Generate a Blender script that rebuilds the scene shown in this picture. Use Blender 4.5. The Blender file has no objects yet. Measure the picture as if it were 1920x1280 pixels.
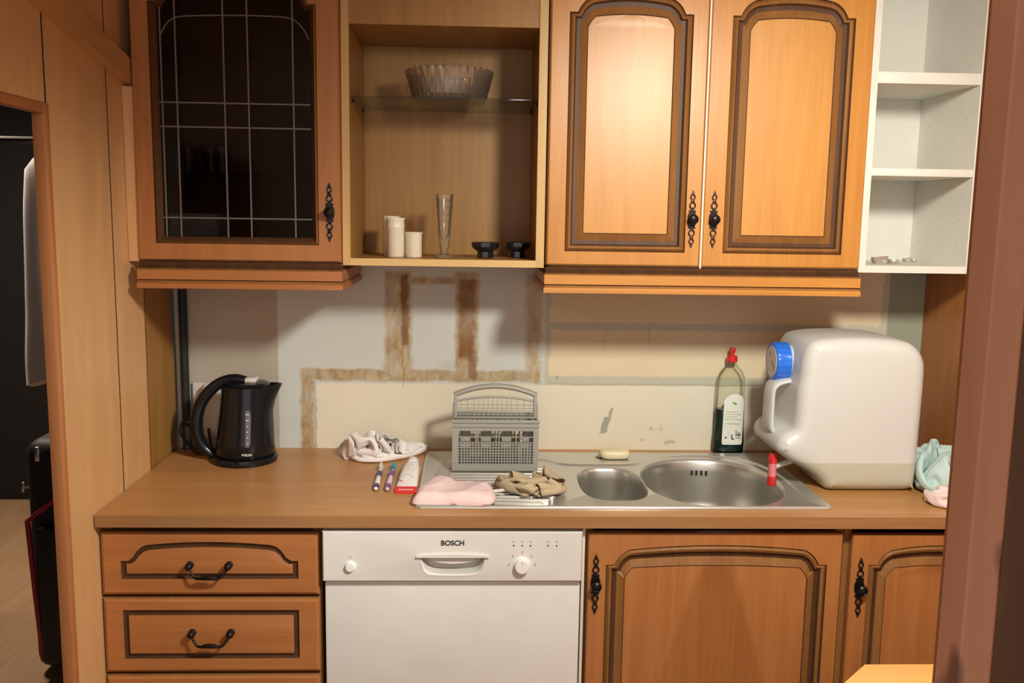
import bpy, bmesh, math, random
from mathutils import Vector, Matrix, noise

# ------------------------------------------------------------------ camera
scene = bpy.context.scene
COL = scene.collection
cam_d = bpy.data.cameras.new('camera')
cam = bpy.data.objects.new('camera', cam_d)
COL.objects.link(cam)
cam_d.sensor_fit = 'HORIZONTAL'
cam_d.sensor_width = 36.0
cam_d.lens = 36.0 * 1711.4 / 1920.0
cam_d.clip_start = 0.02
_yaw, _pitch, _roll = 0.03944, 0.13896, 0.01553
_f = Vector((math.sin(_yaw) * math.cos(_pitch), math.cos(_yaw) * math.cos(_pitch), -math.sin(_pitch)))
_r = Vector((math.cos(_yaw), -math.sin(_yaw), 0))
_u = _r.cross(_f)
_r2 = _r * math.cos(_roll) + _u * math.sin(_roll)
_u2 = -_r * math.sin(_roll) + _u * math.cos(_roll)
_m = Matrix((_r2, _u2, -_f)).transposed().to_4x4()
_m.translation = Vector((0.8519, -2.5976, 1.5808))
cam.matrix_world = _m
scene.camera = cam

# ------------------------------------------------------------------ world, lamps, exposure
world = bpy.data.worlds.new('world')
scene.world = world
world.use_nodes = True
world.node_tree.nodes['Background'].inputs[0].default_value = (1.0, 0.93, 0.87, 1)
world.node_tree.nodes['Background'].inputs[1].default_value = 1.35


def lamp(name, kind, loc, target, energy, color, size, **kw):
    d = bpy.data.lights.new(name, kind)
    d.energy = energy
    d.color = color
    if kind == 'AREA':
        d.size = size
    else:
        d.shadow_soft_size = size
    for k, v in kw.items():
        setattr(d, k, v)
    o = bpy.data.objects.new(name, d)
    COL.objects.link(o)
    o.location = loc
    o.rotation_euler = (Vector(target) - Vector(loc)).to_track_quat('-Z', 'Y').to_euler()
    return o


LAMP = (1.45, -1.68, 2.10)
lamp('kitchen_lamp', 'SPOT', LAMP, (LAMP[0] + .18, LAMP[1] + .75, LAMP[2] - .74), 116, (1.0, .955, .82), .09,
     spot_size=math.radians(128), spot_blend=.9)
lamp('left_wall_fill', 'SPOT', (1.60, -1.75, 2.2), (0, -.55, .92), 115, (1.0, .955, .87), .12,
     spot_size=math.radians(48), spot_blend=1.0)  # added fill spot, brightens the lower left wall; no actual lamp there
lamp('hall_lamp', 'AREA', (-1.3, 1.0, 2.2), (-1.1, 1.0, 0), 34, (1.0, .80, .62), .3)

scene.view_settings.view_transform = 'Standard'
scene.view_settings.look = 'None'
scene.view_settings.gamma = 1.0
scene.view_settings.exposure = 0.0
scene.cycles.caustics_reflective = False
scene.cycles.caustics_refractive = False
scene.cycles.max_bounces = 8


# ------------------------------------------------------------------ material helpers
class NT:
    def __init__(self, name):
        self.m = bpy.data.materials.new(name)
        self.m.use_nodes = True
        self.t = self.m.node_tree
        self.b = self.t.nodes['Principled BSDF']
        self.out = self.t.nodes['Material Output']

    def n(self, typ, **kw):
        nd = self.t.nodes.new(typ)
        for k, v in kw.items():
            setattr(nd, k, v)
        return nd

    def link(self, a, b):
        self.t.links.new(a, b)

    def put(self, sock, v):
        if hasattr(v, 'is_output'):
            self.link(v, sock)
        else:
            sock.default_value = v

    def math(self, op, a, b=0.0, c=0.0, clamp=False):
        nd = self.n('ShaderNodeMath', operation=op)
        nd.use_clamp = clamp
        self.put(nd.inputs[0], a)
        self.put(nd.inputs[1], b)
        self.put(nd.inputs[2], c)
        return nd.outputs[0]

    def mix(self, f, a, b):
        nd = self.n('ShaderNodeMix', data_type='RGBA')
        self.put(nd.inputs[0], f)
        for s, v in ((nd.inputs[6], a), (nd.inputs[7], b)):
            if hasattr(v, 'is_output'):
                self.link(v, s)
            else:
                s.default_value = (v[0], v[1], v[2], 1)
        return nd.outputs[2]

    def noise(self, vec, scale, detail=3, rough=.55, dist=0.0):
        nd = self.n('ShaderNodeTexNoise')
        if vec is not None:
            self.link(vec, nd.inputs['Vector'])
        nd.inputs['Scale'].default_value = scale
        nd.inputs['Detail'].default_value = detail
        nd.inputs['Roughness'].default_value = rough
        nd.inputs['Distortion'].default_value = dist
        return nd.outputs[0]

    def coords(self, scale=(1, 1, 1)):
        tc = self.n('ShaderNodeTexCoord')
        mp = self.n('ShaderNodeMapping')
        mp.inputs['Scale'].default_value = scale
        self.link(tc.outputs['Object'], mp.inputs['Vector'])
        return mp.outputs[0]

    def ramp(self, f, stops):
        nd = self.n('ShaderNodeValToRGB')
        e = nd.color_ramp.elements
        while len(e) < len(stops):
            e.new(.5)
        for i, (p, c) in enumerate(stops):
            e[i].position = p
            e[i].color = (c[0], c[1], c[2], 1)
        self.link(f, nd.inputs[0])
        return nd.outputs[0]

    def set(self, **kw):
        for k, v in kw.items():
            s = self.b.inputs[k]
            if isinstance(v, tuple) and len(v) == 3 and s.type == 'RGBA':
                v = (v[0], v[1], v[2], 1)
            self.put(s, v)
        return self


def plain(name, col, rough=.5, metal=0.0, bump=0.0, bscale=200, **kw):
    t = NT(name)
    v = t.coords()
    nz = t.noise(v, 14, 3)
    c = t.mix(nz, tuple(x * .93 for x in col), tuple(min(1, x * 1.05) for x in col))
    t.set(**{'Base Color': c, 'Roughness': rough, 'Metallic': metal}, **kw)
    if bump:
        bp = t.n('ShaderNodeBump')
        bp.inputs['Strength'].default_value = bump
        bp.inputs['Distance'].default_value = .002
        t.link(t.noise(v, bscale, 3), bp.inputs['Height'])
        t.link(bp.outputs[0], t.b.inputs['Normal'])
    return t.m


def wood(name, light, dark, axis='z', rough=.38, fine=1.0, coat=0.0, spec=.5):
    t = NT(name)
    s = [26 * fine, 26 * fine, 26 * fine]
    s['xyz'.index(axis)] = 1.6
    v = t.coords(tuple(s))
    n1 = t.noise(v, 1.2, 4, .6, .6)
    s2 = [150 * fine, 150 * fine, 150 * fine]
    s2['xyz'.index(axis)] = 5
    n2 = t.noise(t.coords(tuple(s2)), 1.0, 3, .6)
    f = t.math('ADD', t.math('MULTIPLY', n1, .7), t.math('MULTIPLY', n2, .35), clamp=True)
    col = t.ramp(f, [(.32, dark), (.66, light)])
    t.set(**{'Base Color': col, 'Roughness': rough, 'Coat Weight': coat, 'Coat Roughness': .2,
             'Specular IOR Level': spec})
    bp = t.n('ShaderNodeBump')
    bp.inputs['Strength'].default_value = .12
    bp.inputs['Distance'].default_value = .001
    t.link(n2, bp.inputs['Height'])
    t.link(bp.outputs[0], t.b.inputs['Normal'])
    return t.m


def clear(name, tint=(.9, .9, .88), refl=.5, rough=.05):
    """thin see-through sheet: tinted transparency plus a mirror-like film"""
    t = NT(name)
    tr = t.n('ShaderNodeBsdfTransparent')
    tr.inputs[0].default_value = (*tint, 1)
    gl = t.n('ShaderNodeBsdfGlossy')
    gl.inputs['Roughness'].default_value = rough
    lw = t.n('ShaderNodeFresnel')
    lw.inputs[0].default_value = 1.45
    mx = t.n('ShaderNodeMixShader')
    t.link(t.math('MULTIPLY', lw.outputs[0], refl), mx.inputs[0])
    t.link(tr.outputs[0], mx.inputs[1])
    t.link(gl.outputs[0], mx.inputs[2])
    t.link(mx.outputs[0], t.out.inputs[0])
    return t.m


M = {}
OAK_L, OAK_D = (.58, .262, .056), (.47, .19, .038)
M['oak'] = wood('honey_oak', OAK_L, OAK_D, 'z', .34)
M['oak_x'] = wood('honey_oak_across', OAK_L, OAK_D, 'x', .34)
M['oak_panel'] = wood('honey_oak_panel', (.60, .285, .062), (.50, .215, .042), 'z', .38, .8, 0.0, .55)
M['glaze'] = wood('brown_glazed_oak', (.30, .135, .042), (.20, .085, .026), 'z', .42, 1.0, 0.0, .22)
M['glaze_dark'] = wood('dark_glazed_groove', (.10, .045, .02), (.06, .027, .013), 'z', .45, 1.0, 0.0, .22)
M['brown'] = wood('russet_oak', (.44, .170, .052), (.34, .120, .034), 'x', .36)
M['brown_z'] = wood('russet_oak_upright', (.45, .180, .054), (.35, .125, .036), 'z', .36)
M['carcass'] = wood('oak_carcass', (.40, .205, .050), (.31, .145, .034), 'z', .45)
M['edge'] = wood('pale_oak_edge', (.72, .48, .20), (.62, .40, .15), 'x', .45)
M['edge_z'] = wood('pale_oak_edge_upright', (.66, .42, .16), (.56, .34, .12), 'z', .45)
M['worktop'] = wood('oak_laminate', (.50, .255, .09), (.40, .19, .062), 'x', .36, .7)
M['worktop_edge'] = wood('oak_laminate_edge', (.36, .175, .066), (.28, .13, .047), 'x', .45)
M['panelling'] = wood('pale_panelling', (.70, .42, .19), (.60, .335, .14), 'z', .42, .5)
M['panelling_dark'] = plain('panel_joint', (.04, .018, .010), .8)
M['jamb'] = wood('orange_jamb', (.50, .20, .07), (.40, .15, .05), 'z', .4)
M['beam'] = wood('beam_oak', (.60, .33, .13), (.50, .26, .10), 'y', .45, .6)
M['post'] = wood('reddish_pine', (.42, .19, .10), (.30, .12, .06), 'z', .5, .5)
def knotty(m):
    """adds a few dark knots to a wood material"""
    nt = m.node_tree
    b = nt.nodes['Principled BSDF']
    src = b.inputs['Base Color'].links[0].from_socket
    tc = nt.nodes.new('ShaderNodeTexCoord')
    mp = nt.nodes.new('ShaderNodeMapping')
    mp.inputs['Scale'].default_value = (38, 38, 13)
    nz = nt.nodes.new('ShaderNodeTexNoise')
    nz.inputs['Scale'].default_value = 1.0
    nz.inputs['Detail'].default_value = 1.0
    rp = nt.nodes.new('ShaderNodeValToRGB')
    rp.color_ramp.elements[0].position = .66
    rp.color_ramp.elements[0].color = (1, 1, 1, 1)
    rp.color_ramp.elements[1].position = .76
    rp.color_ramp.elements[1].color = (.35, .30, .28, 1)
    mx = nt.nodes.new('ShaderNodeMix')
    mx.data_type = 'RGBA'
    mx.blend_type = 'MULTIPLY'
    mx.inputs[0].default_value = 1.0
    nt.links.new(tc.outputs['Object'], mp.inputs['Vector'])
    nt.links.new(mp.outputs[0], nz.inputs['Vector'])
    nt.links.new(nz.outputs[0], rp.inputs[0])
    nt.links.new(src, mx.inputs[6])
    nt.links.new(rp.outputs[0], mx.inputs[7])
    nt.links.new(mx.outputs[2], b.inputs['Base Color'])


knotty(M['post'])
M['table'] = wood('yellow_pine_top', (.78, .44, .14), (.68, .36, .10), 'x', .4, .5)
M['floor'] = wood('laminate_floor', (.50, .33, .19), (.40, .25, .13), 'y', .5, .4)
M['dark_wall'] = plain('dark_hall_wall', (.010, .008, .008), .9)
M['ceiling'] = plain('ceiling_paint', (.62, .56, .48), .9)
M['white_board'] = plain('white_melamine', (.74, .73, .67), .45)
M['enamel'] = plain('white_enamel', (.74, .72, .69), .32)
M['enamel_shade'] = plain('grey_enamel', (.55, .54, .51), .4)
M['print_grey'] = plain('grey_print', (.42, .41, .40), .6)
M['print_black'] = plain('black_print', (.03, .03, .03), .5)
M['iron'] = plain('black_wrought_iron', (.018, .014, .014), .32, .6)
M['iron_brown'] = plain('brown_wrought_iron', (.055, .022, .018), .42, .5)
M['steel'] = plain('stainless_steel', (.66, .65, .61), .26, .62)
M['steel_dark'] = plain('brushed_steel', (.54, .53, .49), .30, .8)
M['chrome'] = plain('chrome', (.75, .73, .70), .25, .8)
M['lead'] = plain('lead_came', (.17, .15, .14), .5, .3)
M['black_plastic'] = plain('black_plastic', (.008, .009, .012), .20, **{'Specular IOR Level': .35})
M['black_matt'] = plain('black_rubber', (.012, .011, .011), .7)
M['smoke'] = plain('smoked_gauge', (.16, .16, .19), .25)
M['pale_plastic'] = plain('pale_plastic', (.70, .66, .60), .45)
M['grey_plastic'] = plain('grey_basket_plastic', (.37, .37, .335), .5)
M['grey_deep'] = plain('dark_basket_slot', (.12, .12, .11), .6)
M['soap'] = plain('cream_soap', (.86, .77, .50), .42, **{'Subsurface Weight': .2, 'Subsurface Radius': (.01, .008, .004), 'Subsurface Scale': 1.0})
M['red_plastic'] = plain('red_plastic', (.72, .03, .035), .3)
M['red_clear'] = plain('pink_red_plastic', (.80, .24, .25), .25)
M['blue_plastic'] = plain('blue_cap_plastic', (.02, .17, .78), .3)
M['navy'] = plain('navy_plastic', (.02, .025, .20), .35)
M['teal'] = plain('teal_plastic', (.02, .33, .38), .3)
M['violet'] = plain('violet_plastic', (.20, .05, .28), .35)
M['lilac'] = plain('lilac_plastic', (.74, .60, .72), .35)
M['white_plastic'] = plain('white_plastic', (.86, .85, .83), .35)
M['bristle'] = plain('pale_bristles', (.62, .66, .58), .7)
M['paper'] = plain('label_paper', (.86, .87, .80), .5)
M['leaf'] = plain('leaf_green', (.14, .42, .07), .5)
M['print_green'] = plain('pale_green_print', (.55, .66, .42), .6)
M['ceramic'] = plain('cream_ceramic', (.90, .83, .66), .3)
M['black_glaze'] = plain('black_glazed_ware', (.012, .013, .015), .12)
M['cloth_white'] = plain('white_cotton', (.90, .86, .84), .95, 0, .5, 900)
M['cloth_pink'] = plain('pink_terry', (.86, .66, .66), .95, 0, .8, 700)
M['cloth_pale_pink'] = plain('pale_pink_cotton', (.84, .70, .68), .95, 0, .5, 900)
M['cloth_beige'] = plain('beige_cotton', (.56, .45, .30), .95, 0, .6, 800)
M['cloth_blue'] = plain('pale_aqua_terry', (.58, .76, .74), .95, 0, .8, 700)
M['cloth_grey'] = plain('grey_white_coat', (.60, .58, .60), .9)
M['black_cloth'] = plain('black_cloth', (.012, .011, .013), .9)
M['suit_navy'] = plain('dark_navy_nylon', (.010, .012, .022), .6)
M['suit_red'] = plain('crimson_piping', (.32, .012, .035), .5)
M['dish_liquid'] = plain('dark_green_liquid', (.006, .028, .022), .12)
M['shelf_glass'] = clear('shelf_glass', (.88, .92, .88), .55)
M['pane_glass'] = clear('tinted_pane', (.46, .43, .42), .5, .08)
M['bottle_clear'] = clear('clear_bottle', (.955, .965, .93), .6, .08)


def cut_glass(name):
    """solid cut glass: tinted clear body, a little milky scatter, bright facets"""
    t = NT(name)
    tr = t.n('ShaderNodeBsdfTransparent')
    tr.inputs[0].default_value = (.965, .955, .93, 1)
    df = t.n('ShaderNodeBsdfDiffuse')
    df.inputs[0].default_value = (.85, .83, .78, 1)
    m0 = t.n('ShaderNodeMixShader')
    m0.inputs[0].default_value = .06
    t.link(tr.outputs[0], m0.inputs[1])
    t.link(df.outputs[0], m0.inputs[2])
    gl = t.n('ShaderNodeBsdfGlossy')
    gl.inputs['Roughness'].default_value = .10
    fr = t.n('ShaderNodeFresnel')
    fr.inputs[0].default_value = 1.6
    mx = t.n('ShaderNodeMixShader')
    t.link(t.math('MULTIPLY', fr.outputs[0], .7, clamp=True), mx.inputs[0])
    t.link(m0.outputs[0], mx.inputs[1])
    t.link(gl.outputs[0], mx.inputs[2])
    t.link(mx.outputs[0], t.out.inputs[0])
    return t.m


M['cut_glass'] = cut_glass('cut_glass')


def canister_mat(name, col, sss):
    t = NT(name)
    v = t.coords()
    c = t.mix(t.noise(v, 9, 2), tuple(x * .97 for x in col), col)
    t.set(**{'Base Color': c, 'Roughness': .38, 'Subsurface Weight': sss, 'Subsurface Radius': (.05, .048, .042),
             'Subsurface Scale': 1.0})
    return t.m


M['canister'] = canister_mat('milky_plastic', (.66, .67, .665), .25)
M['canister_water'] = canister_mat('water_behind_milky_plastic', (.54, .54, .45), .2)


def wall_material():
    """bare kitchen wall: old paint, cream plaster, brown glue marks of removed tiles"""
    t = NT('stained_plaster')
    tc = t.n('ShaderNodeTexCoord')
    sep = t.n('ShaderNodeSeparateXYZ')
    t.link(tc.outputs['Object'], sep.inputs[0])
    X, Z = sep.outputs[0], sep.outputs[2]
    v = t.coords((1, 1, 1))
    wob = t.math('MULTIPLY', t.math('SUBTRACT', t.noise(v, 20, 5, .65), .5), .034)
    wob2 = t.math('MULTIPLY', t.math('SUBTRACT', t.noise(v, 9, 3, .6), .5), .03)
    xw = t.math('ADD', X, wob)
    zw = t.math('ADD', Z, wob2)

    def step(a, e, soft):
        return t.math('DIVIDE', t.math('SUBTRACT', a, e), soft, clamp=True)

    def rect(x0, x1, z0, z1, soft=.006, x=None, z=None):
        x = X if x is None else x
        z = Z if z is None else z
        a = t.math('MULTIPLY', step(x, x0, soft), step(t.math('MULTIPLY', x, -1), -x1, soft))
        b = t.math('MULTIPLY', step(z, z0, soft), step(t.math('MULTIPLY', z, -1), -z1, soft))
        return t.math('MULTIPLY', a, b)

    def mx(a, b):
        return t.math('MAXIMUM', a, b)

    mott = t.noise(v, 5, 4, .6)
    fine = t.noise(v, 60, 4, .65)
    old = t.mix(mott, (.42, .38, .30), (.52, .48, .40))           # old brownish paint
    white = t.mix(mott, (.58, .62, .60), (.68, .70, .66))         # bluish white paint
    cream = t.mix(mott, (.76, .71, .57), (.84, .79, .65))         # smooth cream plaster
    tan = t.mix(mott, (.72, .61, .42), (.80, .69, .49))
    grout = t.mix(fine, (.50, .50, .40), (.60, .59, .48))
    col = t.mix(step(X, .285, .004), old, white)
    col = t.mix(rect(1.045, 2.6, .8, 2.6, .01, xw), col, grout)
    # tan fields where tiles were
    f1 = rect(1.062, 2.03, 1.272, 2.6, .005, xw, t.math('ADD', Z, t.math('MULTIPLY', wob, .5)))
    f2 = rect(1.060, 2.03, 1.115, 1.255, .005, xw, t.math('ADD', Z, t.math('MULTIPLY', wob, .5)))
    col = t.mix(mx(f1, f2), col, tan)
    # cream plaster bottom band
    f3 = rect(.392, 2.6, .8, 1.093, .004, X, t.math('ADD', Z, t.math('MULTIPLY', wob2, .45)))
    col = t.mix(f3, col, cream)
    # grey-green paint in the right corner
    col = t.mix(rect(2.045, 2.6, .8, 2.6, .004), col, (.33, .35, .27))
    # glue marks
    s = rect(.585, .672, 1.095, 1.42, .012, xw)
    s = mx(s, rect(.785, .862, 1.095, 1.42, .010, xw))
    s = mx(s, t.math('MULTIPLY', rect(.985, 1.046, 1.10, 1.42, .016, xw), .8))
    s = mx(s, rect(.345, 1.045, 1.094, 1.137, .008, xw, zw))
    s = mx(s, rect(.345, .392, .80, 1.13, .010, xw))
    s = mx(s, t.math('MULTIPLY', rect(.64, .80, 1.375, 1.402, .008, xw, zw), .9))
    s = mx(s, t.math('MULTIPLY', rect(.735, .80, 1.12, 1.165, .035, xw, zw), .9))
    blot = t.math('ADD', .05, t.math('MULTIPLY', t.noise(t.coords((16, 16, 9)), 1.0, 5, .65), 1.55), clamp=True)
    streak = t.noise(t.coords((44, 44, 17)), 1.0, 5, .72, .6)
    glue = t.ramp(streak, [(.30, (.27, .15, .055)), (.48, (.42, .275, .11)), (.72, (.60, .51, .30))])
    s = t.math('MULTIPLY', s, blot)
    col = t.mix(t.math('MULTIPLY', s, .95), col, glue)
    # darker streak inside the bands
    d = mx(rect(.632, .662, 1.20, 1.41, .008, xw), rect(.795, .855, 1.16, 1.40, .012, xw))
    d = mx(d, rect(.828, .858, 1.10, 1.20, .008, xw))
    col = t.mix(t.math('MULTIPLY', t.math('MULTIPLY', d, blot), .95), col, (.22, .10, .035))
    # tile joint line under the glue, cracks and scuffs
    col = t.mix(t.math('MULTIPLY', rect(.640, .645, 1.08, 1.40, .002, xw), .5), col, (.22, .10, .04))
    j = rect(1.06, 1.72, 1.0925, 1.0975, .002, X, t.math('ADD', Z, t.math('MULTIPLY', wob2, .45)))
    col = t.mix(t.math('MULTIPLY', j, .55), col, (.36, .34, .24))
    col = t.mix(t.math('MULTIPLY', rect(.389, .394, .80, 1.095, .002, xw), .5), col, (.35, .22, .08))
    xs = t.math('ADD', X, t.math('MULTIPLY', t.math('SUBTRACT', Z, 1.0), -.25))
    wobs = t.math('MULTIPLY', t.math('SUBTRACT', t.noise(v, 40, 3, .6), .5), .02)
    sc = rect(1.226, 1.249, .945, .998, .003, t.math('ADD', xs, wobs), zw)
    sc = mx(sc, rect(1.238, 1.250, .995, 1.025, .003, t.math('ADD', xs, wobs), zw))
    sc = mx(sc, t.math('MULTIPLY', rect(1.40, 1.44, .915, .930, .006, xw, zw), .7))
    sc = mx(sc, t.math('MULTIPLY', rect(1.335, 1.35, .925, .936, .005, xw, zw), .8))
    sc = mx(sc, t.math('MULTIPLY', rect(1.36, 1.375, .955, .968, .004, t.math('ADD', xw, wobs), zw), .6))
    sc = mx(sc, t.math('MULTIPLY', rect(1.395, 1.402, .952, .975, .003, xw, zw), .6))
    sc = mx(sc, t.math('MULTIPLY', rect(1.366, 1.40, .955, .962, .003, xw, zw), .4))
    col = t.mix(sc, col, (.40, .40, .34))
    ck = mx(rect(1.350, 1.3525, 1.215, 1.262, .0015, t.math('ADD', X, t.math('MULTIPLY', wobs, .3))),
            t.math('MULTIPLY', rect(1.222, 1.224, 1.19, 1.27, .0015, t.math('ADD', X, t.math('MULTIPLY', wobs, .3))), .7))
    ck = mx(ck, rect(1.083, 1.0875, 1.108, 1.118, .002, xw))
    col = t.mix(ck, col, (.12, .07, .03))
    t.set(**{'Base Color': col, 'Roughness': .85})
    bp = t.n('ShaderNodeBump')
    bp.inputs['Strength'].default_value = .25
    bp.inputs['Distance'].default_value = .002
    t.link(fine, bp.inputs['Height'])
    t.link(bp.outputs[0], t.b.inputs['Normal'])
    return t.m


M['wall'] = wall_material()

# ------------------------------------------------------------------ mesh helpers
BASE = {}


class MB:
    """collects shapes (in world coordinates) and links them as ONE mesh object"""

    def __init__(self):
        self.bm = bmesh.new()
        self.mats = []

    def mi(self, m):
        if m not in self.mats:
            self.mats.append(m)
        return self.mats.index(m)

    def _tag(self, faces, m):
        i = self.mi(m)
        for f in faces:
            f.material_index = i

    def box(self, x0, x1, y0, y1, z0, z1, m, bev=0.0, seg=2):
        r = bmesh.ops.create_cube(self.bm, size=1)
        vs = r['verts']
        for v in vs:
            v.co = Vector(((x0 + x1) / 2 + v.co.x * (x1 - x0), (y0 + y1) / 2 + v.co.y * (y1 - y0),
                           (z0 + z1) / 2 + v.co.z * (z1 - z0)))
        fs = set(f for v in vs for f in v.link_faces)
        self._tag(fs, m)
        if bev > 0:
            es = list(set(e for v in vs for e in v.link_edges))
            rb = bmesh.ops.bevel(self.bm, geom=es, offset=bev, segments=seg, profile=.5, affect='EDGES')
            self._tag(rb['faces'], m)
        return vs

    def loft(self, loops, m, cap0=False, cap1=False, closed=True):
        """loops: list of equal-length lists of points; m: one material or one per band"""
        rows = [[self.bm.verts.new(p) for p in lp] for lp in loops]
        n = len(rows[0])
        for k in range(len(rows) - 1):
            mm = m[k] if isinstance(m, list) else m
            i_ = self.mi(mm)
            for i in range(n if closed else n - 1):
                j = (i + 1) % n
                q = [rows[k][i], rows[k][j], rows[k + 1][j], rows[k + 1][i]]
                q = [a for t_, a in enumerate(q) if a not in q[:t_]]
                if len(q) >= 3:
                    try:
                        f = self.bm.faces.new(q)
                        f.material_index = i_
                    except ValueError:
                        pass
        m0 = m[0] if isinstance(m, list) else m
        m1 = m[-1] if isinstance(m, list) else m
        if cap0:
            f = self.bm.faces.new(rows[0][::-1])
            f.material_index = self.mi(m0)
        if cap1:
            f = self.bm.faces.new(rows[-1])
            f.material_index = self.mi(m1)
        return rows

    def fill(self, loops, m):
        """planar fill between vertex loops (first = outer, others = holes)"""
        es = []
        for lp in loops:
            for i in range(len(lp)):
                a, b = lp[i], lp[(i + 1) % len(lp)]
                e = self.bm.edges.get((a, b)) or self.bm.edges.new((a, b))
                es.append(e)
        r = bmesh.ops.triangle_fill(self.bm, use_beauty=True, use_dissolve=False, edges=es)
        self._tag([g for g in r['geom'] if isinstance(g, bmesh.types.BMFace)], m)

    def verts(self, pts):
        return [self.bm.verts.new(p) for p in pts]

    def lathe(self, prof, c, m, axis='z', n=40, flute=None):
        """prof: (radius, height) list; m: material or list per band"""
        loops = []
        for k, (r, h) in enumerate(prof):
            lp = []
            for i in range(n):
                a = 2 * math.pi * i / n
                rr = max(r, 1e-5)
                if flute:
                    rr *= flute(a, h)
                p = (rr * math.cos(a), rr * math.sin(a), h)
                if axis == 'x':
                    p = (h, p[0], p[1])
                elif axis == 'y':
                    p = (p[0], h, p[1])
                lp.append((c[0] + p[0], c[1] + p[1], c[2] + p[2]))
            loops.append(lp)
        self.loft(loops, m, cap0=prof[0][0] > 1e-4, cap1=prof[-1][0] > 1e-4)

    def tube(self, pts, rad, m, n=12, flat=None, up=(0, 1, 0), close=False):
        """round bar along pts; rad number or list; flat=(a,b) scales the two cross axes"""
        P = [Vector(p) for p in pts]
        loops = []
        N = len(P)
        for i, p in enumerate(P):
            if close:
                d = P[(i + 1) % N] - P[i - 1]
            else:
                d = P[min(i + 1, N - 1)] - P[max(i - 1, 0)]
            d.normalize()
            u = Vector(up)
            if abs(u.dot(d)) > .95:
                u = Vector((1, 0, 0)) if abs(d.x) < .9 else Vector((0, 0, 1))
            s = d.cross(u).normalized()
            w = s.cross(d).normalized()
            r = rad[i] if isinstance(rad, (list, tuple)) else rad
            fa, fb = flat if flat else (1, 1)
            loops.append([tuple(p + s * (math.cos(2 * math.pi * k / n) * r * fa) + w * (math.sin(2 * math.pi * k / n) * r * fb))
                          for k in range(n)])
        if close:
            loops.append(loops[0])
            self.loft(loops, m)
        else:
            self.loft(loops, m, True, True)

    def ball(self, c, r, m, sx=1, sy=1, sz=1, n=16):
        rs = bmesh.ops.create_uvsphere(self.bm, u_segments=n, v_segments=max(8, n // 2), radius=1)
        for v in rs['verts']:
            v.co = Vector((c[0] + v.co.x * r * sx, c[1] + v.co.y * r * sy, c[2] + v.co.z * r * sz))
        self._tag(set(f for v in rs['verts'] for f in v.link_faces), m)

    def torus(self, c, R, r, m, axis='y', n=20, k=8, sx=1, sz=1):
        pts = []
        for i in range(n):
            a = 2 * math.pi * i / n
            if axis == 'y':
                pts.append((c[0] + R * sx * math.cos(a), c[1], c[2] + R * sz * math.sin(a)))
            elif axis == 'z':
                pts.append((c[0] + R * math.cos(a), c[1] + R * math.sin(a), c[2]))
            else:
                pts.append((c[0], c[1] + R * math.cos(a), c[2] + R * math.sin(a)))
        self.tube(pts, r, m, k, close=True, up={'y': (0, 1, 0), 'z': (0, 0, 1), 'x': (1, 0, 0)}[axis])

    def build(self, name, parent=None, sharp=32, smooth=True, weld=True, base=None):
        bm = self.bm
        if weld:
            bmesh.ops.remove_doubles(bm, verts=bm.verts[:], dist=1e-6)
        bmesh.ops.recalc_face_normals(bm, faces=bm.faces[:])
        if smooth:
            lim = math.radians(sharp)
            for f in bm.faces:
                f.smooth = True
            for e in bm.edges:
                if len(e.link_faces) == 2:
                    e.smooth = e.calc_face_angle(0) < lim
                else:
                    e.smooth = False
        off = BASE.get(parent.name, Vector((0, 0, 0))) if parent else Vector(base or (0, 0, 0))
        if off.length > 0:
            bmesh.ops.translate(bm, vec=-off, verts=bm.verts[:])
        me = bpy.data.meshes.new(name)
        bm.to_mesh(me)
        bm.free()
        for mm in self.mats:
            me.materials.append(mm)
        o = bpy.data.objects.new(name, me)
        COL.objects.link(o)
        if parent:
            o.parent = parent
            BASE[o.name] = off
        else:
            o.location = off
            BASE[o.name] = Vector(off)
        return o


def thing(name, loc, label, cat, group=None):
    o = bpy.data.objects.new(name, None)
    o.empty_display_size = .05
    COL.objects.link(o)
    o.location = loc
    BASE[o.name] = Vector(loc)
    return tag(o, label, cat, group)


def tag(o, label, cat, group=None):
    o['label'] = label
    o['category'] = cat
    if group:
        o['group'] = group
    return o


def struct(o):
    o['kind'] = 'structure'
    return o


def part(mb, name, parent, label=None, **kw):
    o = mb.build(name, parent, **kw)
    if label:
        o['label'] = label
    return o


def text_mesh(body, size, loc, mat, name, parent, rot=(math.pi / 2, 0, 0), extrude=.0004, bold=0.0):
    cu = bpy.data.curves.new(name, 'FONT')
    cu.body = body
    cu.size = size
    cu.align_x = 'CENTER'
    cu.align_y = 'CENTER'
    cu.extrude = extrude
    cu.offset = bold
    tmp = bpy.data.objects.new('tmp_text', cu)
    COL.objects.link(tmp)
    dg = bpy.context.evaluated_depsgraph_get()
    me = bpy.data.meshes.new_from_object(tmp.evaluated_get(dg))
    bpy.data.objects.remove(tmp)
    me.name = name
    me.materials.clear()
    me.materials.append(mat)
    R = Matrix.Translation(Vector(loc) - BASE[parent.name]) @ Matrix.Rotation(rot[2], 4, 'Z') @ Matrix.Rotation(rot[1], 4, 'Y') @ Matrix.Rotation(rot[0], 4, 'X')
    me.transform(R)
    o = bpy.data.objects.new(name, me)
    COL.objects.link(o)
    o.parent = parent
    return o


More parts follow.
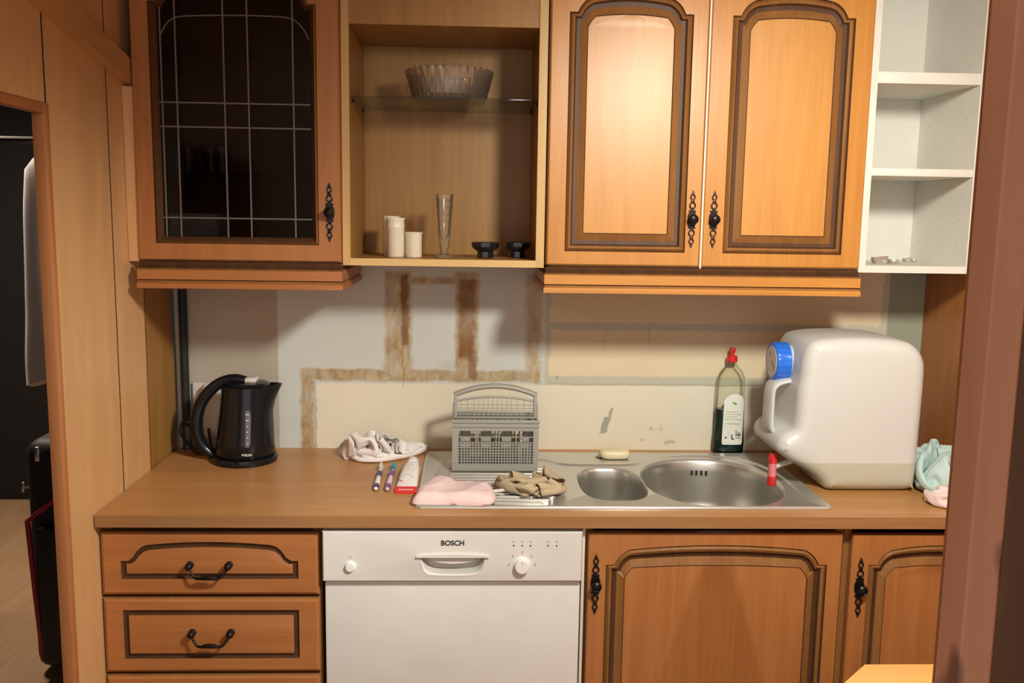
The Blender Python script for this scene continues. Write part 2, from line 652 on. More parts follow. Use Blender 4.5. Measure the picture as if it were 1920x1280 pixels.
def smooth_loop(pts, n, closed=True):
    """Catmull-Rom resample of 2D points"""
    out = []
    N = len(pts)
    segs = N if closed else N - 1
    per = max(2, n // segs)
    for i in range(segs):
        p0, p1, p2, p3 = (pts[(i + k - 1) % N] if closed else pts[min(max(i + k - 1, 0), N - 1)] for k in range(4))
        for s in range(per):
            t = s / per
            q = []
            for a in range(len(p1)):
                q.append(.5 * (2 * p1[a] + (p2[a] - p0[a]) * t + (2 * p0[a] - 5 * p1[a] + 4 * p2[a] - p3[a]) * t * t +
                               (3 * p1[a] - p0[a] - 3 * p2[a] + p3[a]) * t ** 3))
            out.append(tuple(q))
    if not closed:
        out.append(tuple(pts[-1]))
    return out


def round_rect(x0, x1, y0, y1, r, n=6):
    out = []
    for (cx, cy, a0) in ((x1 - r, y1 - r, 0), (x0 + r, y1 - r, 90), (x0 + r, y0 + r, 180), (x1 - r, y0 + r, 270)):
        for k in range(n + 1):
            a = math.radians(a0 + 90 * k / n)
            out.append((cx + r * math.cos(a), cy + r * math.sin(a)))
    return out


def superellipse(cx, cy, a, b, p, n=48):
    out = []
    for k in range(n):
        t = 2 * math.pi * k / n
        c, s = math.cos(t), math.sin(t)
        out.append((cx + a * math.copysign(abs(c) ** (2 / p), c), cy + b * math.copysign(abs(s) ** (2 / p), s)))
    return out


# ------------------------------------------------------------------ room shell
mb = MB(); mb.box(-2.4, 2.4, -3.6, 2.4, -.06, 0, M['floor']); struct(mb.build('floor'))
mb = MB(); mb.box(-2.4, 2.4, -3.6, 2.4, 2.46, 2.54, M['ceiling']); struct(mb.build('ceiling'))
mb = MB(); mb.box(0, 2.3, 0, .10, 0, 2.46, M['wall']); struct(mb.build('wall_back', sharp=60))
# left wall: panelling boards with a low doorway towards the camera side
mb = MB()
P = M['panelling']
mb.box(-.03, 0, -.4105, -.236, 0, 2.46, P)
mb.box(-.03, 0, -.7145, -.4195, 0, 2.46, P)
mb.box(-.03, 0, -1.02, -.724, 1.783, 2.46, P)
mb.box(-.03, 0, -1.30, -1.024, 1.783, 2.46, P)
mb.box(-.03, 0, -1.62, -1.304, 1.783, 2.46, P)
mb.box(-.03, 0, -3.6, -1.63, 0, 2.46, P)
mb.box(-.03, -.006, -.226, 0, 0, 2.46, M['carcass'])
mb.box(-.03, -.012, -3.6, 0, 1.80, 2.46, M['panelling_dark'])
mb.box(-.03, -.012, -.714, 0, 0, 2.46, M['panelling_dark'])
mb.box(-.03, .001, -.236, -.226, 0, 2.46, M['glaze'])
mb.box(-.02, -.0012, -.4195, -.4105, 0, 2.46, M['panelling_dark'])
mb.box(-.02, -.0012, -.724, -.7145, 1.783, 2.46, M['panelling_dark'])
mb.box(-.02, -.0012, -1.024, -1.02, 1.783, 2.46, M['panelling_dark'])
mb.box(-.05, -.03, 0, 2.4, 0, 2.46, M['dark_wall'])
struct(mb.build('wall_left'))
# door lining
mb = MB()
mb.box(-.022, .003, -.736, -.714, 0, 1.782, M['jamb'], .002)
struct(mb.build('trim_1'))
mb = MB()
mb.box(-.022, .003, -1.63, -.736, 1.762, 1.782, M['jamb'], .002)
struct(mb.build('trim_2'))
# sloping beam on the left wall
mb = MB()
prof = [(-.275, 1.866), (-1.62, 2.13), (-1.62, 2.19), (-.275, 1.922)]
mb.loft([[(0, y, z) for y, z in prof], [(.024, y, z) for y, z in prof]], M['beam'], True, True)
struct(mb.build('trim_3'))
# filler between left wall and glass cabinet
mb = MB(); mb.box(.001, .0255, -.325, -.30, 1.452, 1.868, M['panelling']); struct(mb.build('trim_4'))
# right end panel of the niche and the rest of the right wall
mb = MB(); mb.box(2.152, 2.20, -3.6, 0, 0, 2.46, M['brown_z']); struct(mb.build('wall_right'))
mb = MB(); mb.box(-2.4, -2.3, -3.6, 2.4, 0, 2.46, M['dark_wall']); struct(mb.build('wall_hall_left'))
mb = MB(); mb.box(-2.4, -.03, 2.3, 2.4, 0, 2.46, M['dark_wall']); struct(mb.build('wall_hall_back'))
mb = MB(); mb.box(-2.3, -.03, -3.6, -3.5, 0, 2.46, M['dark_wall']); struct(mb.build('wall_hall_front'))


# ------------------------------------------------------------------ cabinet parts
def cathedral(x0, x1, z0, zs, d, flat=False):
    """outline of the arched moulding, inset by d (0 .. .046); zs = height of the shoulder"""
    f = d / .046
    xl, xr, zb = x0 + d, x1 - d, z0 + d
    zt = zs + .048 - .052 * f
    w = .019 * (1 - f) + .0006
    sz = zs - .034 * f
    ex = .056 + .007 * f
    ez = zs + .037 - .047 * f
    pts = [(xl, zb), (xr, zb), (xr, sz), (xr - w, sz)]
    a, b = (xr - w, sz), (x1 - ex, ez)
    c = (a[0] + (b[0] - a[0]) * .28, a[1] + (b[1] - a[1]) * (.72 if f < .9 else .5))
    for k in range(1, 9):
        t = k / 8
        pts.append(((1 - t) ** 2 * a[0] + 2 * t * (1 - t) * c[0] + t * t * b[0],
                    (1 - t) ** 2 * a[1] + 2 * t * (1 - t) * c[1] + t * t * b[1]))
    xm = (x0 + x1) / 2
    hw = x1 - ex - xm
    for k in range(1, 16):
        t = 1 - k / 8
        pts.append((xm + hw * t, ez + (zt - ez) * (1 - t * t)))
    for q in [p for p in pts[3:12]][::-1]:
        pts.append((2 * xm - q[0], q[1]))
    pts.append((xl, sz))
    return pts


RINGS = [(0, 0), (.0025, .0045), (.008, -.0015), (.014, .002), (.018, .009), (.027, .0105), (.0435, .003), (.046, .0045)]


def panel_door(parent, x0, x1, z0, z1, yf, ox0, ox1, oz0, ozs, wf, wp, glaze, gdark, depth=.02, opening=None):
    """arched raised-panel door as one mesh; opening = inset at which the panel is left out"""
    mb = MB()
    e = .003
    rings = RINGS if not opening else [(0, 0), (.002, .004), (.006, -.001), (.010, .004), (.016, .012), (.018, .016)]
    bands = [gdark, glaze, glaze, gdark, gdark, glaze, gdark] if not opening else [gdark, glaze, gdark, gdark, gdark]
    loops = [[(x, yf + dy, z) for x, z in cathedral(ox0, ox1, oz0, ozs, d)] for d, dy in rings]
    rows = mb.loft(loops, bands)
    rect = lambda i, y: [(x0 + i, y, z0 + i), (x1 - i, y, z0 + i), (x1 - i, y, z1 - i), (x0 + i, y, z1 - i)]
    outer = mb.loft([rect(e, yf), rect(0, yf + e), rect(0, yf + depth)], [wf, wf])
    mb.fill([outer[0], rows[0]], wf)
    if opening:
        back = mb.verts([(x, yf + depth, z) for x, z in cathedral(ox0, ox1, oz0, ozs, rings[-1][0])])
        n = len(back)
        for i in range(n):
            f = mb.bm.faces.new((rows[-1][i], rows[-1][(i + 1) % n], back[(i + 1) % n], back[i]))
            f.material_index = mb.mi(gdark)
        mb.fill([outer[2], back], wf)
    else:
        mb.fill([rows[-1]], wp)
        mb.fill([outer[2]], wf)
    return part(mb, 'door', parent, sharp=28)


def pull_plate(parent, x, z, yf, h=.142, mat=None, kmat=None):
    """wrought drop plate with a round knob"""
    m = mat or M['iron_brown']
    k = kmat or M['iron']
    mb = MB()
    s = h / .142
    y = yf - .0025
    for sg in (1, -1):
        mb.torus((x, y, z + sg * .0335 * s), .0066 * s, .0018 * s, m, sz=1.15)
        mb.box(x - .0042 * s, x + .0042 * s, y - .002, yf, z + sg * .045 * s - .0045 * s, z + sg * .045 * s + .0045 * s, m, .001)
        mb.torus((x, y, z + sg * .0545 * s), .0052 * s, .0016 * s, m, sz=1.1)
        a = [(x - .0040 * s, z + sg * .0610 * s), (x, z + sg * .0715 * s), (x + .0040 * s, z + sg * .0610 * s), (x, z + sg * .0585 * s)]
        if sg < 0:
            a = a[::-1]
        mb.loft([[(p[0], y - .0015, p[1]) for p in a], [(p[0], yf, p[1]) for p in a]], m, True, True)
    out = [(0, .029), (.004, .027), (.004, .022), (.010, .022), (.008, .016), (.0115, .008), (.0115, -.008), (.008, -.016),
           (.010, -.022), (.004, -.022), (.004, -.027), (0, -.029)]
    lp = out + [(-p[0], p[1]) for p in out[::-1][1:-1]]
    mb.loft([[(x + p[0] * s * .9, y - .0015, z + p[1] * s) for p in lp], [(x + p[0] * s, yf, z + p[1] * s) for p in lp]], k, True, True)
    mb.lathe([(.0065, 0), (.005, -.004), (.005, -.010), (.0105, -.014), (.0125, -.019), (.0115, -.024), (.0085, -.0265),
              (.0075, -.0255), (.004, -.0265), (.0025, -.029), (0, -.0295)], (x, yf, z), k, 'y', 24)
    return part(mb, 'handle', parent)


def cornice(mb, xl, xr, wood_m, glaze_m, left=None, right=None):
    dark_m = M['glaze_dark']
    """stepped moulding under a wall cabinet, mitred back to the wall at one end"""
    prof = [(0, 1.4535), (.010, 1.4525), (.016, 1.448), (.014, 1.442), (.024, 1.4375), (.031, 1.434), (.031, 1.411),
            (.026, 1.408), (.026, 1.4045), (.034, 1.402), (.036, 1.398), (.036, 1.390), (.030, 1.388), (-.01, 1.388)]
    bands = [dark_m, dark_m, dark_m, dark_m, glaze_m, wood_m, dark_m, glaze_m, wood_m, wood_m, wood_m, wood_m, wood_m]
    rows = []
    yf = -.330
    for o, z in prof:
        r = []
        if left is not None:
            r += [(left - o * .35, -.002, z), (left - o * .35, yf - o, z)]
        else:
            r += [(xl, yf - o, z)]
        if right is not None:
            r += [(right + o * .35, yf - o, z), (right + o * .35, -.002, z)]
        else:
            r += [(xr, yf - o, z)]
        rows.append(r)
    mb.loft(rows, bands, closed=False)
    # back and top closing
    mb.loft([rows[-1], [(p[0], max(p[1], yf + .02) if abs(p[1] + .002) > .001 else p[1], 1.4535) for p in rows[-1]]], wood_m, closed=False)
    if left is None:
        mb.bm.faces.new(mb.verts([r[0] for r in rows])).material_index = mb.mi(wood_m)
    if right is None:
        mb.bm.faces.new(mb.verts([r[-1] for r in rows])).material_index = mb.mi(wood_m)


def carcass(mb, x0, x1, y0, z0, z1, m, t=.018, back=True, top=True, edge=None):
    mb.box(x0, x0 + t, y0, -.002, z0, z1, m)
    mb.box(x1 - t, x1, y0, -.002, z0, z1, m)
    mb.box(x0 + t, x1 - t, y0, -.002, z0, z0 + t, m)
    if top:
        mb.box(x0 + t, x1 - t, y0, -.002, z1 - t, z1, m)
    if back:
        mb.box(x0 + t, x1 - t, -.010, -.002, z0 + t, z1 - t, m)


UT = 2.26
YC = -.310      # front of the wall-cabinet carcasses
YD = -.332      # front of their doors

# ---- glass-door wall cabinet, left
cab = thing('glass_door_cabinet', (.272, -.16, 1.454), 'brown wall cabinet with a leaded dark glass door, at the left wall', 'cabinet', None)
mb = MB(); carcass(mb, .027, .517, YC, 1.454, UT, M['brown_z']); part(mb, 'body', cab)
mb = MB(); cornice(mb, .032, .52, M['brown'], M['glaze'], right=.513); part(mb, 'cornice', cab, sharp=25)
mb = MB(); mb.box(.046, .498, -.27, -.012, 1.664, 1.669, M['shelf_glass']); part(mb, 'glass_shelf', cab)
dr = panel_door(cab, .027, .516, 1.456, UT, YD, .070, .464, 1.497, 2.064, M['brown_z'], None, M['glaze'], M['glaze_dark'], opening=True)
mb = MB()
ol = cathedral(.070, .464, 1.497, 2.064, .016)
ol2 = [(p[0], p[1]) for p in ol]
mb.loft([[(x, YD + .013, z) for x, z in ol2], [(x, YD + .017, z) for x, z in ol2]], M['pane_glass'], True, True)
part(mb, 'pane', dr, 'dark tinted glass pane')
mb = MB()
yl = YD + .0115
for x in (.094, .129, .242, .299, .406):
    mb.box(x - .0019, x + .0019, yl - .0015, yl + .0013, 1.513, 2.082, M['lead'], .0006, 1)
for z in (1.833, 1.776, 1.559):
    mb.box(.087, .447, yl - .0017, yl + .0013, z - .0019, z + .0019, M['lead'], .0006, 1)
arc = smooth_loop([(.094, 1.985), (.108, 2.012), (.135, 2.030), (.20, 2.035), (.267, 2.037), (.335, 2.037), (.40, 2.033), (.428, 2.014), (.445, 1.985)], 32, False)
mb.tube([(x, yl, z) for x, z in arc], .0018, M['lead'], 6)
part(mb, 'lead_lines', dr, 'grey lead lines')
pull_plate(dr, .491, 1.577, YD, .142, M['iron'])

# ---- open wall cabinet, middle
cab = thing('open_cabinet', (.768, -.16, 1.448), 'open wall cabinet without a door, with one glass shelf, between glass door and double doors', 'cabinet')
mb = MB()
x0, x1 = .519, 1.019
mb.box(x0, x0 + .019, YC, -.002, 1.448, UT, M['carcass'])
mb.box(x1 - .021, x1, YC, -.002, 1.448, UT, M['carcass'])
mb.box(x0 + .019, x1 - .021, YC, -.002, 1.448, 1.4655, M['carcass'])
mb.box(x0 + .019, x1 - .021, YC + .002, -.002, 2.027, 2.045, M['carcass'])
mb.box(x0 + .019, x1 - .021, -.010, -.002, 1.4655, UT, M['carcass'])
mb.box(x0 + .019, x1 - .021, YC + .002, YC + .018, 2.045, UT, M['carcass'])
mb.box(x0, x0 + .019, YC - .0025, YC, 1.448, UT, M['edge_z'])
mb.box(x1 - .021, x1, YC - .0025, YC, 1.448, UT, M['edge_z'])
mb.box(x0 + .019, x1 - .021, YC - .0025, YC, 1.448, 1.4655, M['edge'])
part(mb, 'body', cab)
mb = MB(); mb.box(x0 + .0195, x1 - .0215, -.295, -.011, 1.855, 1.861, M['shelf_glass'], .001)
part(mb, 'glass_shelf', cab)
for xx in (x0 + .0195, x1 - .0295):
    for yy in (-.26, -.06):
        mb = MB(); mb.box(xx, xx + .008, yy - .006, yy + .006, 1.848, 1.855, M['black_plastic'], .001); part(mb, 'shelf_support', cab)

# ---- double-door wall cabinet
cab = thing('double_door_cabinet', (1.419, -.16, 1.454), 'honey oak wall cabinet with two arched panel doors above the sink', 'cabinet')
mb = MB(); carcass(mb, 1.022, 1.812, YC, 1.456, UT, M['oak']); part(mb, 'body', cab)
mb = MB(); cornice(mb, 1.024, 1.806, M['oak_x'], M['glaze'], left=1.028); part(mb, 'cornice', cab, sharp=25)
for (a, b, hx) in ((1.024, 1.4055, 1.383), (1.4115, 1.812, 1.437)):
    o0, o1 = (1.070, 1.391) if a < 1.2 else (1.463, 1.764)
    o1 = min(o1, b - .02)
    if a < 1.2:
        o0, o1 = 1.068, 1.368
    dr = panel_door(cab, a, b, 1.457, UT, YD, o0, o1, 1.491, 2.062, M['oak'], M['oak_panel'], M['glaze'], M['glaze_dark'])
    pull_plate(dr, hx, 1.574, YD)
mb = MB(); mb.box(1.4060, 1.4100, YD - .003, YD + .018, 1.452, UT, M['white_board']); part(mb, 'door_strip', cab, 'pale strip between the doors')

# ---- white shelf unit
cab = thing('white_shelf_unit', (1.965, -.16, 1.448), 'tall white open shelf unit on the wall at the right', 'shelf')
mb = MB()
W = M['white_board']
carcass(mb, 1.8165, 2.112, -.316, 1.447, UT, W)
part(mb, 'body', cab)
for z0, z1 in ((1.689, 1.708), (1.914, 1.942)):
    mb = MB(); mb.box(1.835, 2.0938, -.314, -.011, z0, z1, W, .001); part(mb, 'shelf', cab)
for k in range(11):
    z = 1.52 + k * .064
    if any(a - .012 < z < b + .012 for a, b in ((1.689, 1.708), (1.914, 1.942))):
        continue
    for yy in (-.262, -.062):
        mb = MB()
        mb.lathe([(.0022, -.0003), (.0022, .0004)], (2.0940, yy, z), M['print_grey'], 'x', 10)
        part(mb, 'peg_hole', cab)

# ---- worktop with a cut-out for the bowls
wt = MB()
hole = round_rect(.730, 1.680, -.5385, -.066, .02)
outer = [(.003, -.6), (2.151, -.6), (2.151, -.0015), (.003, -.0015)]
top = wt.verts([(x, y, .9) for x, y in outer]); th = wt.verts([(x, y, .9) for x, y in hole])
bot = wt.verts([(x, y, .872) for x, y in outer]); bh = wt.verts([(x, y, .872) for x, y in hole])
wt.fill([top, th], M['worktop']); wt.fill([bot, bh], M['worktop_edge'])
for a, b in ((top, bot), (th, bh)):
    for i in range(len(a)):
        j = (i + 1) % len(a)
        f = wt.bm.faces.new((a[i], a[j], b[j], b[i])); f.material_index = wt.mi(M['worktop_edge'])
tag(wt.build('worktop', base=(1.07, -.3, .872)), 'long wood laminate worktop with the steel sink let in', 'worktop')


# ---- base units
def drawer_front(parent, x0, x1, z0, z1, yf, arched):
    mb = MB()
    wf, gd, gl = M['brown'], M['glaze_dark'], M['glaze']
    rings = [(0, 0), (.003, .006), (.010, .0065), (.0125, .0005), (.0145, 0)]
    ox0, ox1 = x0 + .046, x1 - .048
    if arched:
        def outl(d):
            f = d / .0145
            zb, zs, ze, zt = z0 + .040 + d, z0 + .083 - d * .6, z0 + .121 - d, z0 + .128 - d
            xl, xr, w = ox0 + d, ox1 - d, .016 - d * .5
            pts = [(xl, zb), (xr, zb), (xr, zs), (xr - w, zs)]
            a, b = (xr - w, zs), (ox1 - .062 - d * .2, ze)
            q = [(.25, .22), (.45, .60), (.7, .88), (1, 1)]
            for u, v in q:
                pts.append((a[0] + (b[0] - a[0]) * u, a[1] + (b[1] - a[1]) * v))
            xm = (ox0 + ox1) / 2
            hw = b[0] - xm
            for k in range(1, 10):
                t = 1 - k / 5
                pts.append((xm + hw * t, ze + (zt - ze) * (1 - t * t)))
            for p in pts[3:8][::-1]:
                pts.append((2 * xm - p[0], p[1]))
            pts.append((xl, zs))
            return pts
    else:
        def outl(d):
            h = z1 - z0
            return [(ox0 + d, z0 + .035 + d), (ox1 - d, z0 + .035 + d), (ox1 - d, z1 - .028 - d), (ox0 + d, z1 - .028 - d)]
    rows = mb.loft([[(x, yf + dy, z) for x, z in outl(d)] for d, dy in rings], [gd, gd, gd, wf])
    rect = lambda i, y: [(x0 + i, y, z0 + i), (x1 - i, y, z0 + i), (x1 - i, y, z1 - i), (x0 + i, y, z1 - i)]
    o = mb.loft([rect(.008, yf), rect(.003, yf + .003), rect(0, yf + .006), rect(0, yf + .02)], [wf, gl, gl])
    mb.fill([o[0], rows[0]], wf)
    mb.fill([rows[-1]], wf)
    mb.fill([o[-1]], wf)
    d = part(mb, 'drawer', parent, sharp=28)
    # bail handle
    xm = (x0 + x1) / 2 - .001
    zh = z0 + (.074 if arched else .099)
    mb = MB()
    I = M['iron']
    for s in (-1, 1):
        mb.lathe([(.0085, 0), (.0085, -.003), (.005, -.005), (.005, -.010)], (xm + s * .044, yf, zh), I, 'y', 18)
        mb.ball((xm + s * .044, yf - .014, zh), .0088, I)
    pts = [(xm - .044, yf - .015, zh), (xm - .038, yf - .018, zh - .011), (xm - .031, yf - .020, zh - .022), (xm - .027, yf - .021, zh - .0245),
           (xm - .018, yf - .022, zh - .025), (xm - .012, yf - .022, zh - .0235), (xm, yf - .022, zh - .023), (xm + .012, yf - .022, zh - .0235), (xm + .018, yf - .022, zh - .025),
           (xm + .027, yf - .021, zh - .0245), (xm + .031, yf - .020, zh - .022), (xm + .038, yf - .018, zh - .011), (xm + .044, yf - .015, zh)]
    mb.tube(pts, [.0032, .0028, .0028, .003, .0034, .0052, .0056, .0052, .0034, .003, .0028, .0028, .0032], I, 10)
    part(mb, 'handle', d)
    return d


def base_body(mb, x0, x1, m):
    mb.box(x0, x0 + .018, -.556, -.002, .10, .871, m)
    mb.box(x1 - .018, x1, -.556, -.002, .10, .871, m)
    mb.box(x0 + .018, x1 - .018, -.556, -.002, .10, .118, m)
    mb.box(x0 + .018, x1 - .018, -.010, -.002, .118, .871, m)
    mb.box(x0, x1, -.50, -.482, 0, .10, M['glaze_dark'])


cab = thing('drawer_cabinet', (.25, -.29, 0), 'russet wooden drawer unit under the left end of the worktop', 'cabinet')
mb = MB(); base_body(mb, .003, .499, M['glaze']); mb.box(.021, .481, -.556, -.54, .853, .871, M['glaze_dark']); part(mb, 'body', cab)
drawer_front(cab, .003, .497, .703, .853, -.580, True)
drawer_front(cab, .003, .497, .515, .696, -.580, False)
drawer_front(cab, .003, .497, .315, .508, -.580, False)
drawer_front(cab, .003, .497, .110, .308, -.580, False)

# ---- dishwasher
dw = thing('dishwasher', (.805, -.3, 0), 'white built-in dishwasher below the worktop, between drawer unit and sink cabinet', 'dishwasher')
mb = MB(); mb.box(.508, 1.100, -.555, -.02, .05, .866, M['enamel_shade']); mb.box(.53, 1.08, -.50, -.48, .0, .05, M['black_matt']); part(mb, 'body', dw)
mb = MB(); mb.box(.509, 1.099, -.579, -.5555, .10, .737, M['enamel'], .004); part(mb, 'door_panel', dw)
# control panel with the recessed grip cut out
mb = MB()
x0, x1, z0, z1, yf = .506, 1.101, .742, .862, -.594
E_ = M['enamel']
rect = lambda i, y: [(x0 + i, y, z0 + i), (x1 - i, y, z0 + i), (x1 - i, y, z1 - i), (x0 + i, y, z1 - i)]
o = mb.loft([rect(.003, yf), rect(0, yf + .004), rect(0, -.5556)], E_)
grip = [(.731, .803), (.733, .790), (.740, .771), (.752, .763), (.775, .7605), (.803, .760), (.831, .7605), (.854, .763), (.866, .771), (.873, .790), (.875, .803)]
g2 = [(.735, .802), (.738, .790), (.747, .775), (.758, .768), (.778, .766), (.803, .7655), (.828, .766), (.848, .768), (.859, .775), (.868, .790), (.871, .802)]
g0 = [(.726, .8045), (.728, .787), (.735, .763), (.745, .756), (.77, .7535), (.803, .753), (.836, .7535), (.861, .756), (.871, .763), (.878, .787), (.880, .8045)]
r0 = mb.loft([[(x, yf, z) for x, z in g0], [(x, yf - .0012, z) for x, z in [( (a[0]+b[0])/2, (a[1]+b[1])/2) for a, b in zip(g0, grip)]],
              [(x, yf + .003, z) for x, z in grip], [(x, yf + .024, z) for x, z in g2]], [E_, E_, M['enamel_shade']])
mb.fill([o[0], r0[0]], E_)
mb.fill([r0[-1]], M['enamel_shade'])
mb.fill([o[-1]], E_)
cp = part(mb, 'control_panel', dw, sharp=40)
mb = MB()
lip = [(.720 + .166 * k / 20, .8045 + .0045 * math.sin(math.pi * k / 20) ** .5) for k in range(21)]
lp = lip + [(.886 - .166 * k / 20, .8015) for k in range(21)]
mb.loft([[(x, yf - .006, z) for x, z in lp], [(x, yf + .002, z) for x, z in lp]], E_, True, True)
part(mb, 'grip_ledge', cp)
mb = MB()
lv = [(.753, .8005), (.853, .8005), (.853, .789)] + [(.853 - .1 * k / 12, .789 - .006 * math.sin(math.pi * k / 12)) for k in range(1, 12)] + [(.753, .789)]
mb.loft([[(x, yf + .005, z) for x, z in lv], [(x, yf + .022, z) for x, z in lv]], E_, True, True)
part(mb, 'latch_flap', cp)
mb = MB()
mb.lathe([(.0135, 0), (.0135, -.001), (.0112, -.002), (.0110, -.007), (.0095, -.0085), (0, -.0088)], (.570, yf, .779), M['white_plastic'], 'y', 28)
part(mb, 'power_button', cp)
mb = MB()
mb.lathe([(.0205, 0), (.0205, -.0015), (.019, -.002), (.0175, -.003), (.0168, -.013), (.0150, -.015), (0, -.0152)], (.962, yf, .782), M['white_plastic'], 'y', 36)
mb.box(.9615, .9627, yf - .0156, yf - .0148, .787, .796, M['print_grey'])
part(mb, 'dial', cp)
for x in (.942, .9615, .981, 1.021, 1.041):
    mb = MB(); mb.lathe([(.0019, .0005), (.0019, -.0006)], (x, yf, .8285), M['print_black'], 'y', 12); part(mb, 'indicator_light', cp)
G = M['print_grey']
yp = (yf - .0004, yf + .0005)
def symbol(boxes):
    mb = MB()
    for x0_, x1_, z0_, z1_ in boxes:
        mb.box(x0_, x1_, *yp, z0_, z1_, G)
    part(mb, 'printed_symbol', cp)
for x in (.942, .9615, .981, 1.021, 1.041):
    symbol([(x - .0035, x + .0035, .8365, .8375), (x - .0012, x + .0012, .8375, .841)])
for a in (-88, -45, 0, 45, 88):
    cx, cz = .962 + .030 * math.sin(math.radians(a)), .782 + .030 * math.cos(math.radians(a))
    symbol([(cx - .0026, cx + .0026, cz - .0032, cz - .0022), (cx - .0026, cx + .0026, cz + .0022, cz + .0032), (cx - .0014, cx + .0014, cz - .0022, cz + .0022)])
mb = MB()
mb.torus((.570, yf - .0001, .8005), .0034, .0005, G, k=5)
mb.box(.5696, .5704, *yp, .7995, .8035, G)
part(mb, 'printed_symbol', cp)
text_mesh('BOSCH', .0165, (.8025, yf - .0003, .8340), M['print_black'], 'lettering', cp, bold=.0005)
mb = MB(); mb.box(1.1025, 1.1085, -.574, -.02, .10, .871, M['pale_plastic']); part(mb, 'side_strip', dw, 'pale metal side strip')

# ---- sink cabinet and right cabinet
cab = thing('sink_cabinet', (1.412, -.29, 0), 'oak base cabinet with one arched door directly under the sink', 'cabinet')
mb = MB(); base_body(mb, 1.110, 1.722, M['glaze'])
part(mb, 'body', cab)
dr = panel_door(cab, 1.116, 1.714, .11, .853, -.580, 1.158, 1.679, .152, .777, M['brown_z'], M['brown_z'], M['glaze'], M['glaze_dark'])
pull_plate(dr, 1.1345, .731, -.580, .146, M['iron'])
cab = thing('corner_cabinet', (1.94, -.29, 0), 'oak base cabinet partly hidden behind the post, right of the sink cabinet', 'cabinet')
mb = MB(); base_body(mb, 1.724, 2.149, M['glaze']); part(mb, 'body', cab)
dr = panel_door(cab, 1.737, 2.145, .11, .850, -.580, 1.778, 2.105, .152, .777, M['brown_z'], M['brown_z'], M['glaze'], M['glaze_dark'])
pull_plate(dr, 1.759, .722, -.580, .146, M['iron'])

# ------------------------------------------------------------------ sink
sk = thing('sink', (1.2, -.3, .9), 'stainless steel sink with drainer and two bowls let into the worktop', 'sink')
mb = MB()
S, SD = M['steel'], M['steel_dark']
ob = (.712, 1.700, -.546, -.052)
def orr(i): return round_rect(ob[0] + i, ob[1] - i, ob[2] + i, ob[3] - i, max(.004, .016 - i * .5), 5)
zt = .9042
rows = mb.loft([[(x, y, z) for x, y in orr(i)] for i, z in ((0, .9005), (.0008, .904), (.003, .9062), (.007, .9062), (.010, zt))], S)
rec = [(.741, -.45), (.743, -.30), (.757, -.20), (.785, -.137), (.835, -.112), (.93, -.106), (1.01, -.110), (1.055, -.132), (1.09, -.163), (1.14, -.172), (1.25, -.170),
       (1.295, -.158), (1.335, -.125), (1.385, -.088), (1.46, -.072), (1.54, -.078), (1.60, -.108), (1.645, -.17), (1.668, -.28), (1.668, -.43), (1.65, -.495), (1.60, -.524), (1.50, -.5335),
       (1.2, -.5345), (.85, -.533), (.775, -.518), (.748, -.49)]
rl = smooth_loop(rec, 108)
def inset_capped(lp, d, sgn):
    n = len(lp)
    lim = []
    for i in range(n):
        a, b, c = Vector(lp[i - 2]), Vector(lp[i]), Vector(lp[(i + 2) % n])
        u, v = b - a, c - b
        cr = (u.x * v.y - u.y * v.x) * -sgn
        ang = math.atan2(cr, u.dot(v))
        rad = (u.length + v.length) / 2 / max(ang, 1e-3) if ang > 1e-3 else 9
        lim.append(min(d, .72 * rad))
    for _ in range(10):
        lim = [min(lim[i], (lim[i - 1] + lim[i] + lim[(i + 1) % n]) / 3) for i in range(n)]
    out = []
    for i in range(n):
        a, b = Vector(lp[i - 2]), Vector(lp[(i + 2) % n])
        t = (b - a).normalized()
        out.append((lp[i][0] + t.y * sgn * lim[i], lp[i][1] - t.x * sgn * lim[i]))
    return out
def inset(lp, d):
    out = []
    n = len(lp)
    for i in range(n):
        a, b = Vector(lp[i - 1]), Vector(lp[(i + 1) % n])
        t = (b - a).normalized()
        out.append((lp[i][0] + t.y * d, lp[i][1] - t.x * d))
    return out
area = sum(rl[i][0] * rl[(i + 1) % len(rl)][1] - rl[(i + 1) % len(rl)][0] * rl[i][1] for i in range(len(rl)))
sg = -1 if area > 0 else 1
zf = .8985
rr = mb.loft([[(x, y, z) for x, y in inset(rl, sg * d)] for d, z in ((0, zt), (.002, zt - .0006), (.006, zf + .0012), (.009, zf))], S)
mb.fill([rows[-1], rr[0]], S)
def bowl(cx, cy, a, b, p, depth, n=56):
    lps = []
    for k, (s, z) in enumerate(((1.0, zf), (.985, zf - .002), (.965, zf - .010), (.945, zf - .035), (.92, zf - depth * .7), (.88, zf - depth * .9), (.78, zf - depth * .98), (.5, zf - depth), (.2, zf - depth - .002))):
        lps.append([(x, y, z) for x, y in superellipse(cx, cy, a * s, b * s, p, n)])
    return lps
b1 = mb.loft(bowl(1.203, -.334, .086, .144, 2.9, .13), [S] * 2 + [SD] * 6, cap1=True)
b2 = mb.loft(bowl(1.466, -.306, .180, .216, 2.35, .165, 72), [S] * 2 + [SD] * 6, cap1=True)
mb.fill([rr[-1], b1[0], b2[0]], S)
part(mb, 'basin', sk, sharp=50)
mb = MB()
for k in range(13):
    y = -.205 - k * .0245
    t = k / 12
    xr = 1.045 + .03 * math.sin(math.pi * min(1, t * 1.15)) - (.03 if k == 12 else 0) - (.01 if k == 11 else 0)
    xl = .775 + .012 * abs(t - .5)
    pts = [(xl + (xr - xl) * s, y, zf + .0005) for s in (0, .01, .03, .5, .97, .99, 1)]
    mb.tube(pts, [.0006, .0026, .0036, .0036, .0036, .0028, .0006], S, 10, flat=(1, .8), up=(0, 0, 1))
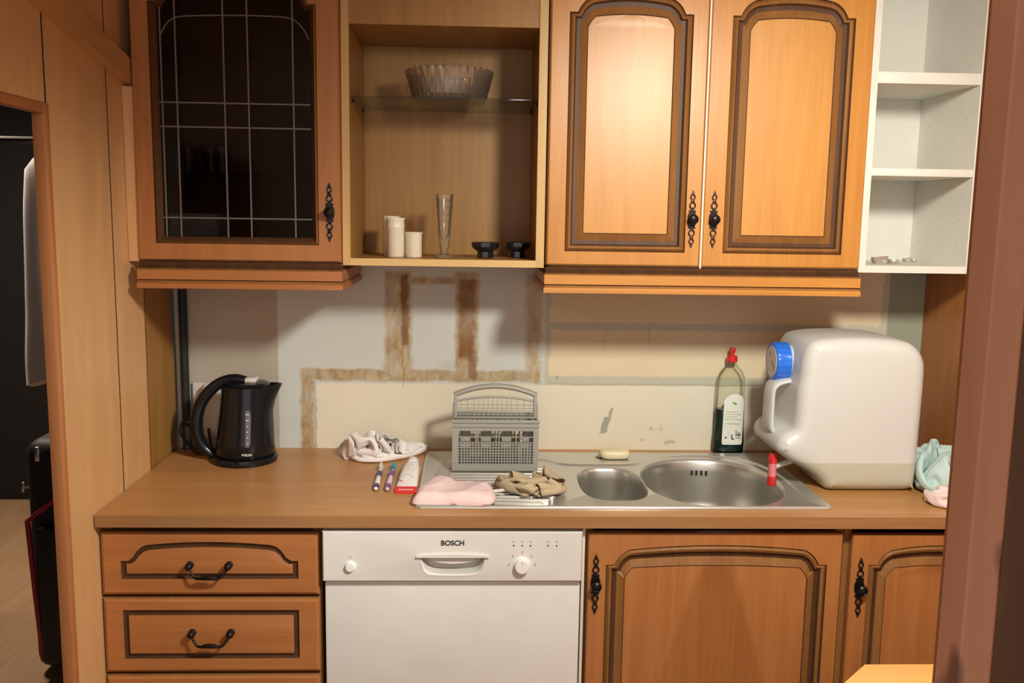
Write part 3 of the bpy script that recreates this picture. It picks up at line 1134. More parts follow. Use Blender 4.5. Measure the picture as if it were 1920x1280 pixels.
part(mb, 'drainer_ribs', sk)
mb = MB(); mb.lathe([(.0165, zt - .0006), (.0165, zt + .001), (.015, zt + .0016), (0, zt + .0016)], (1.207, -.105, 0), M['black_plastic'], 'z', 24); part(mb, 'tap_hole', sk, 'black tap hole')
mb = MB()
for k, (w, dx) in enumerate(((.006, -.021), (.006, -.008), (.006, .006), (.006, .019))):
    a = 1.488 + dx
    # slot lying on the back wall of the big bowl
    yb = -.306 + .216 * .94 * (1 - abs((a - 1.466) / .170) ** 2.35) ** (1 / 2.35)
    mb.box(a - w / 2, a + w / 2, yb - .0025, yb + .0012, .853, .867, M['black_matt'], .001)
part(mb, 'overflow', sk, 'dark overflow slots')

# ------------------------------------------------------------------ kettle corner
# black cable pipe in the corner
mb = MB(); mb.tube([(.0295, -.022, .9005), (.0295, -.022, 1.10), (.0295, -.022, 1.3870)], .0115, M['black_matt'], 14)
tag(mb.build('cable_conduit', base=(.0295, -.022, .9)), 'black upright conduit in the left corner behind the kettle', 'pipe')
# wall socket with a plug
so = thing('wall_socket', (.083, -.004, 1.0), 'beige double wall socket behind the kettle', 'socket')
mb = MB(); mb.box(.045, .125, -.012, -.0005, .930, 1.092, M['pale_plastic'], .004, 3); part(mb, 'plate', so)
mb = MB(); mb.lathe([(.026, -.0005), (.028, -.003), (.022, -.0025), (.021, .004), (0, .004)], (.085, -.012, .972), M['pale_plastic'], 'y', 28)
mb.lathe([(.003, .0032), (.003, .002)], (.076, -.012, .972), M['black_matt'], 'y', 10); mb.lathe([(.003, .0032), (.003, .002)], (.095, -.012, .972), M['black_matt'], 'y', 10)
part(mb, 'outlet', so)
pl = MB(); pl.lathe([(.019, -.0128), (.021, -.020), (.019, -.040), (.010, -.052), (0, -.053)], (.098, 0, 1.075), M['white_plastic'], 'y', 24)
pl.tube([(.098, -.035, 1.082), (.115, -.040, 1.096), (.140, -.036, 1.100), (.165, -.03, 1.06), (.17, -.02, 1.0), (.16, -.012, .93), (.16, -.01, .9035)], .004, M['white_plastic'], 8)
tag(pl.build('plug', base=(.098, -.012, 1.075)), 'white plug and cord in the wall socket behind the kettle', 'plug')

kt = thing('kettle', (.222, -.135, .9), 'black electric kettle in the left corner of the worktop', 'kettle')
K = M['black_plastic']
def kc(z):  # centre and radius of the body at height z
    t = (z - .918) / (1.108 - .918)
    return .222 + .010 * t, .0805 - .0145 * max(0, t) ** .9
mb = MB(); mb.lathe([(.080, .9003), (.0865, .902), (.0875, .910), (.0855, .917), (.080, .9185), (0, .9185)], (.221, -.135, 0), K, 'z', 48); part(mb, 'power_base', kt)
mb = MB()
lp = []
for z in (.919, .922, .96, 1.0, 1.04, 1.07, 1.09, 1.104, 1.110):
    cx, r = kc(z)
    if z == .919:
        r -= .004
    L = []
    for i in range(48):
        a = 2 * math.pi * i / 48
        # spout: push the right side out near the rim
        s = max(0, math.cos(a)) ** 10 * max(0, (z - 1.045) / .065) ** 1.3
        L.append((cx + (r + .029 * s) * math.cos(a), -.135 + r * math.sin(a) * (1 - .0 * s), z + .006 * s))
    lp.append(L)
top = lp[-1]
cx, r = kc(1.110)
lp.append([(cx + (p[0] - cx) * .93, -.135 + (p[1] + .135) * .93, p[2] + .0005) for p in top])
lp.append([(cx + (p[0] - cx) * .90, -.135 + (p[1] + .135) * .90, p[2] - .006) for p in top])
mb.loft(lp, K, True, True)
part(mb, 'body', kt, sharp=60)
mb = MB()
mb.lathe([(.058, 1.102), (.059, 1.112), (.052, 1.118), (.03, 1.121), (0, 1.122)], (.233, -.135, 0), K, 'z', 36)
part(mb, 'lid', kt)
mb = MB(); mb.box(.2285, .2585, -.155, -.115, 1.116, 1.1315, M['pale_plastic'], .004, 3); part(mb, 'lid_button', kt, 'pale lid button')
mb = MB()
hp = smooth_loop([(.228, 1.122), (.200, 1.127), (.165, 1.118), (.132, 1.094), (.106, 1.058), (.094, 1.015), (.096, .970), (.112, .935), (.140, .912), (.152, .921)], 45, False)
hr = [.0115 + .005 * math.sin(math.pi * k / (len(hp) - 1)) for k in range(len(hp))]
mb.tube([(x, -.135, z) for x, z in hp], hr, K, 14, flat=(1, 1.15), up=(0, 1, 0))
part(mb, 'handle', kt)
mb = MB()
g = []
for k in range(9):
    z = .955 + .098 * k / 8
    cxx, rr_ = kc(z)
    x = .246 + .002 * k / 8
    yk = -.135 - math.sqrt(rr_ ** 2 - (x - cxx) ** 2)
    w = .0082 if 0 < k < 8 else .005
    g.append([(x - w, yk - .0012, z), (x + w, yk - .0008, z), (x + w, yk + .004, z), (x - w, yk + .004, z)])
mb.loft(g, M['smoke'], True, True)
part(mb, 'water_gauge', kt, 'smoky water gauge')
mb = MB()
for k in range(6):
    z = .965 + .0155 * k
    cxx, rr_ = kc(z)
    yk = -.135 - math.sqrt(rr_ ** 2 - (.247 - cxx) ** 2)
    w = .004 if k > 3 else .0018
    mb.box(.247 - w, .247 + w, yk - .0020, yk, z - .0011, z + .0011, M['white_plastic'])
part(mb, 'gauge_marks', kt)
cxx, rr_ = kc(.935)
text_mesh('PHILIPS', .0085, (.2455, -.135 - rr_ + .0005, .9345), M['white_plastic'], 'lettering', kt, extrude=.0016)
mb = MB()
cp_ = smooth_loop([(.16, -.085, .906), (.12, -.05, .906), (.085, -.045, .908), (.060, -.060, .915), (.042, -.085, .945), (.035, -.095, .975), (.045, -.08, 1.0), (.060, -.05, .985), (.062, -.04, .94), (.058, -.055, .912), (.075, -.085, .906), (.11, -.075, .906), (.10, -.04, .93), (.09, -.02, .96)], 90, False)
mb.tube(cp_, .0042, M['black_matt'], 8)
part(mb, 'cord', kt)


# ------------------------------------------------------------------ cloths
def heap(mb, outline, z0, hfun, m, nr=26, na=96, hem=.004, wob=.0, seed=0):
    """crumpled cloth: star-shaped outline (x,y) around its centroid, height by hfun(x,y,t)"""
    cx = sum(p[0] for p in outline) / len(outline)
    cy = sum(p[1] for p in outline) / len(outline)
    ol = smooth_loop(outline, na)
    loops = []
    base = [(x, y, z0) for x, y in ol]
    loops.append(base)
    for k in range(nr):
        t = 1 - k / nr
        L = []
        for (x, y) in ol:
            px, py = cx + (x - cx) * t, cy + (y - cy) * t
            h = hfun(px, py, t)
            n1 = noise.noise_vector(Vector((px * 30, py * 30, seed))) * wob
            L.append((px + n1.x, py + n1.y, z0 + hem + max(0, h)))
        loops.append(L)
    mb.loft(loops, m, True, True)


def ridges(x, y, seed, fr, warp=.02):
    w = noise.noise_vector(Vector((x * 11, y * 11, seed)))
    xx, yy = x + w.x * warp, y + w.y * warp
    n = noise.noise(Vector((xx * fr, yy * fr, seed + 3)))
    n2 = noise.noise(Vector((xx * fr * 2.1, yy * fr * 2.1, seed + 7)))
    return (1 - abs(n) * 2.2) * .7 + (1 - abs(n2) * 2.2) * .3


def gauss(x, y, cx, cy, sx, sy, ang=0):
    c, s = math.cos(ang), math.sin(ang)
    dx, dy = x - cx, y - cy
    u, v = dx * c + dy * s, -dx * s + dy * c
    return math.exp(-(u / sx) ** 2 - (v / sy) ** 2)


def crumpled(name, data, z0, m, label, cat, base):
    """cloth lying in folds: a grid of points, each axis written as steps of half a millimetre"""
    nx, ny, axes = data
    cols = []
    for steps in axes:
        total, col = 0, []
        for d in steps:
            total += d
            col.append(total / 2000.0)
        cols.append(col)
    X = list(zip(*cols))
    me = bpy.data.meshes.new(name)
    bx, by, bz = base
    me.from_pydata([(p[0] - bx, p[1] - by, p[2] + z0 - bz) for p in X], [],
                   [(j * nx + a, j * nx + a + 1, (j + 1) * nx + a + 1, (j + 1) * nx + a) for j in range(ny - 1) for a in range(nx - 1)])
    for p in me.polygons:
        p.use_smooth = True
    me.materials.append(m)
    o = bpy.data.objects.new(name, me)
    COL.objects.link(o)
    o.location = base
    BASE[o.name] = Vector(base)
    md = o.modifiers.new('thickness', 'SOLIDIFY')
    md.thickness = .0024
    md.offset = 0
    md = o.modifiers.new('smooth', 'SUBSURF')
    md.levels = md.render_levels = 1
    return tag(o, label, cat)


crumpled('cleaning_cloth', (50, 46, (
    [986,15,14,9,5,7,9,11,13,11,13,9,12,17,14,10,16,11,11,-4,-14,-14,-5,12,15,16,15,15,14,10,4,-6,-15,-12,4,13,5,-2,-2,-2,8,17,13,1,-2,3,13,10,-4,-6,-314,15,11,8,7,6,10,13,13, 
    15,16,12,9,17,13,11,15,13,6,-9,-14,-14,-4,13,15,16,15,14,11,13,4,-3,-12,-15,-1,12,10,0,-6,2,13,18,10,-1,2,11,14,10,0,-4,-337,12,8,10,5,10,13,15,15,15,17,14,8,17,13,13,15, 
    11,-1,-12,-14,-13,-2,13,16,14,15,13,11,11,6,0,-10,-14,-6,8,13,4,-6,6,16,16,8,0,9,15,13,11,4,-2,-362,9,9,8,9,14,15,17,15,14,17,16,9,17,14,15,12,6,-5,-13,-14,-13,-1,15,13,16, 
    14,10,9,11,8,3,-6,-14,-8,3,14,9,-5,10,18,13,4,9,14,14,11,12,9,1,-383,8,8,9,12,16,16,14,17,15,17,16,11,16,17,13,10,1,-8,-13,-15,-12,1,16,14,15,8,11,9,9,6,7,0,-9,-11,-2,10, 
    14,-1,15,15,9,11,15,14,12,11,12,12,2,-397,9,9,8,11,16,16,17,16,16,17,16,14,15,16,14,6,-3,-9,-15,-14,-12,5,15,16,10,5,10,8,7,7,8,5,-4,-9,-5,6,14,8,17,11,14,16,15,14,13,13, 
    12,10,2,-404,7,7,7,10,16,16,17,17,16,17,17,16,16,17,12,1,-6,-10,-14,-15,-11,7,17,12,2,7,9,8,7,7,8,8,2,-3,-7,4,10,18,16,16,15,15,13,15,12,16,13,10,4,-411,4,3,5,13,17,16, 
    17,16,17,17,17,17,17,18,7,-4,-6,-9,-13,-16,-10,14,10,4,2,8,8,7,8,7,8,8,5,1,-4,8,14,15,18,16,15,13,14,16,14,17,15,11,7,-419,1,1,8,16,15,14,16,16,17,17,17,16,18,15,-7,-3, 
    -4,-6,-9,-11,-13,11,4,2,4,8,8,7,7,8,8,8,4,2,6,14,15,16,17,16,14,13,15,16,17,16,16,12,7,-421,-2,4,13,7,16,16,14,16,17,16,17,16,17,5,-10,-5,-3,-6,-8,-8,-7,0,3,2,7,7,7,8, 
    7,8,8,8,7,11,13,15,14,15,16,17,15,12,16,16,16,17,16,14,7,-423,0,9,13,-1,14,16,16,14,17,16,16,17,14,-8,-10,-5,-4,-5,-6,-8,-8,-2,3,3,8,5,8,9,10,10,11,11,14,14,14,15,14,14, 
    11,16,17,14,15,17,16,16,17,14,11,-427,4,13,9,-5,10,17,15,15,16,16,17,16,5,-14,-11,-8,9,3,-11,-7,-7,-9,-6,1,11,11,13,12,13,13,13,14,14,13,14,14,15,9,11,14,17,16,17,15,15,16, 
    17,16,13,-426,8,13,5,-7,5,16,16,16,17,15,17,12,-3,-11,-12,-9,2,12,4,-5,-8,-11,-6,5,11,12,12,13,12,13,13,13,14,13,13,14,14,8,12,12,14,17,14,16,17,15,15,17,17,-423,12,10,1,-8, 
    4,13,17,17,17,15,15,6,-8,-12,-10,-5,-1,6,14,4,-6,-11,-3,7,11,11,12,13,12,13,13,13,14,13,13,13,13,12,10,12,8,14,16,15,16,13,17,16,15,-411,13,6,-2,-8,3,12,17,16,16,17,9,1, 
    -12,-9,-6,-2,-2,1,10,14,4,-10,0,9,8,12,12,12,13,13,12,13,13,14,12,13,14,10,13,7,9,11,13,15,14,16,16,16,5,-388,7,1,-2,-7,0,15,16,16,14,8,5,4,-5,-11,-6,3,0,-2,2,11,16,3,-3, 
    7,10,12,12,11,12,13,13,14,12,13,13,13,13,11,13,7,10,10,12,11,12,14,16,11,-7,-375,6,3,3,-2,-4,16,13,8,7,5,4,7,3,-3,-8,6,3,-2,-4,5,13,17,7,3,11,10,13,10,12,13,13,13,13,13, 
    12,13,13,12,13,7,10,12,11,12,10,9,11,2,-2,-387,4,6,7,5,5,6,5,5,5,6,5,6,6,5,1,-4,7,4,-4,0,12,15,17,11,9,11,12,9,12,13,13,13,13,12,13,13,13,13,10,9,12,11,12,11,11,11,10, 
    4,-1,-417,4,5,5,5,6,5,4,6,5,6,5,6,6,6,6,5,-2,10,3,-4,12,15,17,17,15,11,11,13,9,12,13,13,13,13,12,13,13,13,12,10,11,12,11,12,11,10,10,5,3,-443,5,3,2,3,5,5,5,5,5,6,5,6, 
    6,6,6,7,7,8,6,-2,14,17,16,16,16,10,15,16,11,13,13,14,13,12,13,13,13,12,13,11,12,11,12,11,12,10,9,2,-2,-456,2,-1,2,3,5,5,5,5,5,6,5,6,6,7,7,6,8,9,8,11,13,15,15,17,16,16, 
    16,15,15,14,13,14,13,13,13,13,13,13,12,12,12,11,12,11,11,10,-1,-9,-8,-451,-2,-2,3,15,17,-8,-1,2,4,5,5,6,6,6,8,7,8,9,10,12,17,16,19,17,19,17,18,17,16,14,15,14,14,13,14,13, 
    13,12,13,11,10,12,11,11,9,2,-14,-9,-8,-445,-3,1,13,15,17,5,-6,-3,-2,0,2,4,5,6,6,8,9,10,14,15,18,17,19,17,19,17,18,17,17,16,16,15,15,14,12,12,12,11,11,11,10,13,12,11,8,-5, 
    -16,-12,-11,-438,0,10,16,11,17,13,0,-4,-4,-3,-3,-1,2,4,5,6,11,13,17,17,17,17,17,17,17,16,17,17,17,16,16,16,14,13,10,11,10,10,11,11,11,12,11,11,12,-2,-18,-14,-14,-430,5,15,16, 
    12,12,17,8,-2,-3,-3,-3,-5,-3,-1,-1,7,16,16,15,16,15,15,18,17,17,15,16,17,16,13,15,15,12,13,7,10,11,10,12,11,11,12,14,12,7,-2,-15,-14,-13,-422,10,17,13,9,16,15,14,5,-2,-3,-4, 
    -5,-4,-4,-3,9,8,11,13,16,17,17,17,17,18,16,14,17,16,7,16,10,13,13,10,9,8,10,11,13,12,12,13,9,4,6,-13,-16,-12,-413,15,14,9,11,14,16,17,11,3,-2,-4,-4,-5,-4,-4,3,12,9,8,10, 
    16,18,17,17,17,16,16,16,14,5,14,9,10,12,12,10,9,9,9,12,12,13,10,6,3,11,-3,-17,-13,-404,16,9,12,12,12,15,18,14,8,2,-3,-4,-4,-4,-3,-2,5,13,11,8,7,16,16,17,16,17,16,16,14,5, 
    12,16,10,-2,10,11,11,9,8,11,12,11,8,4,8,10,6,-12,-17,-392,12,12,13,13,13,9,14,17,13,6,0,-4,-4,-3,-4,-2,1,8,12,6,13,7,13,15,15,17,16,16,16,9,8,17,13,-9,1,11,10,10,10,11, 
    11,9,6,5,10,11,9,-2,-17,-382,12,12,13,13,13,10,4,15,17,12,5,-2,-4,-4,-3,-3,0,5,8,9,10,10,10,11,12,13,15,17,16,14,8,14,16,-6,-14,9,9,10,9,11,11,7,6,8,10,11,10,7,-9,-376, 
    13,12,12,12,14,7,0,10,17,16,12,4,-3,-4,-3,-3,-2,4,9,8,9,10,11,10,9,10,9,12,15,17,15,8,18,-7,-18,-2,10,10,10,11,10,6,7,10,9,11,10,11,7,-371,12,13,11,13,10,4,2,4,14,17,16, 
    12,2,-4,-2,-3,-2,1,9,8,9,9,11,9,11,9,8,7,8,12,15,16,16,-10,-17,-11,6,9,10,11,9,7,10,9,10,9,11,10,11,-348,11,11,12,12,9,4,2,0,9,15,17,17,10,0,-2,-2,-3,0,8,9,8,9,9,10, 
    10,10,9,7,8,7,7,9,15,-9,-13,-16,-1,9,10,12,8,8,9,9,10,11,11,11,14,-327,11,10,7,-5,14,10,4,1,5,14,17,16,18,6,1,0,-3,-2,9,8,8,8,8,9,10,10,9,9,8,8,8,5,-10,-9,-10,-9,-11, 
    8,11,13,5,9,11,12,13,13,13,17,16,-320,11,10,-11,-9,15,14,10,4,2,12,17,16,14,13,6,3,1,-2,8,9,8,8,9,7,9,10,10,9,7,7,0,-8,-13,-9,-11,-9,-9,10,11,9,10,13,14,14,14,15,15,13, 
    16,-307,8,6,-5,-9,-6,10,14,11,7,7,17,14,9,16,8,-1,6,13,8,7,7,9,9,9,9,12,8,6,5,-1,-8,-13,-11,-9,-12,-12,2,12,11,16,11,15,14,13,14,14,15,10,14,-308,10,8,3,-8,-9,-5,6,13,13, 
    13,13,11,8,16,4,9,15,12,4,1,10,7,8,5,14,16,13,4,-1,-8,-13,-12,-10,-12,-11,-4,10,12,11,16,16,14,15,13,13,14,15,14,5,-325,11,11,11,6,-7,-12,-2,5,12,14,14,13,9,15,10,16,14,4, 
    0,3,8,3,7,13,18,10,17,5,-8,-12,-13,-12,-12,-10,-5,4,12,13,13,14,17,15,15,14,16,12,15,14,-4,-325,6,6,5,7,6,1,-4,-6,5,12,14,14,15,15,18,12,8,2,1,5,3,4,11,17,15,11,13,6,-15, 
    -12,-12,-11,-9,-6,-1,7,14,14,11,15,15,13,13,11,13,15,11,4,3,-326,3,5,5,6,7,7,2,0,-4,10,14,15,16,15,17,11,9,6,-1,1,3,9,17,14,5,11,15,7,-11,-14,-11,-9,-8,-5,2,10,15,13,13, 
    15,3,9,14,10,13,14,7,2,8,-331,4,5,5,6,7,7,6,2,-2,10,14,16,16,16,14,14,9,5,-2,1,7,15,16,3,6,10,15,8,-7,-13,-8,-10,-11,-2,7,13,14,14,15,10,4,0,11,9,15,6,6,9,13,-328,0,1, 
    2,4,5,7,8,1,3,13,17,16,14,16,11,14,11,5,-3,4,14,17,11,5,3,3,14,10,-4,-11,-11,-11,-8,4,13,14,13,14,14,-2,1,5,8,9,16,7,7,11,13,-316,-3,-3,-2,-2,0,2,8,6,8,16,16,12,15,15, 
    9,14,13,5,-1,10,18,12,6,4,3,0,14,11,-3,-11,-12,-8,0,12,12,14,12,14,13,0,-7,2,8,8,16,14,9,9,11,-305,-3,-2,-4,-4,-4,-5,-3,6,17,17,11,12,15,16,7,12,14,3,7,17,14,6,0,5,1,4, 
    12,13,-2,-12,-9,-2,9,13,10,14,12,14,12,0,-8,-5,6,8,16,14,8,11,15,-295,-3,-3,-3,-3,-4,-3,-1,-5,9,17,14,6,13,16,9,7,15,6,16,15,8,1,0,2,3,5,12,13,1,-12,-4,7,13,10,10,14,12, 
    14,11,0,-7,-10,0,7,17,13,11,14,17,-286,-4,-3,-3,-2,-1,-3,-3,-7,-1,13,15,3,11,16,10,5,12,16,17,10,2,0,2,3,2,4,12,13,3,-6,3,12,13,7,11,14,12,15,8,0,-7,-10,-7,5,17,15,14,17, 
    12],
    [-265,7,4,-7,-11,-10,-6,-4,-2,-3,1,1,1,0,-1,-1,-1,-1,-1,-4,-9,-10,-4,5,6,7,9,9,10,12,12,6,0,1,9,11,8,7,7,7,9,2,-10,-16,-15,-16,-12,-1,10,14,-14,5,-2,-7,-10,-11,-5,-2,0,0, 
    2,1,1,0,-1,-1,-1,-1,-1,-7,-9,-9,-4,5,6,6,7,10,10,12,11,8,2,0,6,11,10,7,6,9,7,-2,-13,-16,-15,-13,-8,-2,7,12,-7,0,-8,-4,-11,-6,-1,0,1,0,2,0,2,0,-1,-1,-2,0,-3,-8,-9,-9,-3, 
    6,6,3,8,10,9,10,12,9,4,1,4,10,10,9,5,9,4,-6,-14,-16,-14,-9,-5,-2,2,9,-1,-6,-7,-6,-7,-1,1,1,1,0,1,1,2,-1,-1,-1,-1,-1,-4,-9,-9,-9,-2,7,2,7,5,2,14,11,13,11,5,2,3,8,10, 
    10,6,8,0,-11,-15,-14,-9,-6,-3,-4,-1,5,4,-7,-6,-6,-5,2,1,-1,2,1,1,1,1,0,-1,-1,-1,-2,-6,-8,-10,-8,-1,6,4,4,-9,8,14,15,11,14,9,3,3,6,9,10,8,6,-7,-14,-12,-9,-6,-4,-3,-4,-3, 
    4,5,-6,-6,-7,-5,0,4,1,2,1,1,2,0,1,-2,-1,-1,-4,-6,-9,-9,-9,0,6,5,-5,-12,12,15,14,11,15,12,6,4,5,9,8,9,0,-12,-8,-7,-7,-7,-6,-5,-3,-1,4,7,-7,-7,-7,-5,-2,2,3,2,3,2,3,1,0, 
    -1,-1,-2,-5,-7,-8,-9,-9,1,6,-4,-16,-2,15,13,13,13,15,14,10,6,5,8,9,3,-3,-5,-7,-7,-7,-6,-6,-6,-4,-1,3,10,-8,-7,-9,-4,0,3,3,2,3,2,2,2,1,-1,-4,-3,-4,-7,-9,-8,-9,4,-2,-15, 
    -17,8,14,13,14,13,15,15,12,9,6,8,7,4,-2,-5,-7,-8,-8,-4,-6,-5,-5,-2,1,13,-7,-9,-7,-4,-7,7,5,2,3,2,3,2,1,-3,-18,-6,6,-1,-7,-10,-8,-1,-13,-17,-10,14,13,13,13,14,15,15,11,11, 
    11,7,4,4,0,-4,-8,-8,-6,-4,-4,-5,-5,-2,1,12,-7,-7,-10,-10,-5,5,7,4,2,3,3,4,-1,-16,-8,-14,8,2,-3,-7,-8,-12,-18,-17,-1,16,11,14,14,15,14,15,14,12,7,5,5,6,3,-3,-6,-8,-5,-4, 
    -5,-4,-4,-3,0,12,-7,-9,-11,-8,-7,2,4,8,3,2,4,2,-11,-15,0,-16,3,-4,-6,-6,-7,-10,-14,-16,7,12,15,15,14,13,13,13,11,8,6,4,1,9,13,3,-3,-7,-3,-5,-4,-5,-4,-3,-2,14,-9,-11,-11, 
    -5,-9,-2,5,7,3,3,2,-6,-16,-5,-8,-11,-15,-5,-4,-6,-7,-8,-8,-5,11,13,11,12,11,11,11,10,10,8,7,3,5,15,12,9,3,-3,-5,-7,-8,1,-1,-4,-3,12,-10,-12,-8,-5,-8,-6,5,2,0,6,-2,-12,-17, 
    -8,-6,-11,-16,-12,-5,-5,-7,-9,-8,-3,14,10,11,12,11,12,11,10,11,9,10,7,4,15,11,11,9,0,-9,-6,-3,3,3,-2,-3,9,-12,-10,-7,-4,-8,-7,-3,-1,1,7,-8,-16,-14,-7,-10,-14,-16,-15,-9,-5, 
    -7,-9,-6,1,10,10,12,12,11,11,11,10,11,10,10,10,10,9,7,11,13,9,0,-7,2,5,-1,-6,6,3,-10,-8,-6,-4,-8,-7,-4,-4,4,-5,-14,-17,-9,-11,-14,-14,-16,-15,-14,-8,-5,-8,-5,6,5,10,12,11, 
    11,11,11,10,11,10,9,10,11,7,10,12,13,12,11,5,3,1,-8,2,8,-2,-6,-7,-6,-4,-8,-6,-4,-3,-7,-14,-16,-17,-13,-10,-14,-14,-16,-15,-16,-13,-5,-1,-8,2,8,12,12,8,11,11,11,10,11,10,9, 
    10,10,8,12,12,12,13,12,12,11,5,-5,6,2,3,-6,-6,-7,-7,-5,-5,-7,-12,-16,-16,-15,-15,-16,-13,-13,-13,-15,-16,-15,-15,-12,-2,4,-3,8,13,11,5,11,11,10,11,10,10,10,9,11,9,12,12,13, 
    12,12,12,13,14,11,6,3,-20,3,0,-2,-4,-7,-12,-16,-16,-16,-16,-15,-14,-16,-15,-15,-13,-14,-15,-15,-16,-13,-8,2,8,4,12,11,5,10,10,10,11,9,10,10,10,10,11,12,12,13,12,13,12,13,14, 
    14,10,3,-25,3,3,2,-2,-8,-15,-17,-16,-16,-16,-16,-14,-16,-15,-16,-14,-14,-14,-15,-16,-12,-6,-5,2,9,11,10,9,6,11,10,10,10,10,11,11,11,9,13,12,12,13,12,13,13,14,13,12,8,-34,2,5, 
    4,5,-8,-17,-17,-16,-16,-16,-16,-15,-16,-15,-15,-15,-14,-14,-14,-16,-9,1,-4,-6,3,12,7,5,8,10,10,10,10,11,11,11,11,11,12,12,13,12,13,13,13,13,14,10,7,-33,5,9,9,2,-11,-16,-17, 
    -16,-16,-16,-16,-16,-15,-16,-15,-15,-15,-14,-13,-12,-7,-5,-3,-2,-1,4,6,6,8,10,10,10,11,11,11,11,11,12,12,12,13,12,13,13,14,13,12,10,12,-37,9,10,6,-4,0,-16,-16,-17,-17,-16,-16, 
    -17,-16,-16,-15,-16,-15,-15,-15,-13,-9,-6,-3,-1,1,3,6,7,8,10,10,10,11,11,11,11,12,12,12,13,14,12,14,13,14,16,9,14,12,-45,10,8,2,7,2,-14,-16,-17,-17,-17,-17,-16,-17,-16,-17,-16, 
    -15,-15,-13,-8,-7,-3,-1,0,1,3,3,4,6,7,9,9,9,11,13,12,13,12,13,13,14,11,12,13,16,16,5,10,14,-50,9,6,5,6,6,-6,-16,-16,-17,-17,-17,-17,-17,-17,-17,-15,-16,-11,-6,-4,-2,-2,-1,0, 
    1,3,2,3,3,4,7,8,9,12,13,13,13,14,12,13,12,12,11,12,9,17,6,4,8,-53,8,5,5,6,6,2,-11,-16,-17,-17,-16,-16,-16,-17,-18,-15,-8,-4,-4,-4,-4,-4,0,-1,3,4,3,3,3,4,5,9,8,8,14,13, 
    13,14,13,12,13,12,10,11,11,-6,7,4,4,-54,7,5,6,7,4,5,-4,-14,-16,-17,-15,-16,-15,-16,-17,-2,-6,-9,-7,-4,-2,0,-1,1,2,3,6,2,3,5,5,3,5,9,14,14,15,13,13,11,13,12,11,13,2,-16, 
    -3,5,4,-53,7,5,6,6,7,4,0,-9,-14,-17,-16,-15,-15,-16,-16,-12,6,2,-1,-4,-3,0,0,1,1,3,4,3,5,4,5,2,3,6,13,14,14,14,14,12,12,12,13,7,-11,-11,-14,2,4,-52,6,5,6,6,7,6,2,-5, 
    -10,-15,-17,-16,-16,-15,-16,-16,-3,8,7,7,5,3,-2,1,1,3,3,4,4,5,5,0,3,5,10,13,13,14,15,12,12,13,10,-5,-16,-5,-17,-7,2,-49,4,6,7,8,10,-2,4,0,-7,-12,-16,-16,-15,-17,-16,-16, 
    -10,3,9,5,9,15,9,5,3,3,3,3,4,4,6,1,2,4,6,12,14,14,13,13,13,12,0,-14,-13,-6,-14,-14,-3,-45,6,10,5,7,10,0,-6,1,-2,-7,-12,-17,-16,-17,-16,-17,-12,-2,5,8,13,13,13,13,10,8,6, 
    4,4,3,6,2,1,4,1,12,13,15,13,13,13,6,-12,-15,-12,-7,-13,-14,-12,-41,11,7,11,8,3,-4,-7,-2,0,-2,-7,-14,-17,-16,-16,-17,-15,-5,7,5,14,12,12,14,14,14,12,11,7,4,3,4,2,4,-1,7,14, 
    14,13,14,10,-6,-17,-11,-13,-10,-13,-13,-13,-44,13,9,13,7,-3,-5,-7,-4,-1,-1,-2,-7,-15,-17,-17,-16,-16,-8,6,6,11,14,12,14,12,13,15,15,15,12,8,2,3,6,-3,1,13,15,14,12,1,-16,-11, 
    -13,-13,-14,-13,-14,-13,-44,13,13,12,4,-5,-6,-6,-6,-3,-1,0,-2,-10,-15,-16,-17,-17,-12,5,10,7,14,15,12,13,13,14,16,11,14,15,14,7,4,2,-3,9,15,14,8,-14,-12,-14,-14,-13,-14,-13, 
    -12,-9,-52,13,14,9,6,-10,-5,-6,-5,-4,-2,0,0,-3,-13,-14,-15,-16,-16,2,9,10,11,15,14,15,13,14,14,14,12,12,11,13,9,9,6,2,14,13,-5,-15,-14,-14,-12,-11,-10,-11,-4,-1,-78,13,13,4, 
    8,-11,-6,-5,-5,-5,-2,0,-1,0,-8,-13,-13,-14,-17,3,10,8,11,12,14,16,13,13,13,12,12,11,11,13,9,10,5,15,15,11,-15,-12,-11,-10,-8,-9,-8,-8,2,-1,-105,14,14,14,7,-16,-15,-9,-5,-3, 
    -4,0,-1,3,-6,-12,-13,-14,-7,7,9,11,9,9,10,11,14,11,11,12,11,11,12,11,10,10,13,17,12,13,-2,-13,-8,-6,-10,-9,-9,-8,4,2,-129,13,14,17,10,-13,-16,-16,-12,-6,-3,-1,1,4,-4,-12,-13, 
    -5,6,10,10,9,10,10,10,7,-7,10,11,12,10,12,11,11,12,13,16,15,11,13,8,-2,-6,-7,-10,-8,-10,-9,-6,12,-131,7,8,11,13,-14,-9,-17,-17,-11,-6,-2,0,3,-2,-12,-2,8,9,9,10,10,9,10,10, 
    -1,-14,-1,12,12,10,12,11,12,14,16,16,12,11,11,10,4,-2,-2,-3,-8,-10,-7,-13,14,-127,9,7,5,10,-11,-16,-16,-16,-16,-8,-5,-5,-3,-1,4,10,10,9,9,10,9,9,11,3,-10,-12,-11,11,10,11,12, 
    13,14,16,16,15,10,10,13,8,0,-4,-3,-4,-1,-8,-12,-4,18,-112,5,4,3,1,-6,-12,-16,-16,-17,-11,-5,-4,0,5,8,9,10,9,9,9,9,10,6,-11,-15,-13,-9,10,13,10,13,14,14,16,16,13,9,10,12,3, 
    -2,0,-4,-1,-3,-9,-5,10,4,-109,4,3,1,1,-1,-8,-13,-16,-16,-11,-5,2,5,5,7,8,10,9,8,9,10,6,-6,-17,-15,-14,-7,9,15,10,14,14,13,16,15,11,10,9,8,0,-2,-1,-2,-1,-4,-2,0,1,1,-110, 
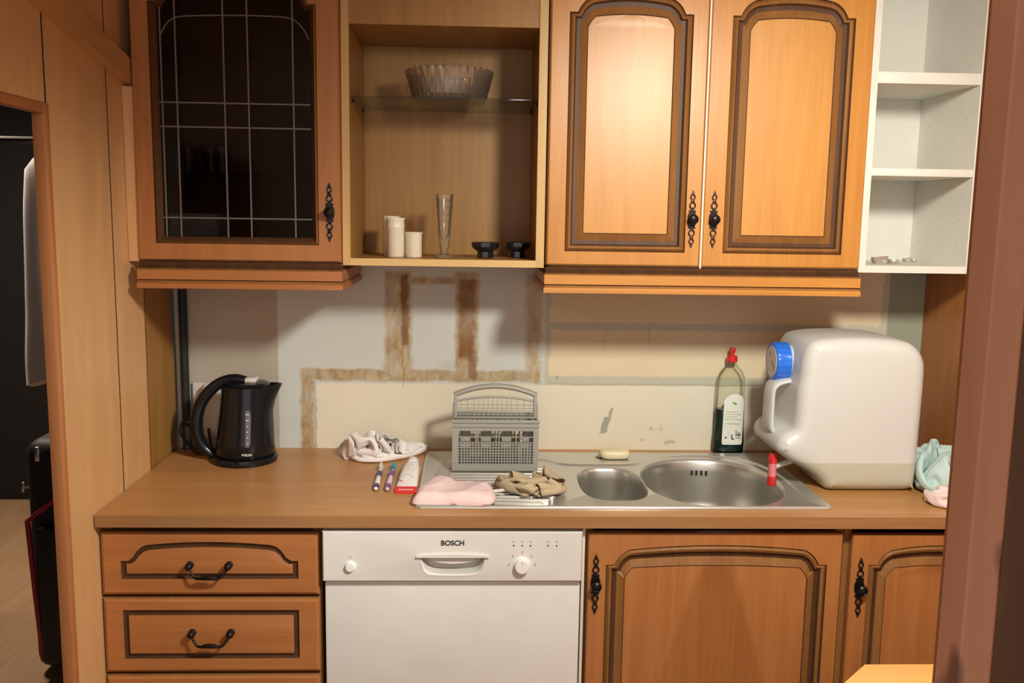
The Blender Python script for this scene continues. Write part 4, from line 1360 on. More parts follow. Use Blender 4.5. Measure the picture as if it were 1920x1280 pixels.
    4,5,4,4,2,-2,-10,-17,-14,-7,1,5,2,6,6,9,9,9,8,9,8,-3,-13,-16,-16,-16,-9,8,16,13,13,12,15,15,12,8,9,10,7,-3,-1,-1,-2,-2,-4,-1,-1,1,1,-105,2,3,3,5,4,4,0,-14,-11,-1,4,1,4, 
    6,6,8,9,9,8,9,0,-12,-16,-16,-16,-16,-10,7,15,13,12,15,16,13,6,8,10,9,6,-2,-4,-1,-2,-2,-4,0,0,0,0,-97,3,2,3,1,2,1,5,3,0,1,2,2,3,7,5,7,9,8,10,2,-9,-16,-16,-16,-16,-16, 
    -11,5,15,12,14,16,14,9,3,9,10,9,5,-1,-5,-3,-2,-2,-3,-1,1,-1,1,-91,2,2,3,3,3,3,12,16,3,1,1,2,3,6,6,5,9,9,6,-8,-15,-16,-16,-16,-16,-16,-12,3,15,13,15,16,10,4,4,9,10,8,5, 
    -1,-4,-6,-2,-2,-3,0,-1,1,4,-88,2,3,2,5,8,9,16,15,12,3,1,2,2,6,6,5,8,6,-4,-14,-16,-16,-17,-16,-16,-16,-12,2,14,15,16,12,6,2,5,9,10,8,4,-2,-4,-5,-4,-2,-3,0,0,4,10],
    [4,1,8,12,11,12,12,11,11,12,9,14,11,3,-9,-13,-5,-12,-12,-16,-2,0,-15,-11,1,-1,-2,0,2,6,11,14,8,11,13,-2,-14,-14,-14,-14,-12,-3,4,5,6,7,1,-14,-12,-7,-12,8,11,13,11,11,12,11, 
    9,9,3,12,13,3,-10,-13,-6,-10,-15,-12,2,-4,-16,-10,2,4,2,-3,-8,2,11,14,10,9,15,5,-9,-14,-14,-14,-8,0,5,5,6,3,-5,-13,-15,-10,-6,11,12,13,11,12,10,7,8,7,2,9,13,4,-10,-10,-7, 
    -13,-16,-9,3,-6,-16,-8,4,9,0,-6,-7,-8,9,14,13,9,14,11,-3,-14,-13,-13,-4,2,5,6,4,-2,-9,-12,-15,-14,2,12,12,12,12,9,7,5,6,9,2,5,14,4,-7,-8,-11,-15,-15,-7,2,-6,-16,-6,10,4, 
    -9,-11,-1,-7,7,13,13,10,14,14,4,-10,-14,-11,0,4,5,5,0,-8,-12,-10,-14,-15,8,12,13,12,11,4,5,9,2,7,4,2,13,5,-4,-10,-13,-16,-13,-5,1,-7,-16,-2,9,-6,-13,-9,-2,1,10,6,14,13,11, 
    15,10,-4,-14,-7,3,5,5,0,-5,-12,-11,-11,-11,-15,12,12,12,13,11,7,1,4,3,4,3,3,10,7,-4,-9,-15,-16,-12,-3,0,-8,-16,5,-2,-13,-11,-7,2,5,10,2,10,15,12,15,13,5,-12,-2,5,3,-1,-5, 
    -7,-7,-10,-12,-12,-16,14,13,13,13,12,8,3,3,2,3,1,0,4,7,-1,-12,-16,-14,-11,-3,-1,-10,-14,2,-11,-6,-14,-2,7,8,7,0,6,13,14,14,13,10,3,-1,-1,-4,-6,-7,-5,-8,-4,-9,-13,-15,16,14, 
    13,14,11,4,3,1,3,2,2,2,2,4,0,-15,-15,-15,-11,-6,-1,-9,-9,-12,-7,-3,-13,5,8,5,8,-1,3,10,14,14,11,7,6,2,-3,-6,-7,-7,-2,-6,0,-5,-12,-15,18,14,15,12,0,-5,6,5,3,3,2,3,3,4, 
    -6,-3,-13,-14,-15,-12,-6,-6,-13,-9,4,-13,-7,7,8,7,6,2,-2,11,11,10,7,7,5,3,-2,-6,-8,-5,-2,-1,0,0,-10,-15,21,15,14,4,-11,-4,4,6,4,3,3,3,4,0,-5,11,-8,-15,-14,-15,-13,-12,-10, 
    1,-3,-15,1,9,7,5,3,2,2,4,4,7,8,6,6,5,1,-4,-8,-1,4,2,0,-4,-9,-15,25,14,10,-4,-14,-7,3,4,6,4,2,4,2,-2,3,13,5,-16,-14,-13,-13,-13,-12,-9,-4,-13,11,5,1,0,0,0,1,3,6,8,7,9, 
    3,4,3,1,-6,6,3,2,0,-3,-8,-12,26,13,5,-10,-14,-11,0,4,6,3,3,3,-1,2,9,10,9,-3,-15,-12,-13,-11,-12,-13,-15,-7,0,0,1,0,1,2,2,5,6,6,8,7,1,3,4,4,2,2,0,-1,6,2,-3,-10,29,9, 
    -1,-13,-14,-13,-4,4,3,3,4,1,0,4,10,10,9,5,-4,-15,-14,-13,-8,-13,-16,-2,-9,0,0,0,0,0,1,3,4,4,6,7,0,4,2,3,3,1,0,2,6,7,1,-2,32,4,-8,-15,-13,-14,-8,1,2,3,4,-1,3,7,9,9,8, 
    7,5,-6,-14,-14,-8,-15,-14,-8,-7,-1,0,0,0,0,0,0,2,3,3,3,7,12,-3,-7,1,4,0,5,9,2,-2,6,47,-5,-13,-15,-13,-14,-9,-1,0,4,-2,0,4,9,8,8,8,7,7,5,-6,-15,-10,-15,-12,-13,-6,-2,-1, 
    0,0,2,-2,1,-1,7,3,0,11,5,-9,-6,-3,1,7,7,5,-2,3,14,53,-13,-15,-15,-13,-15,-6,3,-4,-7,-2,3,3,9,7,9,7,7,7,7,4,-5,-16,-14,-14,-11,-2,-1,-9,0,0,0,0,3,-3,7,4,-1,9,2,-9,-6, 
    -4,-2,2,6,7,0,10,15,50,-14,-14,-15,-14,-14,-1,-7,-9,-2,3,6,-4,5,9,7,8,8,6,5,7,2,-5,-15,-15,-9,1,-5,-12,-2,0,0,0,4,-4,6,5,-1,7,-2,-9,-5,-1,0,0,0,0,5,15,15,50,-15,-15,-14, 
    -15,-14,-9,-3,0,0,1,6,-6,0,4,8,9,5,7,5,6,3,1,-4,-10,-12,1,-5,-13,-6,0,0,0,5,-5,5,3,3,2,-5,-7,-1,0,0,0,0,0,3,12,16,49,-15,-15,-15,-15,-14,-6,0,0,0,0,5,-5,3,-3,1,7,9,2, 
    6,6,2,0,0,-1,-4,-5,-5,-6,-12,4,-4,0,5,-5,0,1,1,5,-1,-6,0,0,0,0,0,1,6,10,14,45,-15,-15,-15,-15,-14,-2,0,0,0,0,3,-3,4,-4,0,0,3,4,4,5,2,-1,0,-1,-1,-6,-3,2,-8,4,-4,0,4, 
    -4,0,0,0,0,0,0,0,0,0,0,1,1,8,14,14,33,-15,-13,-14,-16,-12,-1,0,0,0,0,0,0,0,0,4,-4,0,0,0,0,1,1,-1,-1,0,0,0,0,0,0,0,0,1,-1,0,0,0,0,0,0,0,1,1,2,2,3,12,10,8,27,-13, 
    -13,-15,-8,-1,-1,-3,-3,-2,-2,-2,0,-1,0,1,-2,-1,0,0,1,2,2,2,1,1,0,0,-1,0,-1,0,-1,0,-1,-1,0,1,0,1,2,1,2,2,3,3,5,-3,3,10,26,-13,-14,-9,8,-2,-8,3,-1,-2,-2,-3,-2,-2,-1,0, 
    -1,0,0,3,2,3,1,1,1,1,0,1,0,0,-1,-1,-1,-2,0,0,0,1,1,1,2,1,1,2,3,3,4,-4,-5,1,23,-13,-12,0,10,4,-9,-6,3,1,1,0,-1,-2,-2,-1,-1,0,2,1,0,-2,-3,-1,-1,1,3,3,3,3,2,0,-1,-1, 
    -1,-1,-1,0,-1,2,1,3,1,1,3,6,7,-6,-6,-7,10,-13,-6,4,9,10,-3,-10,-5,0,3,2,5,2,0,-1,-2,-1,-4,-6,-6,-6,-5,-1,-1,3,5,5,4,1,10,4,-4,-7,-8,5,2,2,0,1,0,-1,1,-4,2,11,16,0,-9, 
    -10,-2,-11,1,8,12,4,6,-8,-10,-4,1,7,5,4,3,2,-13,-12,-9,-8,-6,-4,-2,-1,0,2,4,8,2,6,13,5,-12,-10,-6,2,3,4,3,0,-3,-1,0,-2,7,17,3,9,-5,-10,-12,-5,7,12,11,7,4,-4,-9,-9,-3,4, 
    6,6,5,4,-12,-10,-13,-13,-12,-5,0,0,0,0,1,6,5,8,14,8,-14,-12,-10,-1,3,4,3,3,-2,-2,-1,4,14,13,-10,11,2,-9,-16,3,13,10,10,9,6,-1,-7,-10,-8,0,5,5,6,4,-6,-16,-7,-9,-12,-13,-4, 
    0,0,0,0,1,6,8,14,11,-4,-13,-15,-8,0,1,3,5,-1,-1,2,11,15,2,-11,4,8,-4,-16,10,9,8,8,4,13,10,-4,-9,-10,-5,4,5,1,5,-3,-14,-14,-8,-14,-3,6,-4,-6,-4,-3,0,4,6,12,13,4,-11,-13, 
    -15,0,0,0,0,2,1,8,15,8,-6,-11,-1,10,2,-17,10,6,9,8,5,12,15,7,-4,-9,-10,-4,5,0,4,0,-11,-15,-13,-11,6,3,2,-3,-6,-7,-4,-2,3,9,13,10,-7,-15,-9,-8,0,0,0,0,3,14,12,-2,-6,-10, 
    -5,5,10,-15,5,8,5,7,10,14,14,13,4,-5,-9,-9,-3,2,1,3,-8,-15,-12,-13,-3,6,5,3,0,-3,-5,-6,-4,1,9,13,0,-14,-4,-15,-1,0,0,0,9,14,1,-7,-4,-9,-3,-1,9,-6,1,7,2,9,12,14,15,15, 
    10,1,-5,-10,-8,-1,-2,3,-5,-14,-12,-13,-9,0,7,1,5,3,1,-1,-2,-3,-2,4,10,-13,-3,-12,-8,0,0,3,15,4,-8,-6,-5,-3,0,0,0,0,0,0,4,10,14,14,15,15,13,6,1,-5,-10,-7,-4,-1,-2,-12,-13, 
    -10,-13,-5,0,3,4,4,3,-2,8,6,3,0,5,-11,-11,-6,-14,1,1,9,9,-9,-4,-2,-1,0,1,2,5,-14,0,0,9,14,3,11,14,15,15,9,2,3,-5,-9,-8,-8,-4,-5,-14,-11,-11,-9,-6,-1,3,4,2,2,6,8,8,12, 
    7,-11,-10,-12,-14,2,3,10,-6,-1,0,1,2,2,2,0,-4,-19,-1,4,12,11,-1,7,13,14,16,11,-1,5,9,-6,-9,-9,-9,-5,-14,-10,-12,-10,-9,-7,0,4,6,6,8,10,13,10,-2,-9,-8,-12,-4,3,3,2,1,1,1, 
    1,1,0,0,-11,-5,-15,5,6,11,12,3,-2,6,11,13,14,2,8,13,0,-9,-11,-7,-7,-12,-12,-10,-10,-10,-10,-8,0,11,10,11,13,10,2,-5,-10,-7,-1,5,2,4,-3,2,-2,-6,4,3,2,-1,-13,-9,-3,4,6,6, 
    11,8,1,0,4,9,10,9,12,14,3,-11,-7,-5,-10,-13,-12,-9,-11,-10,-12,-3,1,5,12,12,10,3,-1,-7,-4,0,5,4,1,4,0,-7,-7,-7,-1,10,5,1,-10,-10,-10,11,9,8,7,6,6,3,1,5,8,9,10,13,5,-7, 
    -3,-8,-13,-13,-13,-10,-13,-11,-6,2,0,4,10,9,4,-3,-1,0,2,6,5,2,0,3,0,-4,-7,-7,-9,1,3,3,3,-6,-33,12,14,13,13,12,5,3,3,4,7,8,8,8,8,1,-7,-12,-13,-14,-11,-13,-13,-8,-1,3,1, 
    -1,11,1,1,1,3,3,5,5,4,1,0,4,-1,-8,-9,-10,-10,-13,2,7,17,3,-49,15,15,15,15,13,10,5,4,3,8,7,8,8,4,-2,-9,-10,-12,-14,-14,-12,-10,-4,2,-5,-1,5,11,2,0,3,3,4,5,5,3,-1,1,2, 
    -7,-16,-13,-9,-12,-10,7,13,14,13,-57,15,15,15,14,15,12,9,6,3,7,8,5,1,-5,6,-4,-11,-12,-14,-14,-10,-6,0,-4,-4,-2,5,11,5,1,3,3,3,5,5,1,0,0,-2,-13,-16,-16,-12,-13,-6,15,14,14, 
    10,-59,16,15,15,15,15,14,11,4,9,8,4,-4,-9,-1,11,1,-8,-13,-14,-12,-8,-1,-1,-4,-4,-5,5,11,6,3,2,2,5,5,0,-7,4,2,-8,-15,-16,-15,-14,-13,-4,15,14,13,10,-56,16,15,15,16,15,15,15, 
    8,9,5,-6,-11,-7,2,12,6,-6,-12,-14,-9,-3,0,-3,-3,-5,-6,4,10,8,2,1,5,6,0,-8,-7,6,1,-10,-16,-14,-16,-13,-14,-4,11,13,13,12,-50,15,16,15,15,15,15,16,15,6,-1,-12,-11,-7,3,13,10, 
    -2,-13,-11,-4,0,-2,-6,-3,-6,-4,4,10,8,1,4,6,2,-6,-13,-5,7,0,-11,-16,-13,-15,-15,-14,-3,10,14,12,7,-42,15,15,16,15,15,15,11,7,14,1,-10,-15,-9,2,13,13,4,-11,-6,0,-1,-5,-6,-4, 
    -5,-3,3,10,8,2,6,4,-4,-12,-13,-3,7,-1,-13,-15,-14,-13,-15,-14,-4,11,12,8,1,-29,16,15,16,15,14,13,7,2,13,10,-8,-16,-12,1,12,15,8,-2,-1,0,-5,-5,-5,-4,-5,-4,3,9,10,4,5,-1,-10, 
    -14, -11, -3, 7, -3, -13, -16, -13, -12, -15, -15, -3, 9, 8, 3, -4])),
         .8990, M['cloth_white'], 'crumpled white cloth lying against the wall left of the grey basket', 'cloth', (.58, -.08, .9))

# pink folded cloth
def hp_(x, y, t):
    e = (1 - t ** 10)
    r = ridges(x, y, 5, 9)
    return e * (.020 + .010 * gauss(x, y, .745, -.43, .04, .05) + .006 * r + .004 * ridges(x, y, 55, 40) * gauss(x, y, .89, -.47, .025, .06))
mb = MB()
heap(mb, [(.713, -.535), (.708, -.50), (.716, -.455), (.742, -.405), (.775, -.400), (.80, -.428), (.842, -.420), (.870, -.432), (.893, -.45), (.903, -.488), (.896, -.53), (.873, -.546), (.80, -.540)], .9066, hp_, M['cloth_pink'], 30, 156, .006, .003, 2)
pc = tag(mb.build('pink_towel', sharp=80, base=(.80, -.48, .9)), 'folded pink towel at the front edge of the sink drainer', 'towel')
mb = MB()
mb.loft([[(.893, -.470, .921), (.899, -.480, .919), (.925, -.462, .916), (.920, -.450, .918)], [(.893, -.470, .922), (.899, -.480, .920), (.925, -.462, .917), (.920, -.450, .919)]], M['paper'], True, True)
part(mb, 'care_tag', pc, 'small white care tag')

crumpled('beige_cloth', (46, 32, (
    [1867,1,1,9,10,9,9,10,10,13,14,15,9,6,10,11,10,9,3,-4,-7,-6,1,13,0,-13,-12,-7,1,13,8,7,7,-1,-2,-2,-2,1,2,2,2,-3,-4,-3,9,15,-189,2,5,10,10,11,8,11,13,15,15,11,4,5,11,10, 
    10,8,2,-5,-6,-6,6,13,4,-8,-13,-5,6,13,12,8,7,1,-2,-1,-2,1,2,2,2,-4,-4,-8,0,11,-199,5,8,9,10,10,12,14,15,14,10,6,3,7,11,10,9,7,2,-5,-7,-3,8,13,9,-6,-11,-2,10,13,13,11,8, 
    3,-1,-1,-2,1,2,2,1,-4,-5,-6,-7,-5,-202,7,9,9,10,13,14,16,13,10,4,4,5,9,11,10,8,7,0,-5,-7,1,10,12,11,-6,-3,2,11,14,13,13,10,6,0,-2,-1,1,2,2,1,-4,-6,-8,-9,-13,-211,7,8, 
    11,12,15,15,14,9,4,3,4,7,10,11,9,9,5,0,-5,-6,3,12,12,12,7,2,-3,12,13,13,13,13,9,3,-2,-1,0,3,2,0,-5,-8,-11,-11,-11,-225,6,10,13,14,15,14,9,3,2,4,5,10,14,12,8,1,6,0,-6, 
    -4,6,12,12,10,11,9,3,13,12,9,14,14,14,8,-1,-2,1,3,2,-1,-8,-10,-10,-10,-11,-242,8,12,14,15,13,9,3,1,3,6,10,14,12,10,6,-4,6,1,-5,-3,9,11,11,10,11,11,16,12,11,10,14,13,14, 
    14,4,-1,0,4,1,-3,-9,-10,-11,-12,-13,-253,10,14,15,13,9,3,0,2,6,10,15,13,4,12,4,-6,4,3,-2,-3,12,8,11,12,15,14,16,13,14,10,15,13,14,14,13,1,-1,5,-1,-5,-11,-12,-12,-13,-12, 
    -264,15,15,12,9,3,0,2,5,11,15,13,6,3,12,2,-7,2,2,0,4,13,8,14,15,13,15,14,14,14,15,15,14,14,13,15,8,1,4,-6,-7,-9,-11,-13,-13,-13,-271,15,13,8,4,1,1,4,11,16,12,6,1,7,12, 
    -1,-3,1,13,-2,2,11,12,14,15,14,15,15,15,14,15,15,15,14,14,14,11,8,0,-8,-10,-10,-13,-13,-14,-14,-269,14,7,4,2,3,3,10,15,11,5,1,4,10,11,7,-3,-2,12,10,-2,7,15,15,15,14,15,15, 
    15,14,15,15,15,14,15,13,10,14,-2,-10,-12,-14,-14,-14,-14,-14,-263,7,4,4,3,5,9,15,8,3,1,1,7,11,11,11,5,-3,5,16,6,1,15,14,15,15,15,15,14,15,15,14,15,15,15,14,13,11,-4,-14, 
    -14,-14,-13,-14,-14,-15,-255,3,4,4,5,9,13,4,-4,4,0,3,8,12,11,11,12,5,-1,12,14,2,12,15,15,14,15,15,15,15,15,14,15,15,15,14,15,7,-10,-13,-14,-14,-13,-14,-13,-15,-242,2,2,4,8, 
    10,3,-10,-3,3,-1,5,12,12,11,11,11,12,8,4,14,12,6,14,15,15,15,15,14,15,15,15,15,15,15,15,14,1,-14,-12,-13,-13,-13,-14,-13,-13,-228,0,2,7,8,1,-8,-10,-5,-1,1,8,12,12,11,11,11, 
    12,12,11,9,13,9,14,15,15,15,15,15,15,15,15,15,15,14,16,11,-4,-14,-12,-14,-13,-13,-14,-13,-13,-211,0,5,6,-1,-9,-11,-9,-4,-3,3,15,12,5,9,11,12,12,12,11,12,14,15,15,15,15,15,15, 
    14,15,15,15,15,15,15,14,8,-9,-13,-12,-14,-13,-13,-14,-10,-6,-203,3,5,-3,-11,-13,-10,-8,-2,2,11,1,10,7,11,12,13,11,13,13,13,15,15,16,14,15,15,14,15,15,15,15,14,16,14,12,4,-11, 
    -13,-12,-14,-13,-11,-8,-2,-1,-203,4,-4,-12,-14,-13,-9,-3,4,7,9,-3,4,14,10,13,14,9,12,13,14,13,15,14,15,15,15,14,15,15,15,14,15,14,8,13,4,-12,-13,-13,-12,-9,-4,-1,-1,1,-204,-3, 
    -14,-13,-12,-7,-1,0,1,7,3,1,1,9,13,13,13,12,9,14,13,10,13,15,15,14,15,15,15,14,15,15,14,12,6,6,8,-12,-13,-11,-3,-1,-1,-3,1,1,-207,-13,-12,-10,-8,-3,-4,2,1,6,2,2,3,5,7,11, 
    14,10,13,14,11,6,13,15,15,14,15,15,15,16,14,12,9,7,5,7,11,-9,-9,4,0,-2,-5,0,2,1,-214,-13,-10,-8,-6,-5,-3,4,-1,7,3,2,3,4,5,7,10,13,12,13,6,6,14,14,14,16,15,15,15,13,10,7, 
    7,7,7,7,10,-4,6,4,0,-1,-2,3,1,1,-218,-11,-11,-6,-6,-5,-1,3,-1,5,4,4,2,5,5,5,6,8,12,13,4,5,11,15,16,15,14,13,11,9,8,7,8,6,8,10,13,10,-3,5,1,4,6,3,2,1,-229,-7,-5,-7,-5, 
    -5,0,3,-1,4,3,3,4,5,5,5,6,6,6,7,6,3,12,15,14,12,12,9,10,9,11,5,6,8,12,14,12,14,-2,7,8,8,3,2,4,2,-256,-7,-1,15,-4,-6,3,2,-2,4,3,4,4,4,4,6,6,6,6,5,4,5,-1,8,14,11,10, 
    11,9,10,10,10,4,11,14,14,14,13,11,7,5,4,4,3,3,1,-274,-1,12,12,6,-5,4,0,0,3,4,3,4,4,4,6,6,6,6,5,4,4,-5,-3,6,11,11,10,11,7,11,10,12,11,13,13,14,14,9,8,4,6,3,2,-1,-1, 
    -271,11,14,10,11,0,5,-1,-1,4,4,4,3,4,4,5,6,6,6,6,5,2,-4,-3,-3,0,6,11,11,8,11,11,11,13,13,14,13,12,9,8,6,4,1,-1,-2,-1,-253,14,12,12,13,6,4,-2,1,4,4,4,4,4,4,4,6,6,6,6, 
    5,3,-4,-4,-3,-4,-2,2,6,11,10,12,12,13,13,14,12,12,9,9,4,1,-1,-1,0,-3,-231,14,13,13,13,7,7,-1,2,4,3,4,4,4,4,4,5,6,7,6,6,1,-3,-3,-4,-3,-4,-3,-3,2,11,13,12,14,14,13,13, 
    11,8,7,1,0,-1,-2,0,-2,-211,14,13,14,14,11,5,2,3,4,4,4,3,5,4,3,5,6,6,6,6,2,-2,-3,-4,-4,-3,-3,-3,-12,6,13,14,14,14,12,7,12,7,4,-2,0,0,-1,-3,7,-201,14,14,14,15,14,9,3,5, 
    4,3,4,4,4,4,4,4,6,5,7,6,3,-2,-4,-4,-3,-3,-4,-9,-15,-1,12,15,12,14,10,3,12,7,2,-1,-2,-2,-1,11,10,-202,15,14,15,14,15,14,8,6,4,4,3,4,4,4,4,4,5,6,6,7,3,-2,-4,-3,-4,-4, 
    -10,-12,-15,-6,12,15,9,14,7,1,10,8,-1,-2,-3,0,7,15,12,-200,14,15,15,14,14,15,13,10,6,4,4,3,4,5,4,3,5,6,6,6,4,-2,-4,-4,-6,-9,-12,-13,-14,-9,10,14,6,15,4,-2,10,6,-4,-2,0, 
    4, 13, 14, 15],
    [-859,-15,-15,-7,-3,-7,-7,-6,-5,0,2,4,-9,-11,-2,4,9,12,8,-8,-13,-13,0,8,1,-1,0,0,-1,-5,-2,1,1,13,15,15,10,-6,-15,-14,-15,-4,0,4,-2,2,75,-14,-11,-5,-5,-4,-7,-5,1,2,2,-4,-13, 
    -13,0,9,9,13,5,-8,-13,-11,3,9,4,-1,0,0,-2,-5,-7,-2,0,10,15,15,10,-6,-15,-14,-15,-3,3,10,2,-2,61,-10,-8,-6,-5,-5,-3,1,3,1,-5,-12,-14,-9,3,9,12,12,5,-8,-14,-8,6,9,6,0,0,-1, 
    -3,-5,-8,-5,-2,6,13,15,11,-6,-15,-15,-14,-1,4,9,11,-1,50,-7,-7,-6,-5,-2,1,3,0,-5,-12,-15,-12,-5,6,11,13,11,4,-9,-13,-5,8,9,7,0,2,-2,-3,-6,-7,-8,-5,2,10,15,12,-6,-15,-15, 
    -12,-1,7,11,12,5,43,-9,-6,-5,-2,1,2,0,-6,-13,-14,-14,-9,-1,9,12,12,11,2,-8,-13,-1,9,9,8,1,-2,2,-4,-6,-8,-6,-7,-4,6,15,11,-6,-15,-14,-11,3,10,10,11,10,38,-8,-5,-2,-1,2,0, 
    -6,-12,-16,-13,-11,-3,6,1,12,12,12,0,-10,-8,2,9,8,6,5,-1,2,-5,-9,-11,-6,1,-6,-3,9,14,-4,-15,-14,-8,6,12,10,9,6,43,-7,-4,0,1,-1,-5,-13,-15,-14,-11,-5,4,2,-3,13,7,15,1,-9, 
    -6,4,9,1,3,6,9,2,-10,-9,-11,-5,3,-2,-6,0,12,-3,-15,-12,-5,10,9,5,4,0,61,-5,-1,0,-1,-6,-12,-15,-14,-12,-4,2,0,-10,5,12,4,15,4,-5,-5,5,2,4,7,7,1,-4,-6,-7,-10,-4,3,1,-2,-6, 
    -1,4,-14,-8,-4,2,3,3,2,1,80,-1,-1,-2,-6,-11,-14,-15,-12,-5,1,0,-7,-11,7,12,3,12,0,2,2,6,2,4,2,-6,-3,-3,-3,-3,-4,-1,1,1,2,-3,-6,0,-13,-3,-2,0,1,1,2,3,86,-1,-3,-6,-10,-14, 
    -14,-13,-7,1,0,-8,-13,-5,8,10,9,11,5,2,3,3,3,-4,-2,-2,-1,-2,-2,-1,-3,-1,-1,0,1,1,-6,-7,-7,-3,0,0,2,1,2,2,87,-3,-7,-10,-12,-13,-12,-10,-1,-1,-7,-14,-10,1,9,11,9,11,8,2,4, 
    3,0,-1,-2,-2,-1,-2,-2,-2,-2,-1,-2,-2,0,2,-6,-6,-6,-2,0,0,-2,-1,-4,2,98,-8,-10,-10,-11,-12,-10,-5,-4,-6,-13,-13,-6,6,9,10,10,11,10,3,2,6,-1,-1,-1,-2,-1,-2,-2,-2,-2,-1,-2,-2, 
    -1,0,-4,-6,-5,-3,-2,-3,-8,-2,-5,2,109,-9,-10,-11,-11,-10,-8,-8,-13,-6,-14,-11,-1,9,9,10,10,10,11,7,1,5,1,-1,-1,-2,-1,-2,-2,-2,-2,-2,-1,-2,-1,-1,-4,-5,-5,-6,-6,-5,-7,-5,-5, 
    -3,120,-8,-10,-10,-11,-11,-11,-12,-12,-8,-13,-10,4,10,10,10,10,9,9,10,4,2,3,0,-1,-2,-2,-1,-2,-2,-2,-2,-1,-2,-1,-2,-3,-6,-6,-6,-7,-7,-7,-6,-8,-7,128,-8,-9,-12,-12,-12,-11,-10, 
    -13,-12,-13,-5,8,9,10,10,9,10,9,7,8,4,3,0,-1,-2,-2,-1,-2,-2,-2,-2,-1,-2,-1,-2,-4,-7,-6,-6,-7,-7,-7,-7,-7,-7,125,-8,-11,-14,-12,-9,-9,-12,-12,-13,-11,-1,-2,13,11,11,10,8,9, 
    10,8,5,2,-1,-1,0,-1,-1,-2,-2,-2,-2,-2,-2,-1,-1,-6,-9,-5,-5,-6,-7,-7,-8,-9,-12,128,-10,-14,-12,-8,-7,-11,-12,-12,-12,-8,-5,-6,14,10,8,8,7,8,8,8,5,2,0,1,1,1,1,1,1,0,0,-2, 
    -1,-2,-3,-7,-8,-5,-5,-7,-7,-9,-12,-14,-15,137,-15,-12,-6,-5,-9,-11,-13,-12,-12,-9,-1,-7,-4,12,0,7,9,9,6,7,3,2,0,1,1,2,2,1,2,2,2,1,-4,11,4,-7,-9,-3,-6,-9,-12,-14,-15,-13, 
    -14,139,-13,-3,-6,-9,-12,-15,-14,-4,-13,-3,-4,-6,-12,-3,6,1,9,9,6,4,4,4,1,-1,1,1,3,2,1,2,0,0,6,13,15,-3,-9,-4,-11,-14,-15,-14,-11,-15,-12,137,-3,-6,-10,-12,-15,-10,-14,2,-14, 
    -1,-6,-5,-9,-13,-6,2,9,7,5,4,4,3,2,1,2,1,1,1,0,1,4,9,13,14,12,6,-10,-13,-14,-14,-13,-10,-14,-14,-10,133,-2,-10,-13,-13,-4,-13,-12,5,-13,-9,-2,-9,-3,-11,-14,-7,6,6,5,4,4,3, 
    3,2,0,1,0,1,3,7,12,13,13,12,13,11,-15,-13,-15,-14,-13,-12,-15,-12,-9,130,-9,-12,-13,-8,1,-14,-9,7,-13,-8,-8,-11,-1,-7,-13,-14,-7,7,4,3,4,5,2,1,0,1,4,7,10,13,13,12,13,13,11, 
    6,-13,-14,-13,-14,-13,-14,-13,-12,-12,120,-10,-11,-13,-2,4,-15,-6,7,-12,-15,-9,-7,-1,-3,-12,-14,-14,-5,3,4,4,4,3,3,4,8,11,11,11,8,14,13,13,9,2,7,-5,-14,-13,-12,-13,-13,-13,-13, 
    -13,117,-10,-15,-7,-6,6,-15,-3,5,-12,-15,-11,-3,-5,0,-11,-13,-14,-12,-4,0,4,15,10,1,9,11,8,12,11,6,11,14,10,0,3,3,5,-8,-11,-12,-14,-13,-13,-13,-13,110,-15,-9,4,-11,0,-14,0,3, 
    -12,-15,-13,-7,0,1,-9,-14,-13,-13,-9,-3,8,11,15,12,6,9,11,9,13,8,6,10,7,8,6,7,1,-11,-12,-13,-13,-13,-14,-14,-14,101,-10,0,5,-10,-6,-13,1,0,-12,-15,-14,-10,-2,5,-6,-12,-14,-13, 
    -12,-4,9,13,13,15,11,9,8,10,13,10,7,10,8,8,6,1,-5,-10,-11,-12,-13,-15,-14,-15,-15,100,1,1,2,-6,-12,-12,2,-3,-13,-14,-14,-13,-4,6,-2,-11,-14,-13,-13,-6,9,15,12,14,15,12,10,8, 
    12,11,10,9,8,6,1,-4,-4,-9,-10,-13,-15,-14,-15,-15,-13,89,5,4,4,2,-11,-12,0,-5,-14,-14,-13,-15,-7,5,3,-9,-14,-13,-14,-7,8,15,12,14,14,15,12,11,13,10,8,9,3,2,4,1,-7,-9,-12, 
    -15,-15,-15,-14,-14,-9,70,6,5,5,5,1,-4,-6,-8,-13,-14,-14,-14,-10,3,5,-5,-13,-13,-14,-8,6,15,13,14,14,14,11,14,9,13,8,4,-6,1,5,10,-3,-11,-14,-15,-14,-16,-14,-11,2,45,5,4,5,4, 
    4,2,-4,-4,-8,-15,-15,-14,-11,1,6,-2,-11,-13,-14,-9,5,14,14,14,14,13,14,12,2,15,8,1,-10,0,8,13,0,-11,-15,-15,-14,-14,-10,-1,1,22,4,4,3,2,3,4,4,1,-5,-14,-15,-14,-12,-3,7,2, 
    -9,-13,-14,-10,4,13,14,15,14,14,12,7,2,14,10,-2,-12,-1,10,15,3,-12,-15,-13,-13,-10,-4,2,1,-4,3,2,3,5,1,3,5,7,2,-10,-15,-14,-14,-5,4,7,-6,-12,-14,-11,2,14,14,14,14,12,8,5,6, 
    12, 12, -6, -13, -1, 12, 15, 7, -14, -12, -10, -10, -7, 0, 2, 2],
    [75,0,-4,-10,-10,-10,-9,-10,-10,-8,0,0,8,8,10,11,6,2,-13,-12,1,-5,-16,1,15,9,9,14,15,6,-13,-13,-14,-7,4,-1,-11,-14,0,0,0,14,14,14,12,-4,20,-6,-9,-10,-9,-10,-9,-10,-7,0,3,10, 
